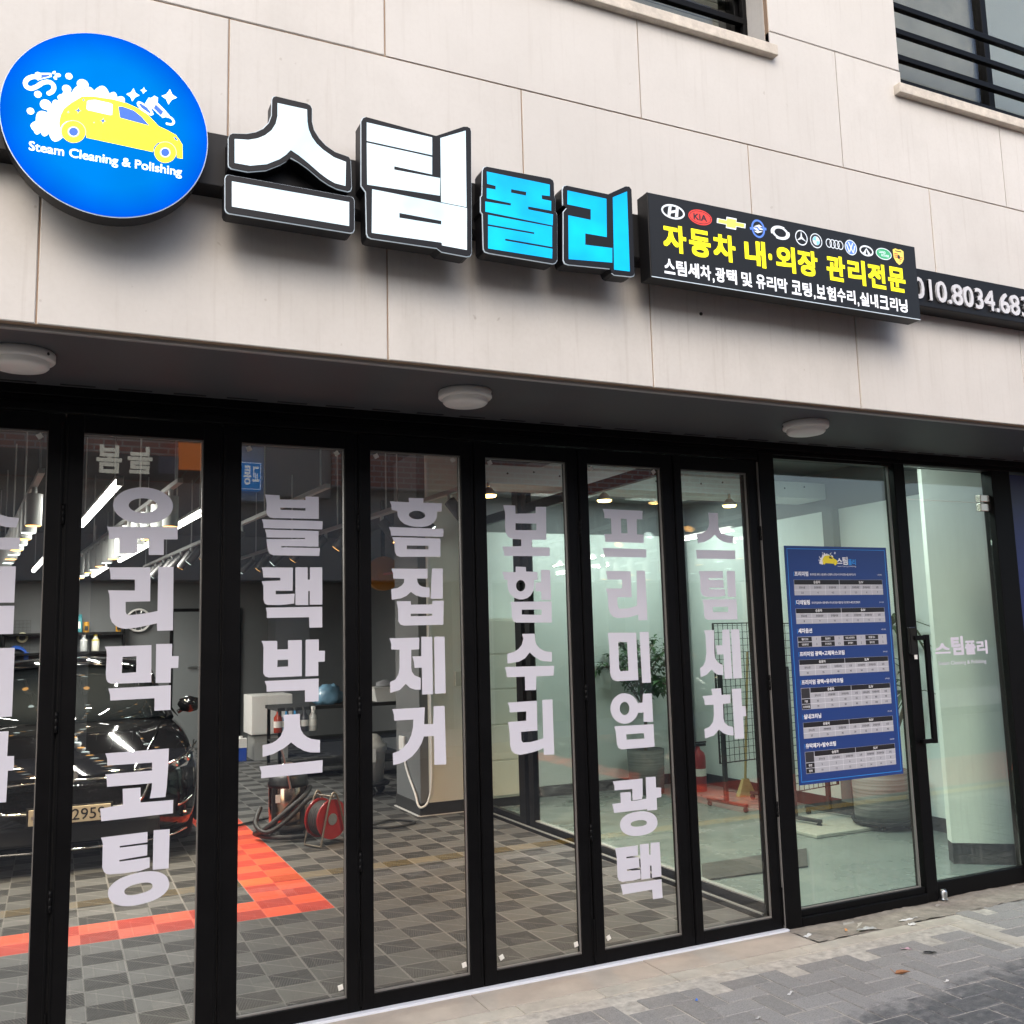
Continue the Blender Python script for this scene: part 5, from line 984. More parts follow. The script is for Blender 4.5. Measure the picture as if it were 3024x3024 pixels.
for ch, bx in zip('스팀세차,광택및유리막코팅,보험수리,실내크리닝', DATA['lb']['whi']):
    z0, z1 = wz0, wz1
    x0, x1 = bx[0] + .0015, bx[1] - .0015
    if ch == ',': z0, z1 = wz0 - .008, wz0 + .013; x0, x1 = bx[0] + .002, bx[0] + .011
    text(lw_, ch, x0, z0, x1, z1, -.1816, .027)
keep(lw_.build('white_lettering', M_led_dw), lt)
# badges
sil = MB(); colr = {}
M_sil = emat('lit_silver_print', (.72, .78, .84), 0.341)
LG = DATA['lb']['logo']; YL = -.1813
def lyr(k): return YL - .0003 * k
cm = {'red': emat('lit_red_print', (.75, .05, .035), 0.372), 'gold': emat('lit_gold_print', (.80, .62, .12), 0.372), 'blue': emat('lit_badge_blue', (.10, .22, .72), 0.310), 'green': emat('lit_green_print', (.05, .36, .16), 0.372), 'sky': emat('lit_sky_print', (.2, .52, .85), 0.372), 'dark': mat('badge_dark', (.02, .02, .025), .4)}
cmb = {k: MB() for k in cm}
x, z, rx, rz = LG[0]                                   # slanted H in an oval
sil.poly(ring(x, z, rx, rz, .0085), lyr(0))
sil.poly([[(x - .030, z - .022), (x - .016, z - .026), (x - .006, z + .024), (x - .022, z + .020)]], lyr(0)); sil.poly([[(x + .008, z - .023), (x + .024, z - .019), (x + .030, z + .021), (x + .016, z + .025)]], lyr(0)); sil.poly([bar(x - .02, z - .006, x + .02, z + .007, .011)], lyr(1))
x, z, rx, rz = LG[1]                                   # red oval with three letters
cmb['red'].poly([oval(x, z, rx, rz)], lyr(0)); cmb['dark'].poly(ring(x, z, rx - .005, rz - .005, .003), lyr(1)); text(cmb['dark'], 'KIA', x - .036, z - .015, x + .036, z + .015, lyr(1), .03)
x, z, rx, rz = LG[2]                                   # gold cross
def cross(s): return [(x - rx * s, z - rz * .42 * s), (x - rx * .36 * s, z - rz * .42 * s), (x - rx * .40 * s, z - rz * s), (x + rx * .30 * s, z - rz * s), (x + rx * .34 * s, z - rz * .42 * s), (x + rx * .96 * s, z - rz * .42 * s), (x + rx * s, z + rz * .42 * s), (x + rx * .36 * s, z + rz * .42 * s), (x + rx * .40 * s, z + rz * s), (x - rx * .30 * s, z + rz * s), (x - rx * .34 * s, z + rz * .42 * s), (x - rx * .96 * s, z + rz * .42 * s)]
sil.poly([cross(1)], lyr(0)); cmb['gold'].poly([[(x + (p[0] - x) * .9, z + (p[1] - z) * .76) for p in cross(1)]], lyr(1))
x, z, rx, rz = LG[3]                                   # blue ring with two swooshes
cmb['blue'].poly(ring(x, z, rx * .82, rz, .009), lyr(0)); cmb['blue'].poly([bar(x - rx, z - .006, x + rx, z + .006, .012)], lyr(1))
sil.poly([[(x - .026, z + .006), (x + .006, z + .020), (x + .026, z + .012), (x + .008, z + .010), (x + .03, z - .003), (x + .01, z - .004), (x - .004, z + .008)]], lyr(2)); sil.poly([[(x + .026, z - .010), (x - .006, z - .022), (x - .026, z - .014), (x - .008, z - .012), (x - .03, z + .001), (x - .01, z + .002), (x + .004, z - .010)]], lyr(2))
x, z, rx, rz = LG[4]                                   # two crescents
def arc(a0, a1, ro, ri, n=14):
    o = [(x + rx * ro * math.cos(R_(a0 + (a1 - a0) * t / n)), z + rz * ro * math.sin(R_(a0 + (a1 - a0) * t / n))) for t in range(n + 1)]
    i = [(x + rx * ri * (1 - .0) * math.cos(R_(a0 + (a1 - a0) * t / n)), z + rz * ri * math.sin(R_(a0 + (a1 - a0) * t / n))) for t in range(n, -1, -1)]
    return o + i
sil.poly([arc(60, 200, 1, .62)], lyr(0)); sil.poly([arc(240, 380, 1, .62)], lyr(0)); sil.poly([arc(20, 62, .86, .60)], lyr(1)); sil.poly([arc(200, 242, .86, .60)], lyr(1))
x, z, rx, rz = LG[5]                                   # three-pointed star
sil.poly(ring(x, z, rx, rz, .005), lyr(0))
for a in (90, 210, 330): sil.poly([[(x + .006 * math.cos(R_(a - 90)), z + .006 * math.sin(R_(a - 90))), (x + rx * .92 * math.cos(R_(a)), z + rz * .92 * math.sin(R_(a))), (x + .006 * math.cos(R_(a + 90)), z + .006 * math.sin(R_(a + 90)))]], lyr(1 + (a // 100) * .3))
x, z, rx, rz = LG[6]                                   # quartered roundel
sil.poly(ring(x, z, rx, rz, .004), lyr(0)); cmb['dark'].poly([oval(x, z, rx - .004, rz - .004)], lyr(0)); sil.poly([oval(x, z, rx * .6, rz * .6)], lyr(1))
for a0 in (90, 270): cmb['sky'].poly([[(x, z)] + [(x + rx * .56 * math.cos(R_(a0 + t * 15)), z + rz * .56 * math.sin(R_(a0 + t * 15))) for t in range(7)]], lyr(2))
x, z, rx, rz = LG[7]                                   # four linked rings
for k in range(4): sil.poly(ring(x - rx + rz * .75 + k * (rx * 2 - rz * 1.5) / 3, z, rz * .75, rz * .9, .0042), lyr(k * .5))
x, z, rx, rz = LG[8]                                   # blue roundel, V over W
cmb['blue'].poly([oval(x, z, rx, rz)], lyr(0)); sil.poly(ring(x, z, rx, rz, .004), lyr(1))
for (a, b, c, e) in ((-.013, .024, 0, -.002), (.013, .024, 0, -.002), (-.026, .012, -.013, -.026), (-.013, -.026, 0, -.002), (.026, .012, .013, -.026), (.013, -.026, 0, -.002)): sil.poly([bar(x + a, z + b, x + c, z + e, .006)], lyr(1.5 + .1 * a * 100 % 1))
x, z, rx, rz = LG[9]                                   # oval with a vanishing road
sil.poly(ring(x, z, rx, rz, .008), lyr(0)); sil.poly([[(x - .026, z - .016), (x - .010, z - .024), (x + .002, z + .016)]], lyr(1)); sil.poly([[(x + .026, z - .016), (x + .010, z - .024), (x - .002, z + .016)]], lyr(1.3))
x, z, rx, rz = LG[10]                                  # green oval
sil.poly([oval(x, z, rx, rz)], lyr(0)); cmb['green'].poly([oval(x, z, rx * .92, rz * .86)], lyr(1)); text(sil, 'LAND', x - .030, z + .001, x + .012, z + .013, lyr(2), .02); text(sil, 'ROVER', x - .016, z - .014, x + .034, z - .002, lyr(2), .02)
x, z, rx, rz = LG[11]                                  # gold crest
cr = [(x - rx, z + rz * .8), (x - rx * .5, z + rz), (x, z + rz * .92), (x + rx * .5, z + rz), (x + rx, z + rz * .8), (x + rx * .92, z - rz * .2), (x + rx * .5, z - rz * .75), (x, z - rz), (x - rx * .5, z - rz * .75), (x - rx * .92, z - rz * .2)]
cmb['gold'].poly([cr], lyr(0))
for k in range(3):
    cmb['red'].poly([bar(x - rx * .8, z + .014 - k * .009, x - rx * .1, z + .014 - k * .009, .0045)], lyr(1)); cmb['red'].poly([bar(x + rx * .1, z - .002 - k * .009, x + rx * (.75 - .2 * k), z - .002 - k * .009, .0045)], lyr(1))
cmb['dark'].poly([oval(x, z, .009, .011, 12)], lyr(2)); cmb['dark'].poly([bar(x - .02, z + .028, x + .02, z + .028, .005)], lyr(1))
keep(sil.build('badge_silver', M_sil), lt)
for k in cm: keep(cmb[k].build('badge_' + {'red': 'red', 'gold': 'gold', 'blue': 'blue', 'green': 'green', 'sky': 'light_blue', 'dark': 'black'}[k], cm[k]), lt)

# ------------------------------------------------------------------ soffit lamps
def soffit_lamp(first, x, y, label, rz):
    if first is None:
        t = thing('ceiling_lamp', (x, y, 2.615), label, 'lamp', 'round lamps under the soffit')
        b = MB(); b.lathe((0, 0, 0), [(.0, 0), (.112, 0), (.115, -.004), (.115, -.028), (.111, -.033), (.0, -.033)], 48)
        o = b.build('base_plate', M_grayw); o.parent = t
        b = MB(); b.lathe((0, 0, 0), [(.096, -.033), (.096, -.050), (.088, -.058), (.06, -.064), (0, -.067)], 48)
        o = b.build('diffuser', mat('opal_diffuser', (.80, .795, .78), .35)); o.parent = t
        b = MB()
        for a in (-38, 142): b.cyl((.112 * math.cos(R_(a)), .112 * math.sin(R_(a)), -.016), (.1165 * math.cos(R_(a)), .1165 * math.sin(R_(a)), -.016), .006, n=10)
        o = b.build('screw_hole', M_blackm); o.parent = t
        t.rotation_euler.z = rz
        return t
    t = first.copy(); COL.objects.link(t); t.location = (x, y, 2.615); t['label'] = label; t.rotation_euler.z = rz
    for ch in first.children:
        c = ch.copy(); COL.objects.link(c); c.parent = t
    return t
L0 = soffit_lamp(None, -.055, .335, 'round white soffit lamp above the far left folding door, cut by the picture edge', 0)
soffit_lamp(L0, 1.645, .315, 'round white soffit lamp above the middle folding doors, below the cyan letters', .1)
soffit_lamp(L0, 3.53, .315, 'round white soffit lamp above the post between folding doors and fixed window', .2)
soffit_lamp(L0, 5.37, .315, 'round white soffit lamp above the entrance door, at the right picture edge', .3)

# small bored hole left in the stone
mb = MB(); mb.cyl((2.67, -.003, 2.985), (2.67, .004, 2.985), .008, n=12); tag(mb.build('drill_hole', M_blackm), 'small dark bored hole in the stone below the black lightbox', 'hole')

# ------------------------------------------------------------------ price poster on the fixed window
pt_ = thing('price_poster', (4.172, .822, .722), 'blue price list poster with grey tables stuck on the fixed window', 'poster')
mb = MB(); mb.prism([[(3.785, .722), (4.561, .722), (4.561, 2.037), (3.785, 2.037)]], .822, .8265); keep(mb.build('sheet', mat('poster_navy', (.014, .045, .19), .35)), pt_)
PY = .8216
bd = MB(); bd.poly([[(3.800, .737), (4.547, .737), (4.547, 2.022), (3.800, 2.022)], [(3.8035, .7405), (4.5435, .7405), (4.5435, 2.0185), (3.8035, 2.0185)]], PY)
keep(bd.build('border', mat('poster_cyan', (.03, .26, .72), .4)), pt_)
wt = MB(); gt = MB(); bt = MB(); kt = MB(); cyt = MB(); yl = MB()
def remap(r, sx, sz, ox, oz, k): return [((p[0] - cx) * k + ox, (p[1] - cz) * k + oz) for p in r]
kk = .30; ox, oz = 4.100, 1.958
wt.poly([remap(RS['foam'], 0, 0, ox, oz, kk)], PY - .0002); yl.poly([remap(RS['car'], 0, 0, ox, oz, kk)], PY - .0004)
for b in RS['bub'] + RS['spk_w'] + [RS['pad']]: wt.poly([remap(b, 0, 0, ox, oz, kk)], PY - .0003)
for wc in RS['wheel']: yl.poly([remap(wc, 0, 0, ox, oz, kk)], PY - .0005)
for k_ in ('win_b',): kt.poly([remap(RS[k_], 0, 0, ox, oz, kk)], PY - .0006)
text(wt, '스', 4.166, 1.938, 4.208, 1.970, PY - .0002, .03); text(wt, '팀', 4.211, 1.932, 4.250, 1.978, PY - .0002, .03)
text(cyt, '폴', 4.253, 1.930, 4.282, 1.965, PY - .0002, .03); text(cyt, '리', 4.284, 1.930, 4.312, 1.965, PY - .0002, .03)
text(wt, 'Steam Cleaning & Polishing', 4.17, 1.918, 4.312, 1.926, PY - .0002)
HEAD = ['경차/소형', '준중형/중형', '준대형/대형', '소형', '준중형/중형', '준대형/대형', '승합']
COLX = [0, .17, .34, .50, .62, .745, .87, 1.0]
def table(z1, z0, rows, names=None):
    xa, xb = 3.837, 4.510
    gt.poly([[(xa, z0), (xb, z0), (xb, z1), (xa, z1)]], PY - .0001)
    n = len(rows) + 2; h = (z1 - z0) / n
    x0 = xa
    if names:
        x0 = xa + .066
        kt.poly([[(xa + .002, z1 - 2 * h + .002), (x0 - .003, z1 - 2 * h + .002), (x0 - .003, z1 - .002), (xa + .002, z1 - .002)]], PY - .0003)
        for i, nm in enumerate(names):
            zz = z1 - (3 + i) * h
            bt.poly([[(xa + .002, zz + .002), (x0 - .003, zz + .002), (x0 - .003, zz + h - .002), (xa + .002, zz + h - .002)]], PY - .0003); text_h(wt, nm, xa + .033, zz + .008, .013, PY - .0006, .02, 0, 'c')
    W = xb - x0
    bt.poly([[(x0 + .002, z1 - h + .001), (x0 + W * .5 - .002, z1 - h + .001), (x0 + W * .5 - .002, z1 - .001), (x0 + .002, z1 - .001)]], PY - .0003)
    bt.poly([[(x0 + W * .5 + .002, z1 - h + .001), (xb - .002, z1 - h + .001), (xb - .002, z1 - .001), (x0 + W * .5 + .002, z1 - .001)]], PY - .0003)
    text_h(wt, '승용차', x0 + W * .25, z1 - h + .007, .017, PY - .0006, .015, 0, 'c'); text_h(wt, 'SUV', x0 + W * .75, z1 - h + .008, .014, PY - .0006, .015, 0, 'c')
    for j in range(1, n):
        wt.poly([[(x0, z1 - j * h - .0008), (xb, z1 - j * h - .0008), (xb, z1 - j * h + .0008), (x0, z1 - j * h + .0008)]], PY - .0004)
    for c_ in COLX[1:-1]:
        wt.poly([[(x0 + W * c_ - .0007, z0), (x0 + W * c_ + .0007, z0), (x0 + W * c_ + .0007, z1 - h), (x0 + W * c_ - .0007, z1 - h)]], PY - .0005)
    for k in range(7):
        xm = x0 + W * (COLX[k] + COLX[k + 1]) / 2
        text_h(kt, HEAD[k], xm, z1 - 2 * h + .008, .013, PY - .0006, .01, 0, 'c', .8)
        for j, r in enumerate(rows): text_h(kt, r[k], xm, z1 - (3 + j) * h + .009, .011, PY - .0006, .01, 0, 'c')
def head(s, z, sub_=''):
    cyt.poly([[(3.838, z), (3.841, z), (3.841, z + .026), (3.838, z + .026)]], PY - .0003)
    w_ = text_h(wt, s, 3.846, z + .001, .027, PY - .0003, .03)
    if sub_: text_h(wt, sub_, 3.846 + w_ + .012, z + .004, .014, PY - .0003, .004, 0, 'l', .85)
    text_h(wt, '단위 만원', 4.508, z + .006, .008, PY - .0003, 0, 0, 'r')
head('프리미엄', 1.864, '프리미엄 세차 스팀세차+고체왁스코팅+타이어코팅+항균연막소독')
table(1.845, 1.757, [['3.5', '4', '4.5', '5', '5.5', '6', '7']])
head('디테일링', 1.703, '프리미엄세차+내장세차+가니쉬코팅+철분및 타르제거+페인트면제거')
table(1.683, 1.597, [['8', '9', '10', '11', '12', '13', '15']])
head('세차옵션', 1.544)
gt.poly([[(3.837, 1.467), (4.510, 1.467), (4.510, 1.526), (3.837, 1.526)]], PY - .0001)
for r, row in enumerate((('휠분진코팅', '1', '철분제거', '3', '타르,스티커제거', '1', '엔진룸 청소', '1'), ('내장에어컨', '3', '가니쉬코팅', '1.5', '유막제거', '2', '발수코팅', '2'))):
    zz = 1.526 - .0295 * (r + 1)
    for k in range(4):
        xa = 3.840 + k * .168
        bt.poly([[(xa, zz + .002), (xa + .100, zz + .002), (xa + .100, zz + .027), (xa, zz + .027)]], PY - .0003)
        text_h(wt, row[k * 2], xa + .05, zz + .008, .013, PY - .0006, .01, 0, 'c', .75); text_h(kt, row[k * 2 + 1], xa + .134, zz + .009, .012, PY - .0006, .01, 0, 'c')
head('프리미엄 광택+고체왁스코팅', 1.415)
table(1.398, 1.310, [['30', '35', '40', '40', '50', '60', '70']])
head('프리미엄 광택+유리막코팅', 1.259)
table(1.243, 1.125, [['50', '55', '60', '65', '70', '80', '90'], ['70', '75', '80', '80', '90', '100', '110']], ('기본', '프리미엄'))
head('실내크리닝', 1.072)
table(1.055, .968, [['20', '25', '30', '30', '32', '35', '40']])
head('유막제거+발수코팅', .913)
table(.897, .779, [['5', '5', '6', '6', '7', '7', '8'], ['10', '12', '12', '14', '14', '14', '16']], ('전면', '전체'))
keep(wt.build('white_lettering', mat('poster_white', (.78, .79, .82), .4)), pt_); keep(gt.build('table_ground', mat('poster_grey', (.40, .41, .46), .4)), pt_)
keep(bt.build('table_heading', mat('poster_black', (.012, .012, .015), .4)), pt_); keep(kt.build('black_lettering', mat('poster_ink', (.03, .03, .035), .4)), pt_)
keep(cyt.build('cyan_lettering', mat('poster_cyan', (.03, .26, .72), .4)), pt_); keep(yl.build('car_print', mat('poster_yellow', (.80, .66, .03), .4)), pt_)

# ------------------------------------------------------------------ lamps in the hall
RD = Vector((-.087, 1, 0)).normalized()
M_rail = mat('white_track', (.42, .43, .42), .4)
M_spotw = mat('grey_spot_housing', (.36, .38, .37), .4)
M_spotk = mat('black_spot_housing', (.015, .015, .016), .4)
M_warm = mat('warm_lens', (.9, .6, .3), .4, emit=(1.0, .48, .12), es=3.4)
M_cool = mat('cool_lens', (.9, .95, .95), .4, emit=(.85, 1.0, .95), es=3.0)
for m_ in (M_warm, M_cool): m_.cycles.emission_sampling = 'NONE'
M_tube = mat('lit_tube', (.9, .9, .88), .4, emit=(1.0, .97, .90), es=6.0)
def track(x, y, length, n, start, housing, tilt, label, pitch=.42, glow=()):
    t = thing('track_light', (x, y, 2.6), label, 'track light', 'spotlight tracks hanging in the hall')
    p0 = Vector((0, 0, 0)); p1 = RD * length
    ang = math.atan2(-RD.x, RD.y)
    Mz = Matrix.Rotation(ang, 3, 'Z')
    b = MB(); b.obox((p0 + p1) / 2, (.034, length, .03), Mz); o = b.build('rail', M_rail); o.parent = t
    k = .15
    while k < length:
        b = MB(); q = RD * k; b.cyl((q.x, q.y, .015), (q.x, q.y, .7), .006, n=8); k += 1.35
        o = b.build('drop_rod', M_rail); o.parent = t
    for i in range(n):
        q = RD * (start + i * pitch)
        tl = Matrix.Rotation(R_(tilt * (1 if i % 2 else .8)), 3, 'Y') @ Matrix.Rotation(R_(tilt * .4), 3, 'X')
        b = MB()
        top = Vector((q.x, q.y, -.015))
        b.cyl(top, top - Vector((0, 0, .05)), .016, n=10, mi=1)
        a = top - Vector((0, 0, .045)); dn = tl @ Vector((0, 0, -1))
        e = a + dn * .20
        b.cyl(a, e, .050 if tilt == 0 else .043, n=20)
        s = b.build('spot', [housing, M_rail]); s.parent = t
        l = MB(); l.cyl(e, e + dn * .002, .042 if tilt == 0 else .037, n=20)
        ln = l.build('lens', M_warm if i % 2 == 0 else M_cool); ln.parent = s
    for i in glow:
        q = RD * (start + i * pitch)
        la = bpy.data.lights.new('spot_glow', 'SPOT'); la.energy = 85; la.spot_size = R_(75); la.spot_blend = .8; la.shadow_soft_size = .04; la.color = (1, .78, .50)
        lo = bpy.data.objects.new('spot_glow', la); COL.objects.link(lo); lo.parent = t
        tl = Matrix.Rotation(R_(tilt * (1 if i % 2 else .8)), 3, 'Y') @ Matrix.Rotation(R_(tilt * .4), 3, 'X')
        dn = tl @ Vector((0, 0, -1))
        lo.location = Vector((q.x, q.y, -.06)) + dn * .23; lo.rotation_euler = dn.to_track_quat('-Z', 'Y').to_euler()
        if tilt < 0: la.color = (.95, 1, .97); la.energy = 70
    return t
track(-.013, 2.745, 6.6, 15, .55, M_spotw, 0, 'spotlight track with grey cylinder heads seen through the far left door', glow=(1, 5, 9))
track(.768, 2.875, 7.5, 16, .30, M_spotw, 0, 'spotlight track with grey cylinder heads seen behind the second door, left of the tubes', glow=(2, 6))
track(1.700, 2.84, 7.0, 10, 2.2, M_spotk, 38, 'spotlight track with tilted black heads, crossing the third door from its upper right corner', .5)
track(2.50, 3.6, 6.0, 8, 1.2, M_spotk, 42, 'spotlight track with tilted black heads farthest to the right', .62)
track(2.62, 2.55, 2.0, 3, .35, M_spotk, -42, 'short spotlight track with black heads aimed at the cream column', .62, glow=(0, 1, 2))
def linear(x0, y0, x1, y1, z, label, power):
    t = thing('tube_lamp', ((x0 + x1) / 2, (y0 + y1) / 2, z), label, 'tube lamp', 'linear tube lamps in the hall')
    dx, dy = x1 - x0, y1 - y0; L = math.hypot(dx, dy); Mz = Matrix.Rotation(math.atan2(-dx, dy), 3, 'Z')
    b = MB(); b.obox((0, 0, .030), (.05, L, .022), Mz)
    b.obox(Mz @ Vector((0, L / 2 + .014, .0)), (.04, .026, .05), Mz); b.obox(Mz @ Vector((0, -L / 2 - .014, .0)), (.04, .026, .05), Mz)
    for s in (-.4, .4):
        p = Mz @ Vector((0, L * s, 0)); b.cyl((p.x, p.y, .04), (p.x, p.y, .7), .005, n=6)
    o = b.build('fitting', M_rail); o.parent = t
    b = MB(); b.cyl(Mz @ Vector((0, -L / 2, 0)), Mz @ Vector((0, L / 2, 0)), .024, n=14); o = b.build('tube', M_tube); o.parent = t
    la = bpy.data.lights.new('tube_glow', 'AREA'); la.shape = 'RECTANGLE'; la.size = .02; la.size_y = L; la.energy = power * .85; la.color = (1, .96, .88)
    lo = bpy.data.objects.new('tube_glow', la); COL.objects.link(lo); lo.parent = t
    lo.location = (0, 0, -.03); lo.rotation_euler = (0, 0, math.atan2(-dx, dy))
    return t
linear(.423, 3.05, .258, 5.36, 2.6, 'long bright tube lamp hanging nearest the second folding door', 45)
linear(1.098, 4.317, 1.0, 5.47, 2.6, 'short bright tube lamp behind the right stile of the second door', 30)
linear(.92, 6.78, .75, 8.9, 2.6, 'bright tube lamp farther back, in line with the short one', 75)
linear(.66, 9.7, .54, 11.5, 2.6, 'farthest bright tube lamp near the back wall of the hall', 45)
linear(-.039, 8.6, -.20, 10.6, 2.6, 'bright tube lamp seen through the far left door over the car', 60)
linear(-1.6, 4.0, -1.78, 6.2, 2.6, 'bright tube lamp over the left flank of the black car', 60)
# office lamps
def pendant(x, y, label, power=115):
    t = thing('pendant_lamp', (x, y, 2.7), label, 'pendant lamp', 'warm pendant lamps in the office')
    b = MB(); b.cyl((0, 0, 0), (0, 0, -.05), .012, n=10); b.lathe((0, 0, 0), [(.015, -.04), (.03, -.055), (.055, -.085), (.062, -.10)], 20)
    o = b.build('shade', mat('clear_smoky_shade', (.25, .22, .18), .15)); o.parent = t
    b = MB(); b.lathe((0, 0, 0), [(.056, -.098), (.05, -.112), (.0, -.118)], 20)
    m = mat('warm_bulb', (1, .8, .5), .4, emit=(1.0, .62, .22), es=8); m.cycles.emission_sampling = 'NONE'
    o = b.build('bulb', m); o.parent = t
    la = bpy.data.lights.new('bulb_glow', 'SPOT'); la.spot_size = R_(105); la.spot_blend = .7; la.energy = power; la.color = (1, .52, .22); la.shadow_soft_size = .05
    lo = bpy.data.objects.new('bulb_glow', la); COL.objects.link(lo); lo.parent = t; lo.location = (0, 0, -.16)
pendant(2.921, 2.95, 'warm pendant lamp seen at the top left of the fifth folding door')
pendant(3.90, 2.95, 'warm pendant lamp seen at the top of the sixth folding door', 80)
pendant(5.10, 2.95, 'warm pendant lamp seen at the top of the seventh folding door', 15)
for k, (x, y) in enumerate(((4.5, 4.5), (5.6, 4.5), (4.6, 1.6))):  # the last panel lamp is unseen, added to brighten the angled pier
    t = thing('ceiling_panel_lamp', (x, y, 2.94), ['flat panel lamp on the office ceiling near its back left corner', 'flat panel lamp on the office ceiling above the potted tree', 'unseen panel lamp added on the office ceiling to brighten the angled pier'][k], 'ceiling lamp', 'flat office panel lamps')
    b = MB(); b.box(-.33, -.33, -.02, .33, .33, .009); o = b.build('frame', M_white); o.parent = t
    la = bpy.data.lights.new('panel_glow', 'AREA'); la.shape = 'SQUARE'; la.size = .6; la.energy = [10, 10, 24][k]; la.color = (.93, 1, .97)
    lo = bpy.data.objects.new('panel_glow', la); COL.objects.link(lo); lo.parent = t; lo.location = (0, 0, -.026)

# ------------------------------------------------------------------ the black car
CAR = thing('parked_car', (.22, 4.28, .02), 'glossy black saloon car facing the doors inside the red bay', 'car')
M_paint = mat('black_car_paint', (.006, .006, .007), .05, coat=.6)
M_cglass = mat('car_glass', (.012, .014, .015), .03, spec=.8)
M_chrome = mat('chrome', (.75, .74, .70), .08, metal=1.0)
M_tyre = mat('tyre_rubber', (.015, .015, .015), .8)
def cb(mbx, name, m, par=None, **k):
    o = mbx.build(name, m, None, **k); o.parent = par or CAR
    return o
# stations: y, half width, z bottom, z shoulder, z centre line
ST = [(-.02, .50, .26, .56, .60), (.0, .70, .22, .60, .66), (.05, .80, .18, .645, .705), (.14, .87, .16, .69, .75), (.32, .905, .15, .745, .80), (.65, .925, .15, .80, .865), (1.0, .93, .16, .845, .92), (1.38, .935, .17, .88, .965), (1.9, .935, .17, .90, .975), (2.6, .935, .17, .915, .98), (3.3, .935, .17, .93, .99), (3.9, .93, .18, .945, 1.02), (4.5, .90, .22, .94, 1.03), (4.78, .84, .30, .90, 1.0), (4.86, .74, .40, .82, .92)]
vs, fs = [], []
def section(y, w, zb, zs, zc):
    m = (zb + zs) / 2
    h = [(0, zb), (w * .80, zb), (w * .95, zb + .05), (w * .985, zb + (zs - zb) * .30), (w, zb + (zs - zb) * .58), (w * .985, zb + (zs - zb) * .84), (w * .955, zs - .01), (w * .90, zs + (zc - zs) * .28), (w * .72, zs + (zc - zs) * .66), (w * .58, zs + (zc - zs) * .76), (w * .54, zs + (zc - zs) * .88), (w * .3, zc - .006), (0, zc)]
    return [(x, y + (.0 if i in (0,) else 0) + .16 * (x / .93) ** 4 * (1 if y < .3 else 0), z) for i, (x, z) in enumerate(h)] + [(-x, y + .16 * (x / .93) ** 4 * (1 if y < .3 else 0), z) for x, z in h[-2:0:-1]]
for s in ST: vs += section(*s)
K = 24
for j in range(len(ST) - 1):
    for i in range(K): fs.append((j * K + i, j * K + (i + 1) % K, (j + 1) * K + (i + 1) % K, (j + 1) * K + i))
fs.append(tuple(range(K - 1, -1, -1))); fs.append(tuple((len(ST) - 1) * K + i for i in range(K)))
b = MB(); b.add(vs, fs, 0, True); body = cb(b, 'body', M_paint)
sd = body.modifiers.new('smooth', 'SUBSURF'); sd.levels = 2; sd.render_levels = 2
# greenhouse
def gh(y, wb, zb, wt_, zt): return [(wb, y, zb), (wt_, y, zt), (wt_ * .5, y, zt + .03), (0, y, zt + .04), (-wt_ * .5, y, zt + .03), (-wt_, y, zt), (-wb, y, zb)]
rf = [(1.98, .60, 1.36), (2.3, .62, 1.41), (2.8, .62, 1.425), (3.3, .60, 1.405), (3.62, .56, 1.36)]
vs = []
for y, w, z in rf: vs += [(w + .03, y, z - .03), (w, y, z), (w * .5, y, z + .028), (0, y, z + .036), (-w * .5, y, z + .028), (-w, y, z), (-w - .03, y, z - .03)]
b = MB(); b.add(vs, [(j * 7 + i, j * 7 + i + 1, (j + 1) * 7 + i + 1, (j + 1) * 7 + i) for j in range(4) for i in range(6)], 0, True)
o = cb(b, 'roof', M_paint); sm = o.modifiers.new('s', 'SUBSURF'); sm.levels = 2; sm.render_levels = 2
so = o.modifiers.new('t', 'SOLIDIFY'); so.thickness = .02; so.offset = -1
def glass_strip(name, low, top, n=8, m=None):
    vs = []
    for j in range(5):
        t = j / 4
        for i in range(n + 1):
            u = i / n * 2 - 1
            w = low[0] * (1 - t) + top[0] * t; y = low[1] * (1 - t) + top[1] * t + (low[3] * (1 - t) + top[3] * t) * u * u; z = low[2] * (1 - t) + top[2] * t + math.sin(t * math.pi) * .03 + .035 * (1 - u * u) * t
            vs.append((w * u, y, z))
    b = MB(); b.add(vs, [(j * (n + 1) + i, j * (n + 1) + i + 1, (j + 1) * (n + 1) + i + 1, (j + 1) * (n + 1) + i) for j in range(4) for i in range(n)], 0, True)
    o = cb(b, name, m or M_cglass); so = o.modifiers.new('t', 'SOLIDIFY'); so.thickness = .008
    return o
glass_strip('windscreen', (.76, 1.20, .945, .24), (.595, 1.98, 1.355, .08))
glass_strip('rear_window', (.72, 4.25, 1.0, -.15), (.555, 3.62, 1.35, -.04))
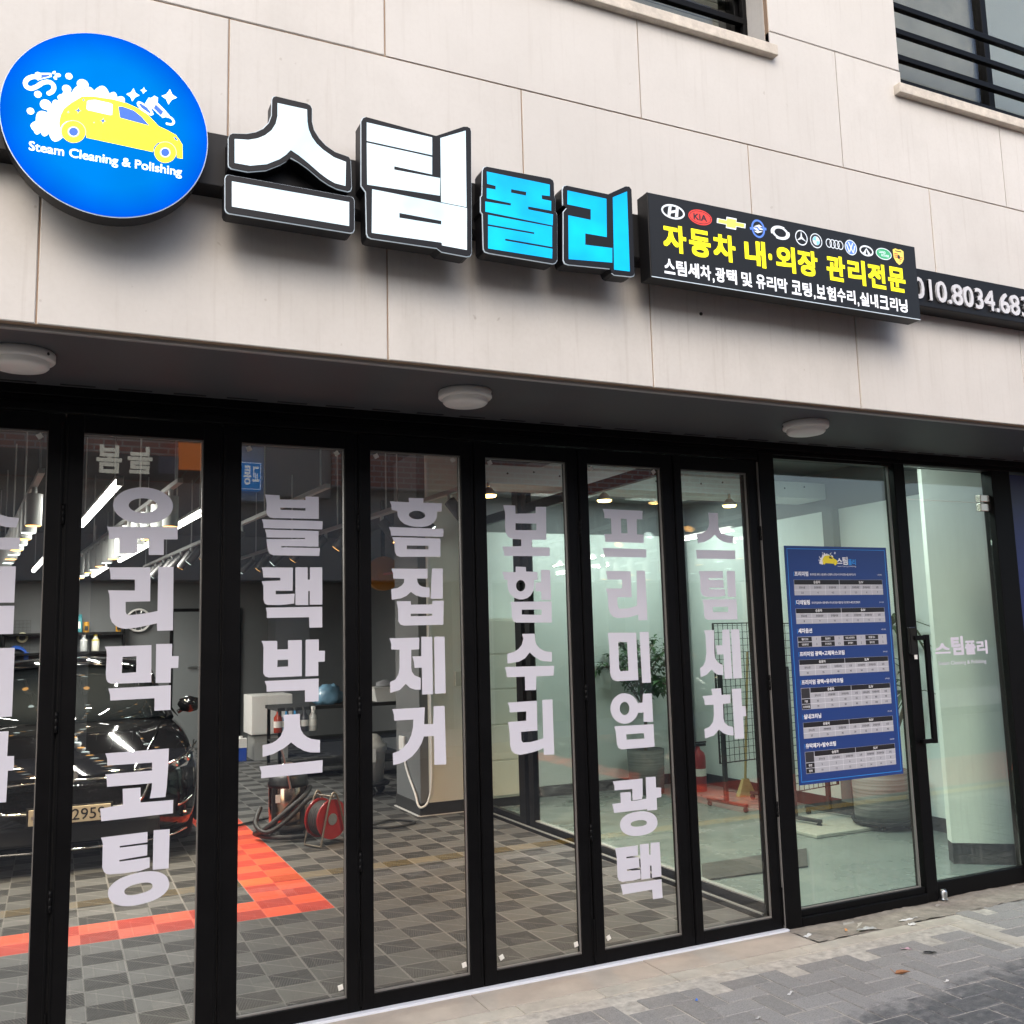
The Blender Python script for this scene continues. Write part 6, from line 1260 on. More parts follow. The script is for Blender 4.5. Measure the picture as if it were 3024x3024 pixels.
for s in (-1, 1):
    b = MB(); b.add([(s * .885, 1.55, .93), (s * .90, 4.0, .97), (s * .60, 3.60, 1.345), (s * .645, 2.05, 1.335)], [(0, 1, 2, 3)]); o = cb(b, 'side_window', M_cglass)
    so = o.modifiers.new('t', 'SOLIDIFY'); so.thickness = .006
    b = MB(); b.tube(smooth_pts([(s * .80, 1.36, .935), (s * .74, 1.62, 1.10), (s * .665, 1.98, 1.33), (s * .66, 2.5, 1.395), (s * .645, 3.2, 1.375), (s * .70, 3.75, 1.22), (s * .80, 4.15, 1.0)], 5), .028, 8); cb(b, 'pillar', M_paint)
    b = MB(); b.lathe((0, 0, 0), [(.0, -.075), (.055, -.06), (.085, 0), (.07, .05), (0, .075)], 16)
    b.v = [(s * 1.0 + v[0] * 1.25, 1.72 + v[1] * .9, 1.02 + v[2]) for v in b.v]; b.tube([(s * .90, 1.74, .95), (s * .96, 1.73, .99)], .02, 8); cb(b, 'wing_mirror', M_paint)
    # headlamp: swept back clear cover with chrome bowls inside
    h = MB()
    A = [(s * .50, .045, .655), (s * .70, .135, .690), (s * .86, .30, .750), (s * .895, .52, .80), (s * .875, .42, .715), (s * .80, .185, .640), (s * .62, .085, .618)]
    h.add([(p[0], p[1] - .035, p[2] + .012) for p in A] + [(p[0], p[1] + .06, p[2]) for p in A], [tuple(range(7)) if s > 0 else tuple(range(6, -1, -1))] + [(i, (i + 1) % 7, 7 + (i + 1) % 7, 7 + i) for i in range(7)])
    hl = cb(h, 'headlight', mat('headlamp_cover', (.10, .105, .11), .04, spec=.9, coat=1))
    h = MB()
    for (px, py, pz) in ((.62, .055, .660), (.71, .105, .682), (.80, .17, .712)):
        h.lathe((0, 0, 0), [(.026, 0), (.022, .004), (.0, .012)], 14)
        kx = len(h.v) - 42
        for q in range(kx, len(h.v)):
            vx, vy, vz = h.v[q]; h.v[q] = (s * px + vx, py - .036 - vz, pz + vy)
    cb(h, 'lamp_bowl', M_chrome, hl)
    h = MB(); h.tube(smooth_pts([(s * .42, .0, .66), (s * .62, .02, .683), (s * .78, .105, .725), (s * .90, .42, .80)], 6), .006, 6); cb(h, 'light_strip', M_chrome, hl)
    h = MB(); h.tube(smooth_pts([(s * .55, .055, .36), (s * .74, .10, .375), (s * .84, .19, .42)], 5), .010, 6); h.tube(smooth_pts([(s * .60, .09, .30), (s * .80, .16, .31)], 5), .014, 6); cb(h, 'bumper_trim', M_chrome)
    h = MB(); h.tube(smooth_pts([(s * .46, -.005, .88 - .17), (s * .60, .55, .846), (s * .70, 1.2, .925)], 6), .006, 6); cb(h, 'bonnet_crease', M_paint)
# grille full of little studs
g = MB()
g.add([(-.52, -.035, .60), (.52, -.035, .60), (.44, -.052, .44), (-.44, -.052, .44), (-.30, -.04, .36), (.30, -.04, .36)], [(0, 3, 2, 1), (3, 4, 5, 2)])
gr = cb(g, 'grille', mat('grille_black', (.01, .01, .01), .25))
g = MB(); rnd = random.Random(4)
for r in range(8):
    for c in range(34):
        zz = .59 - r * .0205; hw = .50 - (.60 - zz) * .48
        xx = -.50 + c * .0303 + (.015 if r % 2 else 0)
        if abs(xx) > hw: continue
        yy = -.037 - (.60 - zz) * .105
        g.add([(xx - .008, yy, zz), (xx, yy, zz - .007), (xx + .008, yy, zz), (xx, yy, zz + .007), (xx, yy - .010, zz)], [(0, 1, 4), (1, 2, 4), (2, 3, 4), (3, 0, 4)])
cb(g, 'grille_stud', M_chrome, gr)
g = MB(); g.tube(smooth_pts([(-.53, -.03, .605), (-.45, -.06, .45), (-.30, -.062, .425), (0, -.066, .415), (.30, -.062, .425), (.45, -.06, .45), (.53, -.03, .605)], 6), .011, 8); g.tube(smooth_pts([(-.53, -.03, .612), (-.2, -.05, .628), (.2, -.05, .628), (.53, -.03, .612)], 5), .006, 8); cb(g, 'grille_surround', M_chrome, gr)
g = MB(); g.cyl((0, -.05, .652), (0, -.040, .652), .042, n=24); cb(g, 'badge', M_chrome, gr)
g = MB(); g.tube(smooth_pts([(-.80, .13, .20), (-.6, .02, .165), (0, -.03, .155), (.6, .02, .165), (.80, .13, .20)], 6), .009, 8); cb(g, 'lower_trim', M_chrome)
g = MB(); g.box(-.60, -.028, .20, .60, .05, .33); cb(g, 'air_intake', M_blackm, bevel=.02)
# number plate
p = MB(); p.box(-.262, -.082, .345, .262, -.074, .455); npl = cb(p, 'number_plate', mat('plate_white', (.62, .52, .36), .45), bevel=.004)
p = MB(); text(p, '2959', .012, .362, .225, .438, -.0832, .004); cb(p, 'plate_number', mat('plate_ink', (.02, .02, .025), .5), npl)
for q in (-.235, .235):
    p = MB(); p.cyl((q, -.0845, .40), (q, -.082, .40), .010, n=12); cb(p, 'plate_bolt', M_steel, npl)
p = MB(); p.box(-.275, -.074, .335, .275, -.03, .463); cb(p, 'plate_holder', M_blackm)
# wheels
def wheel(x, y):
    s = 1 if x > 0 else -1
    b = MB(); b.lathe((0, 0, 0), [(.20, -.11), (.30, -.115), (.325, -.09), (.332, 0), (.325, .09), (.30, .115), (.20, .11)], 36)
    b.v = [(x + v[2], y + v[0], .332 - .02 + v[1]) for v in b.v]
    w = cb(b, 'wheel', M_tyre)
    b = MB(); b.lathe((0, 0, 0), [(.0, .06), (.05, .07), (.06, .06), (.19, .09), (.215, .10), (.215, -.08)], 30); b.v = [(x + s * v[2], y + v[0], .312 + v[1]) for v in b.v]
    cb(b, 'rim', M_steel, w)
    b = MB(); b.cyl((x + s * .118, y, .312), (x + s * .122, y, .312), .37, n=36); b.v = [(v[0], v[1], max(v[2], .18)) for v in b.v]
    return w
for x in (-.80, .80):
    for y in (.92, 3.78): wheel(x, y)
for s in (-1, 1):
    for y in (.92, 3.78):
        b = MB(); b.cyl((s * .925, y, .33), (s * .938, y, .33), .375, n=36); b.v = [(v[0], v[1], max(v[2], .165)) for v in b.v]; cb(b, 'wheel_arch', M_blackm)

# ------------------------------------------------------------------ wash bay gear
VC = thing('vacuum_cleaner', (1.85, 4.72, .02), 'steel drum vacuum cleaner wrapped in its black hose', 'vacuum cleaner')
def vb(m_, name, mt, par=None, **k):
    o = m_.build(name, mt, None, **k); o.parent = par or VC; return o
b = MB(); b.lathe((0, 0, 0), [(.0, .11), (.185, .11), (.19, .12), (.19, .52), (.185, .53)], 32); vb(b, 'drum', mat('polished_drum', (.62, .42, .32), .14, metal=1.0))
b = MB(); b.lathe((0, 0, 0), [(.192, .50), (.20, .51), (.20, .54), (.19, .56), (.19, .60), (.15, .64), (.0, .65)], 32); b.lathe((0, 0, 0), [(.205, .10), (.21, .06), (.21, .10), (.195, .13)], 32); vb(b, 'lid', mat('black_abs', (.014, .014, .015), .4))
for a in (0.5, 2.1, 3.7, 5.3):
    b = MB(); b.box(.19 * math.cos(a) - .02, .19 * math.sin(a) - .02, .13, .19 * math.cos(a) + .02, .19 * math.sin(a) + .02, .50)
    vb(b, 'side_strap', M_blackm)
b = MB(); b.box(-.155, -.155, .36, -.085, -.147, .44); vb(b, 'paper_label', M_sticker)
for a in (.8, 2.4, 4.0, 5.5):
    b = MB(); b.lathe((.2 * math.cos(a), .2 * math.sin(a), .04), [(.0, -.04), (.025, -.035), (.04, 0), (.025, .035), (0, .04)], 12)
    vb(b, 'castor', M_tyre)
b = MB(); b.tube(smooth_pts([(-.12, 0, .62), (-.05, 0, .72), (.05, 0, .72), (.12, 0, .62)], 5), .012, 8); vb(b, 'carry_handle', M_steel)
hs = [(.20, -.08, .48), (.10, -.25, .42), (-.12, -.28, .26), (-.28, -.22, .12), (-.33, -.05, .06), (-.20, -.28, .05), (.05, -.36, .045), (.28, -.30, .05), (.33, -.1, .10), (.30, -.18, .30), (.16, -.27, .40), (-.08, -.29, .20), (-.26, -.26, .10), (-.34, -.12, .17), (-.27, .02, .30)]
b = MB(); b.tube(smooth_pts(hs, 8), .025, 10); vb(b, 'hose', mat('ribbed_black_hose', (.022, .023, .024), .5, bump=.4, bscale=80))
b = MB(); b.tube([(-.02, -.20, .50), (-.10, -.24, .85)], .012, 8); b.tube([(-.10, -.24, .85), (-.14, -.25, .98)], .016, 8); vb(b, 'wand', M_steel)
RL = thing('hose_reel', (2.015, 4.16, .02), 'red hose reel on a bent tube stand beside the vacuum', 'hose reel')
M_red = mat('red_enamel', (.30, .018, .018), .35, noise=.1, nscale=10)
ax = Vector((.42, -.90, 0)).normalized()
c0 = Vector((.02, .05, .27))
for q, nm in ((-.10, 'flange'), (.10, 'flange')):
    b = MB(); p = c0 + ax * q; b.cyl(p - ax * .008, p + ax * .008, .205, n=36); b.cyl(p - ax * .014, p + ax * .014, .06, n=20, mi=1); o = b.build(nm, [M_red, M_steel], bevel=.004); o.parent = RL
b = MB()
for k in range(6): 
    p = c0 + ax * (-.078 + k * .031); u = ax.orthogonal().normalized(); w_ = ax.cross(u)
    b.tube([p + (u * math.cos(t) + w_ * math.sin(t)) * .165 for t in [2 * math.pi * i / 28 for i in range(28)]], .018, 8, closed=True)
o = b.build('wound_hose', mat('dark_rubber_hose', (.03, .03, .03), .6)); o.parent = RL
b = MB(); sx = ax * .135
pr = ax.cross(Vector((0, 0, 1))).normalized()
for s in (-1, 1):
    b.tube(smooth_pts([c0 + sx * s - pr * .18 - Vector((0, 0, .255)), c0 + sx * s - pr * .05 + Vector((0, 0, .22)), c0 + sx * s + pr * .05 + Vector((0, 0, .22)), c0 + sx * s + pr * .18 - Vector((0, 0, .255))], 5), .011, 8)
for s in (-1, 1): b.tube([c0 - sx + pr * .18 * s - Vector((0, 0, .256)), c0 + sx + pr * .18 * s - Vector((0, 0, .256))], .011, 8)
b.tube([c0 - sx + Vector((0, 0, .235)), c0 + sx + Vector((0, 0, .235))], .011, 8)
o = b.build('stand', mat('worn_tube', (.22, .19, .15), .45, metal=.7)); o.parent = RL
RL.scale = (.72, .72, .72); VC.scale = (.82, .82, .78)
CD = MB(); CD.tube(smooth_pts([(1.25, 5.6, .035), (1.5, 5.3, .034), (1.9, 5.5, .035), (2.3, 5.0, .034), (2.6, 4.5, .035), (2.9, 4.6, .034), (2.75, 4.8, .035), (2.5, 4.65, .038), (2.2, 4.9, .034)], 8), .011, 6)
tag(CD.build('floor_cable', M_blackm), 'loose black cable lying across the checkered floor behind the vacuum', 'cable')
HB = MB(); HB.tube([(1.12, 4.1, .62), (1.45, 4.3, .60)], .022, 10); HB.tube([(.95, 4.0, .625), (1.12, 4.1, .62)], .010, 8)
# work trolley, crate cabinet and the things along the hall
TR = thing('tool_table', (3.3, 8.2, .02), 'black work table with shelves against the right side of the hall', 'table')
b = MB(); b.box(-.9, -.35, .78, .95, .35, .82); b.box(-.88, -.33, .40, .93, .33, .42); b.box(-.88, -.33, .12, .93, .33, .14); o = b.build('table_top', M_blackm); o.parent = TR
for x in (-.88, .90):
    for y in (-.33, .30):
        b = MB(); b.box(x, y, 0, x + .035, y + .035, .78); o = b.build('leg', M_black); o.parent = TR
bc = [(.30, .03, .01), (.02, .22, .45), (.02, .24, .5), (.05, .05, .06), (.6, .6, .58)]
BT = None
bl_ = ['brown spray bottle hung leftmost on the front of the black work table', 'blue spray bottle hung beside the brown one on the work table', 'deep blue spray bottle hung between the blue and the black one', 'black spray bottle hung between the deep blue and the white one', 'white spray bottle hung rightmost on the front of the work table']
for k in range(5):
    t = thing('spray_bottle', (2.40 + k * .10, 7.80, .565), bl_[k], 'spray bottle', 'spray bottles on the work table')
    b = MB(); b.lathe((0, 0, 0), [(.0, 0), (.045, 0), (.048, .01), (.048, .17), (.02, .21), (.018, .24)], 16); o = b.build('bottle', mat('bottle_%s' % ['brown', 'blue', 'deep_blue', 'black', 'white'][k], bc[k], .15)); o.parent = t
    b = MB(); b.box(-.015, -.05, .24, .015, .03, .275); b.box(-.006, -.05, .20, .006, -.04, .24); o = b.build('trigger', M_blackm if k < 4 else M_white); o.parent = t
    b = MB(); b.lathe((0, 0, .06), [(.0487, 0), (.0487, .07)], 16); o = b.build('paper_label', M_sticker); o.parent = t
BG = thing('plastic_bag', (3.05, 8.1, .84), 'crumpled pale blue plastic bag standing on the black work table', 'bag')
b = MB(); rnd = random.Random(9); prof = [(0, 0), (.16, .005), (.18, .05), (.165, .10), (.14, .15), (.13, .19), (.07, .215), (.0, .20)]
b.lathe((0, 0, 0), prof, 18); b.v = [(v[0] * rnd.uniform(.75, 1.25), v[1] * rnd.uniform(.75, 1.2), max(0, v[2] + rnd.uniform(-.025, .03))) for v in b.v]
o = b.build('bag_body', mat('blue_film', (.16, .30, .42), .25)); o.parent = BG
TY = thing('tool_tray', (3.75, 8.05, .84), 'white tub of cloths at the right end of the black work table', 'tub')
b = MB(); b.prism([[(-.14, 0), (.14, 0), (.17, .16), (-.17, .16)]], -.11, .11); b.box(-.18, -.12, .16, .18, .12, .175); o = b.build('tub_body', M_white, bevel=.006); o.parent = TY
b = MB(); b.lathe((0, 0, .17), [(.13, 0), (.12, .04), (.06, .07), (0, .075)], 14); b.v = [(v[0] * rnd.uniform(.85, 1.1), v[1] * .7, v[2] + rnd.uniform(0, .02)) for v in b.v]; o = b.build('cloth', mat('grey_cloth', (.3, .3, .32), .9)); o.parent = TY
CB = thing('storage_cabinet', (2.75, 10.3, .02), 'pale grey box cabinet on a clear crate at the back of the hall', 'cabinet')
b = MB(); b.box(-.25, -.3, .34, .30, .3, .86); o = b.build('cabinet_body', M_grayw, bevel=.008); o.parent = CB
b = MB(); b.box(-.22, -.302, .36, .27, -.30, .84); o = b.build('cabinet_door', M_grayw); o.parent = CB
b = MB(); b.box(-.2, -.26, 0, .25, .26, .33); o = b.build('crate', mat('cloudy_crate', (.3, .3, .29), .4)); o.parent = CB
CN = thing('detergent_can', (2.38, 10.1, .02), 'white and blue detergent can on the floor left of the storage cabinet', 'can')
b = MB(); b.box(-.07, -.06, 0, .07, .06, .26); o = b.build('can_body', mat('blue_can', (.02, .07, .4), .3), bevel=.01); o.parent = CN
b = MB(); b.box(-.071, -.061, .18, .071, .061, .30); b.cyl((0, 0, .30), (0, 0, .33), .025, n=14); o = b.build('can_top', M_white); o.parent = CN
DR = thing('wash_bucket', (3.02, 6.35, .02), 'white lidded wash bucket on a dark dolly beside the column', 'bucket')
b = MB(); b.lathe((0, 0, 0), [(.0, .14), (.15, .14), (.175, .46), (.18, .47)], 32); o = b.build('bucket_body', M_white); o.parent = DR
b = MB(); b.lathe((0, 0, 0), [(.185, .44), (.19, .47), (.19, .50), (.15, .52), (.14, .56), (.09, .60), (0, .61)], 32); o = b.build('bucket_lid', mat('lid_ivory', (.6, .58, .52), .4)); o.parent = DR
b = MB(); b.lathe((0, 0, 0), [(.0, .10), (.21, .10), (.22, .12), (.20, .139), (0, .139)], 24); o = b.build('dolly', M_blackm); o.parent = DR
for a in (.4, 2.5, 4.6):
    b = MB(); b.lathe((.16 * math.cos(a), .16 * math.sin(a), .05), [(.0, -.05), (.03, -.04), (.05, 0), (.03, .04), (0, .05)], 12); o = b.build('castor', M_tyre); o.parent = DR
b = MB(); b.box(-.02, -.195, .34, .02, -.178, .47); o = b.build('latch', M_grayw); o.parent = DR
# cable drooping from the column
W_ = MB(); W_.tube(smooth_pts([(3.05, 5.35, .58), (3.045, 5.25, .42), (3.045, 5.15, .32), (3.04, 4.98, .20), (3.035, 4.90, .12), (3.06, 4.865, .10), (3.12, 4.86, .16), (3.155, 4.862, .4), (3.155, 4.862, 1.2)], 8), .010, 8)
wc = thing('power_cable', (3.04, 5.1, .3), 'white power cable looping down from a socket on the grey column', 'cable')
keep(W_.build('lead', M_white), wc)
b = MB(); b.box(3.035, 5.28, .55, 3.058, 5.42, .68); keep(b.build('socket', M_white, bevel=.004), wc)
# round orange cable reel on the wall with its hanging lead
OR = thing('wall_reel', (3.72, 8.0, 2.18), 'round orange cable drum hanging beside the grey column', 'reel')
b = MB(); b.cyl((0, -.05, .21), (0, .05, .21), .21, n=40); b.cyl((0, -.06, .21), (0, -.05, .21), .10, n=24); o = b.build('drum', mat('orange_plastic', (.50, .20, .02), .45), bevel=.008); o.parent = OR
b = MB(); b.tube(smooth_pts([(-.02, -.08, .20), (.15, -.12, .24), (.28, -.12, .42), (.33, -.1, .72)], 6), .016, 8); o = b.build('lead', mat('orange_lead', (.70, .14, .04), .5)); o.parent = OR
b = MB(); b.box(-.02, -.02, .42, .02, .02, 1.12); o = b.build('bracket', M_black); o.parent = OR
# back wall: grey door, shelves, bottles, wheel clock, pegboard
DRW = thing('back_door', (2.15, 12.38, .02), 'grey steel door with lever handle in the back wall of the hall', 'door')
b = MB(); b.box(-.42, -.02, 0, .55, .019, 2.08); o = b.build('leaf', mat('grey_door_paint', (.17, .185, .19), .5)); o.parent = DRW
b = MB(); b.box(-.47, -.03, 0, -.421, .019, 2.13); b.box(.551, -.03, 0, .60, .019, 2.13); b.box(-.42, -.03, 2.081, .55, .019, 2.13); o = b.build('frame', M_black); o.parent = DRW
b = MB(); b.tube([(-.05, -.06, 1.22), (-.2, -.07, 1.22)], .014, 8); b.cyl((-.05, -.07, 1.22), (-.05, -.02, 1.22), .025, n=14); o = b.build('handle', M_steel); o.parent = DRW
SH = thing('wall_shelf', (.3, 12.2, 1.50), 'black two tier wall shelf holding cleaning bottles at the back', 'shelf')
b = MB(); b.box(-.9, -.15, .28, .72, .15, .31); b.box(-.9, -.15, 0, .72, .15, .03); o = b.build('board', M_black); o.parent = SH
for x in (-.9, .69):
    b = MB(); b.box(x, -.15, -.3, x + .03, .15, .6); o = b.build('upright', M_black); o.parent = SH
itm = [(.40, .31, .15, .26, (.62, .66, .62), 'white jerry can on the upper wall shelf, next to the teal one'), (.53, .31, .10, .26, (.02, .22, .25), 'teal jerry can on the upper wall shelf'), (.64, .31, .08, .15, (.55, .27, .02), 'amber tin on the upper wall shelf beside the teal can'), (.80, .31, .08, .15, (.55, .28, .03), 'amber tin at the right end of the upper wall shelf')]
for k, (x, z, w_, h_, c_, lb_) in enumerate(itm):
    t = thing('jerry_can' if k < 2 else 'polish_tin', (x - .15 if k < 3 else .93, 12.15, 1.812), lb_, 'can' if k < 2 else 'tin')
    b = MB()
    if k < 2:
        b.box(-w_ / 2, -.06, 0, w_ / 2, .06, h_ * .8); b.box(-w_ / 2, -.03, h_ * .8, w_ / 6, .03, h_); b.cyl((w_ * .3, 0, h_ * .8), (w_ * .3, 0, h_), .02, n=12)
    else: b.cyl((0, 0, 0), (0, 0, h_), w_ / 2, n=20)
    o = b.build('can_body', mat('can_colour_%d' % 0 if False else ['white_can', 'teal_can', 'amber_tin', 'amber_tin'][k], c_, .35), bevel=.006); o.parent = t
    b = MB(); b.box(-w_ * .3, -.064, h_ * .2, w_ * .3, -.0605 if k < 2 else -.035, h_ * .6); o = b.build('paper_label', M_sticker if k < 2 else M_blackm); o.parent = t
for k, (x, c_, lb_) in enumerate(((.62, (.7, .7, .6), 'white bottle with yellow collar on the lower wall shelf'), (.46, (.4, .42, .42), 'grey bottle lying in the middle of the lower wall shelf'), (.0, (.08, .15, .5), 'blue and white bottle at the left of the lower wall shelf'))):
    t = thing('cleaner_bottle', (x, 12.12, 1.532), lb_, 'bottle', 'bottles on the lower wall shelf')
    b = MB(); b.lathe((0, 0, 0), [(.0, 0), (.05, 0), (.052, .01), (.052, .16), (.025, .20), (.025, .22)], 16); o = b.build('bottle', mat(['white_bottle', 'grey_bottle', 'blue_bottle'][k], c_, .3)); o.parent = t
    b = MB(); b.cyl((0, 0, .22), (0, 0, .25), .03, n=14); b.lathe((0, 0, .15), [(.053, 0), (.053, .02)], 16); o = b.build('cap', mat('yellow_cap', (.6, .5, .05), .4) if k == 0 else M_white); o.parent = t
CK = thing('wheel_clock', (1.22, 12.33, 1.80), 'round clock shaped like a car wheel on the back wall', 'clock')
b = MB(); b.lathe((0, 0, 0), [(.15, -.02), (.175, -.03), (.18, 0), (.175, .03), (.15, .02)], 32); b.v = [(v[0], v[2], v[1] + .18) for v in b.v]
o = b.build('rim', M_white); o.parent = CK
b = MB()
for k in range(10):
    a = k * math.pi / 5; b.tube([(.02 * math.cos(a), 0, .18 + .02 * math.sin(a)), (.16 * math.cos(a), 0, .18 + .16 * math.sin(a))], .010, 6)
o = b.build('spoke', M_steel); o.parent = CK
PB_ = thing('pegboard', (-.75, 12.36, 1.0), 'dark wire grid board on the back wall hung with tape and blue hoses', 'grid board')
b = MB()
for k in range(22): b.box(-.55 + k * .05, -.012, .0, -.546 + k * .05, -.008, 1.0)
for k in range(21): b.box(-.55, -.008, k * .05, .504, -.004, k * .05 + .004)
o = b.build('wire_grid', mat('dark_wire', (.05, .05, .05), .4)); o.parent = PB_
t = thing('tape_roll', (-.35, 12.32, 1.68), 'pale roll of tape hanging on the wire grid board', 'tape'); b = MB(); b.lathe((0, 0, 0), [(.045, -.02), (.075, -.02), (.075, .02), (.045, .02), (.045, -.02)], 24); b.v = [(v[0], v[2], v[1] + .075) for v in b.v]; o = b.build('roll', mat('cream_tape', (.65, .62, .42), .6)); o.parent = t
t = thing('blue_hose', (-.42, 12.30, 1.32), 'coil of blue air hose hanging under the tape roll', 'hose'); b = MB()
for k in range(4): b.tube([(.14 * math.cos(a_), .01 * k, .15 + (.13 + .01 * k) * math.sin(a_)) for a_ in [2 * math.pi * i / 20 for i in range(20)]], .012, 6, closed=True)
b.box(.10, -.02, -.05, .16, .02, .22); o = b.build('coil', mat('blue_hose_pvc', (.02, .12, .6), .35)); o.parent = t

# ------------------------------------------------------------------ office things
def leafmat(name, c):
    return mat(name, c, .45, noise=.3, nscale=6)
M_leaf = leafmat('tree_leaf', (.045, .12, .03)); M_leaf2 = leafmat('strap_leaf', (.035, .085, .03))
M_bark = mat('stem_bark', (.12, .09, .06), .8)
def make_potmat(name, a_, b_):
    n = NB(name); x, y, z = n.xyz()
    s = n.noise(1, 3, .6, .6, .6, 34)
    n.put(n.b.inputs['Base Color'], n.mix(n.ramp(s, .35, .65), a_, b_)); n.b.inputs['Roughness'].default_value = .7
    n.bump(s, .4, .01); return n.m
P1 = thing('potted_tree', (5.40, 4.85, .02), 'leafy green potted tree in a dark ribbed pot, seen behind the sixth door', 'potted tree')
b = MB(); b.lathe((0, 0, 0), [(.0, 0), (.165, 0), (.185, .42), (.17, .42), (.165, .39), (0, .39)], 32); o = b.build('pot', make_potmat('dark_ribbed_pot', (.09, .095, .095), (.22, .225, .22))); o.parent = P1
b = MB(); b.tube(smooth_pts([(0, 0, .38), (.015, 0, .7), (-.02, 0, .95), (.01, 0, 1.2)], 5), .017, 8)
rnd = random.Random(8); tips = []
for k in range(22):
    a_ = rnd.uniform(0, 6.28); z0 = rnd.uniform(.75, 1.2); r = rnd.uniform(.2, .5); z1 = z0 + rnd.uniform(.0, .45)
    p = smooth_pts([(0, 0, z0), (r * .5 * math.cos(a_), r * .5 * math.sin(a_), (z0 + z1) / 2 + .06), (r * math.cos(a_), r * math.sin(a_), z1)], 5); b.tube(p, .006, 5); tips.append(p)
o = b.build('trunk', M_bark); o.parent = P1
b = MB()
def leaf(mbx, base, dirv, L, w, fold=.25):
    d_ = dirv.normalized(); s_ = d_.cross(Vector((0, 0, 1)))
    if s_.length < .1: s_ = Vector((1, 0, 0))
    s_.normalize(); u_ = s_.cross(d_)
    m1 = base + d_ * L * .45; t_ = base + d_ * L + Vector((0, 0, -L * .2))
    mbx.add([base, m1 + s_ * w - u_ * w * fold * -1, t_, m1 - s_ * w + u_ * w * fold, m1], [(0, 1, 4), (1, 2, 4), (2, 3, 4), (3, 0, 4)])
for p in tips:
    for q in p[3:]:
        for k in range(7):
            leaf(b, q + Vector((rnd.uniform(-.03, .03), rnd.uniform(-.03, .03), rnd.uniform(-.02, .02))), Vector((rnd.uniform(-1, 1), rnd.uniform(-1, 1), rnd.uniform(-.5, .4))), rnd.uniform(.055, .10), rnd.uniform(.015, .025))
o = b.build('foliage', M_leaf); o.parent = P1
P2 = thing('potted_dracaena', (5.98, 2.40, .02), 'strap leaved plant in a tall pale banded pot behind the price poster', 'potted plant')
b = MB(); b.lathe((0, 0, 0), [(.0, .07), (.205, .07), (.215, .44), (.20, .44), (.195, .41), (0, .41)], 36); o = b.build('pot', make_potmat('pale_banded_pot', (.09, .09, .088), (.30, .30, .29))); o.parent = P2
b = MB(); b.lathe((0, 0, 0), [(.0, .04), (.22, .04), (.235, .07), (.22, .069), (0, .069)], 30); o = b.build('saucer', M_blackm); o.parent = P2
for a_ in (.6, 2.2, 3.9, 5.4):
    b = MB(); b.lathe((.18 * math.cos(a_), .18 * math.sin(a_), .022), [(0, -.022), (.02, -.015), (.024, 0), (.02, .015), (0, .022)], 12); o = b.build('castor', M_tyre); o.parent = P2
b = MB(); st_ = [((0, 0, .40), (.03, -.05, .9), (.05, -.18, 1.55)), ((.02, .03, .40), (-.02, .08, .8), (.0, .05, 1.25)), ((-.03, 0, .4), (.06, -.15, .75), (.08, -.28, 1.05))]
for s in st_: b.tube(smooth_pts(s, 5), .016, 7)
o = b.build('cane', M_bark); o.parent = P2
b = MB()
for s in st_:
    e = Vector(s[2])
    for k in range(26):
        a_ = rnd.uniform(0, 6.28); el = rnd.uniform(-.2, 1.2); L = rnd.uniform(.28, .5)
        dv_ = Vector((math.cos(a_) * math.cos(el), math.sin(a_) * math.cos(el), math.sin(el)))
        pts_ = [e + dv_ * L * t + Vector((0, 0, -.42 * L * t * t * 1.6)) for t in (0, .25, .5, .75, 1)]
        sd_ = dv_.cross(Vector((0, 0, 1))).normalized() if abs(dv_.z) < .98 else Vector((1, 0, 0))
        ww = [.008, .016, .015, .010, .001]
        vs = []
        for p_, w2 in zip(pts_, ww): vs += [p_ - sd_ * w2, p_ + Vector((0, 0, -w2 * .4)), p_ + sd_ * w2]
        b.add(vs, [f for j in range(4) for f in ((j * 3, j * 3 + 1, j * 3 + 4, j * 3 + 3), (j * 3 + 1, j * 3 + 2, j * 3 + 5, j * 3 + 4))])
b.v = [(min(v[0], .20), v[1], v[2]) for v in b.v]
o = b.build('foliage', M_leaf2); o.parent = P2
def grid_stand(x, y, w_, zt, zb, ang, label):
    t = thing('grid_stand', (x, y, .02), label, 'display stand', 'black wire grid stands in the office')
    t.rotation_euler.z = ang
    b = MB()
    b.tube([(0, 0, zb), (w_, 0, zb), (w_, 0, zt), (0, 0, zt)], .011, 6, closed=True)
    k = .06
    while k < w_: b.tube([(k, 0, zb), (k, 0, zt)], .0028, 4); k += .06
    k = zb + .06
    while k < zt: b.tube([(0, .004, k), (w_, .004, k)], .0028, 4); k += .06
    o = b.build('wire_grid', M_blackm); o.parent = t
    for xx in (.06, w_ - .12):
        b = MB(); b.box(xx, .012, .05, xx + .035, .042, zt - .35); o = b.build('leg', M_blackm); o.parent = t
        b = MB(); b.box(xx + .002, -.22, .045, xx + .033, .26, .07)
        for yy in (-.2, .24): b.cyl((xx + .008, yy, .022), (xx + .028, yy, .022), .022, n=12)
        o = b.build('foot', M_blackm); o.parent = t
    return t
grid_stand(5.40, 3.66, .72, 1.62, .40, .12, 'black wire grid stand on castors seen through the seventh door')
grid_stand(5.42, 2.80, .62, 1.60, .26, .18, 'black wire grid stand on castors mostly hidden by the price poster')
FE = thing('fire_extinguisher', (5.86, 4.62, .02), 'red fire extinguisher on the office floor by the corner pier', 'fire extinguisher')
b = MB(); b.lathe((0, 0, 0), [(0, 0), (.068, 0), (.072, .01), (.072, .33), (.06, .37), (.025, .40), (.02, .43)], 24); o = b.build('cylinder', M_red); o.parent = FE
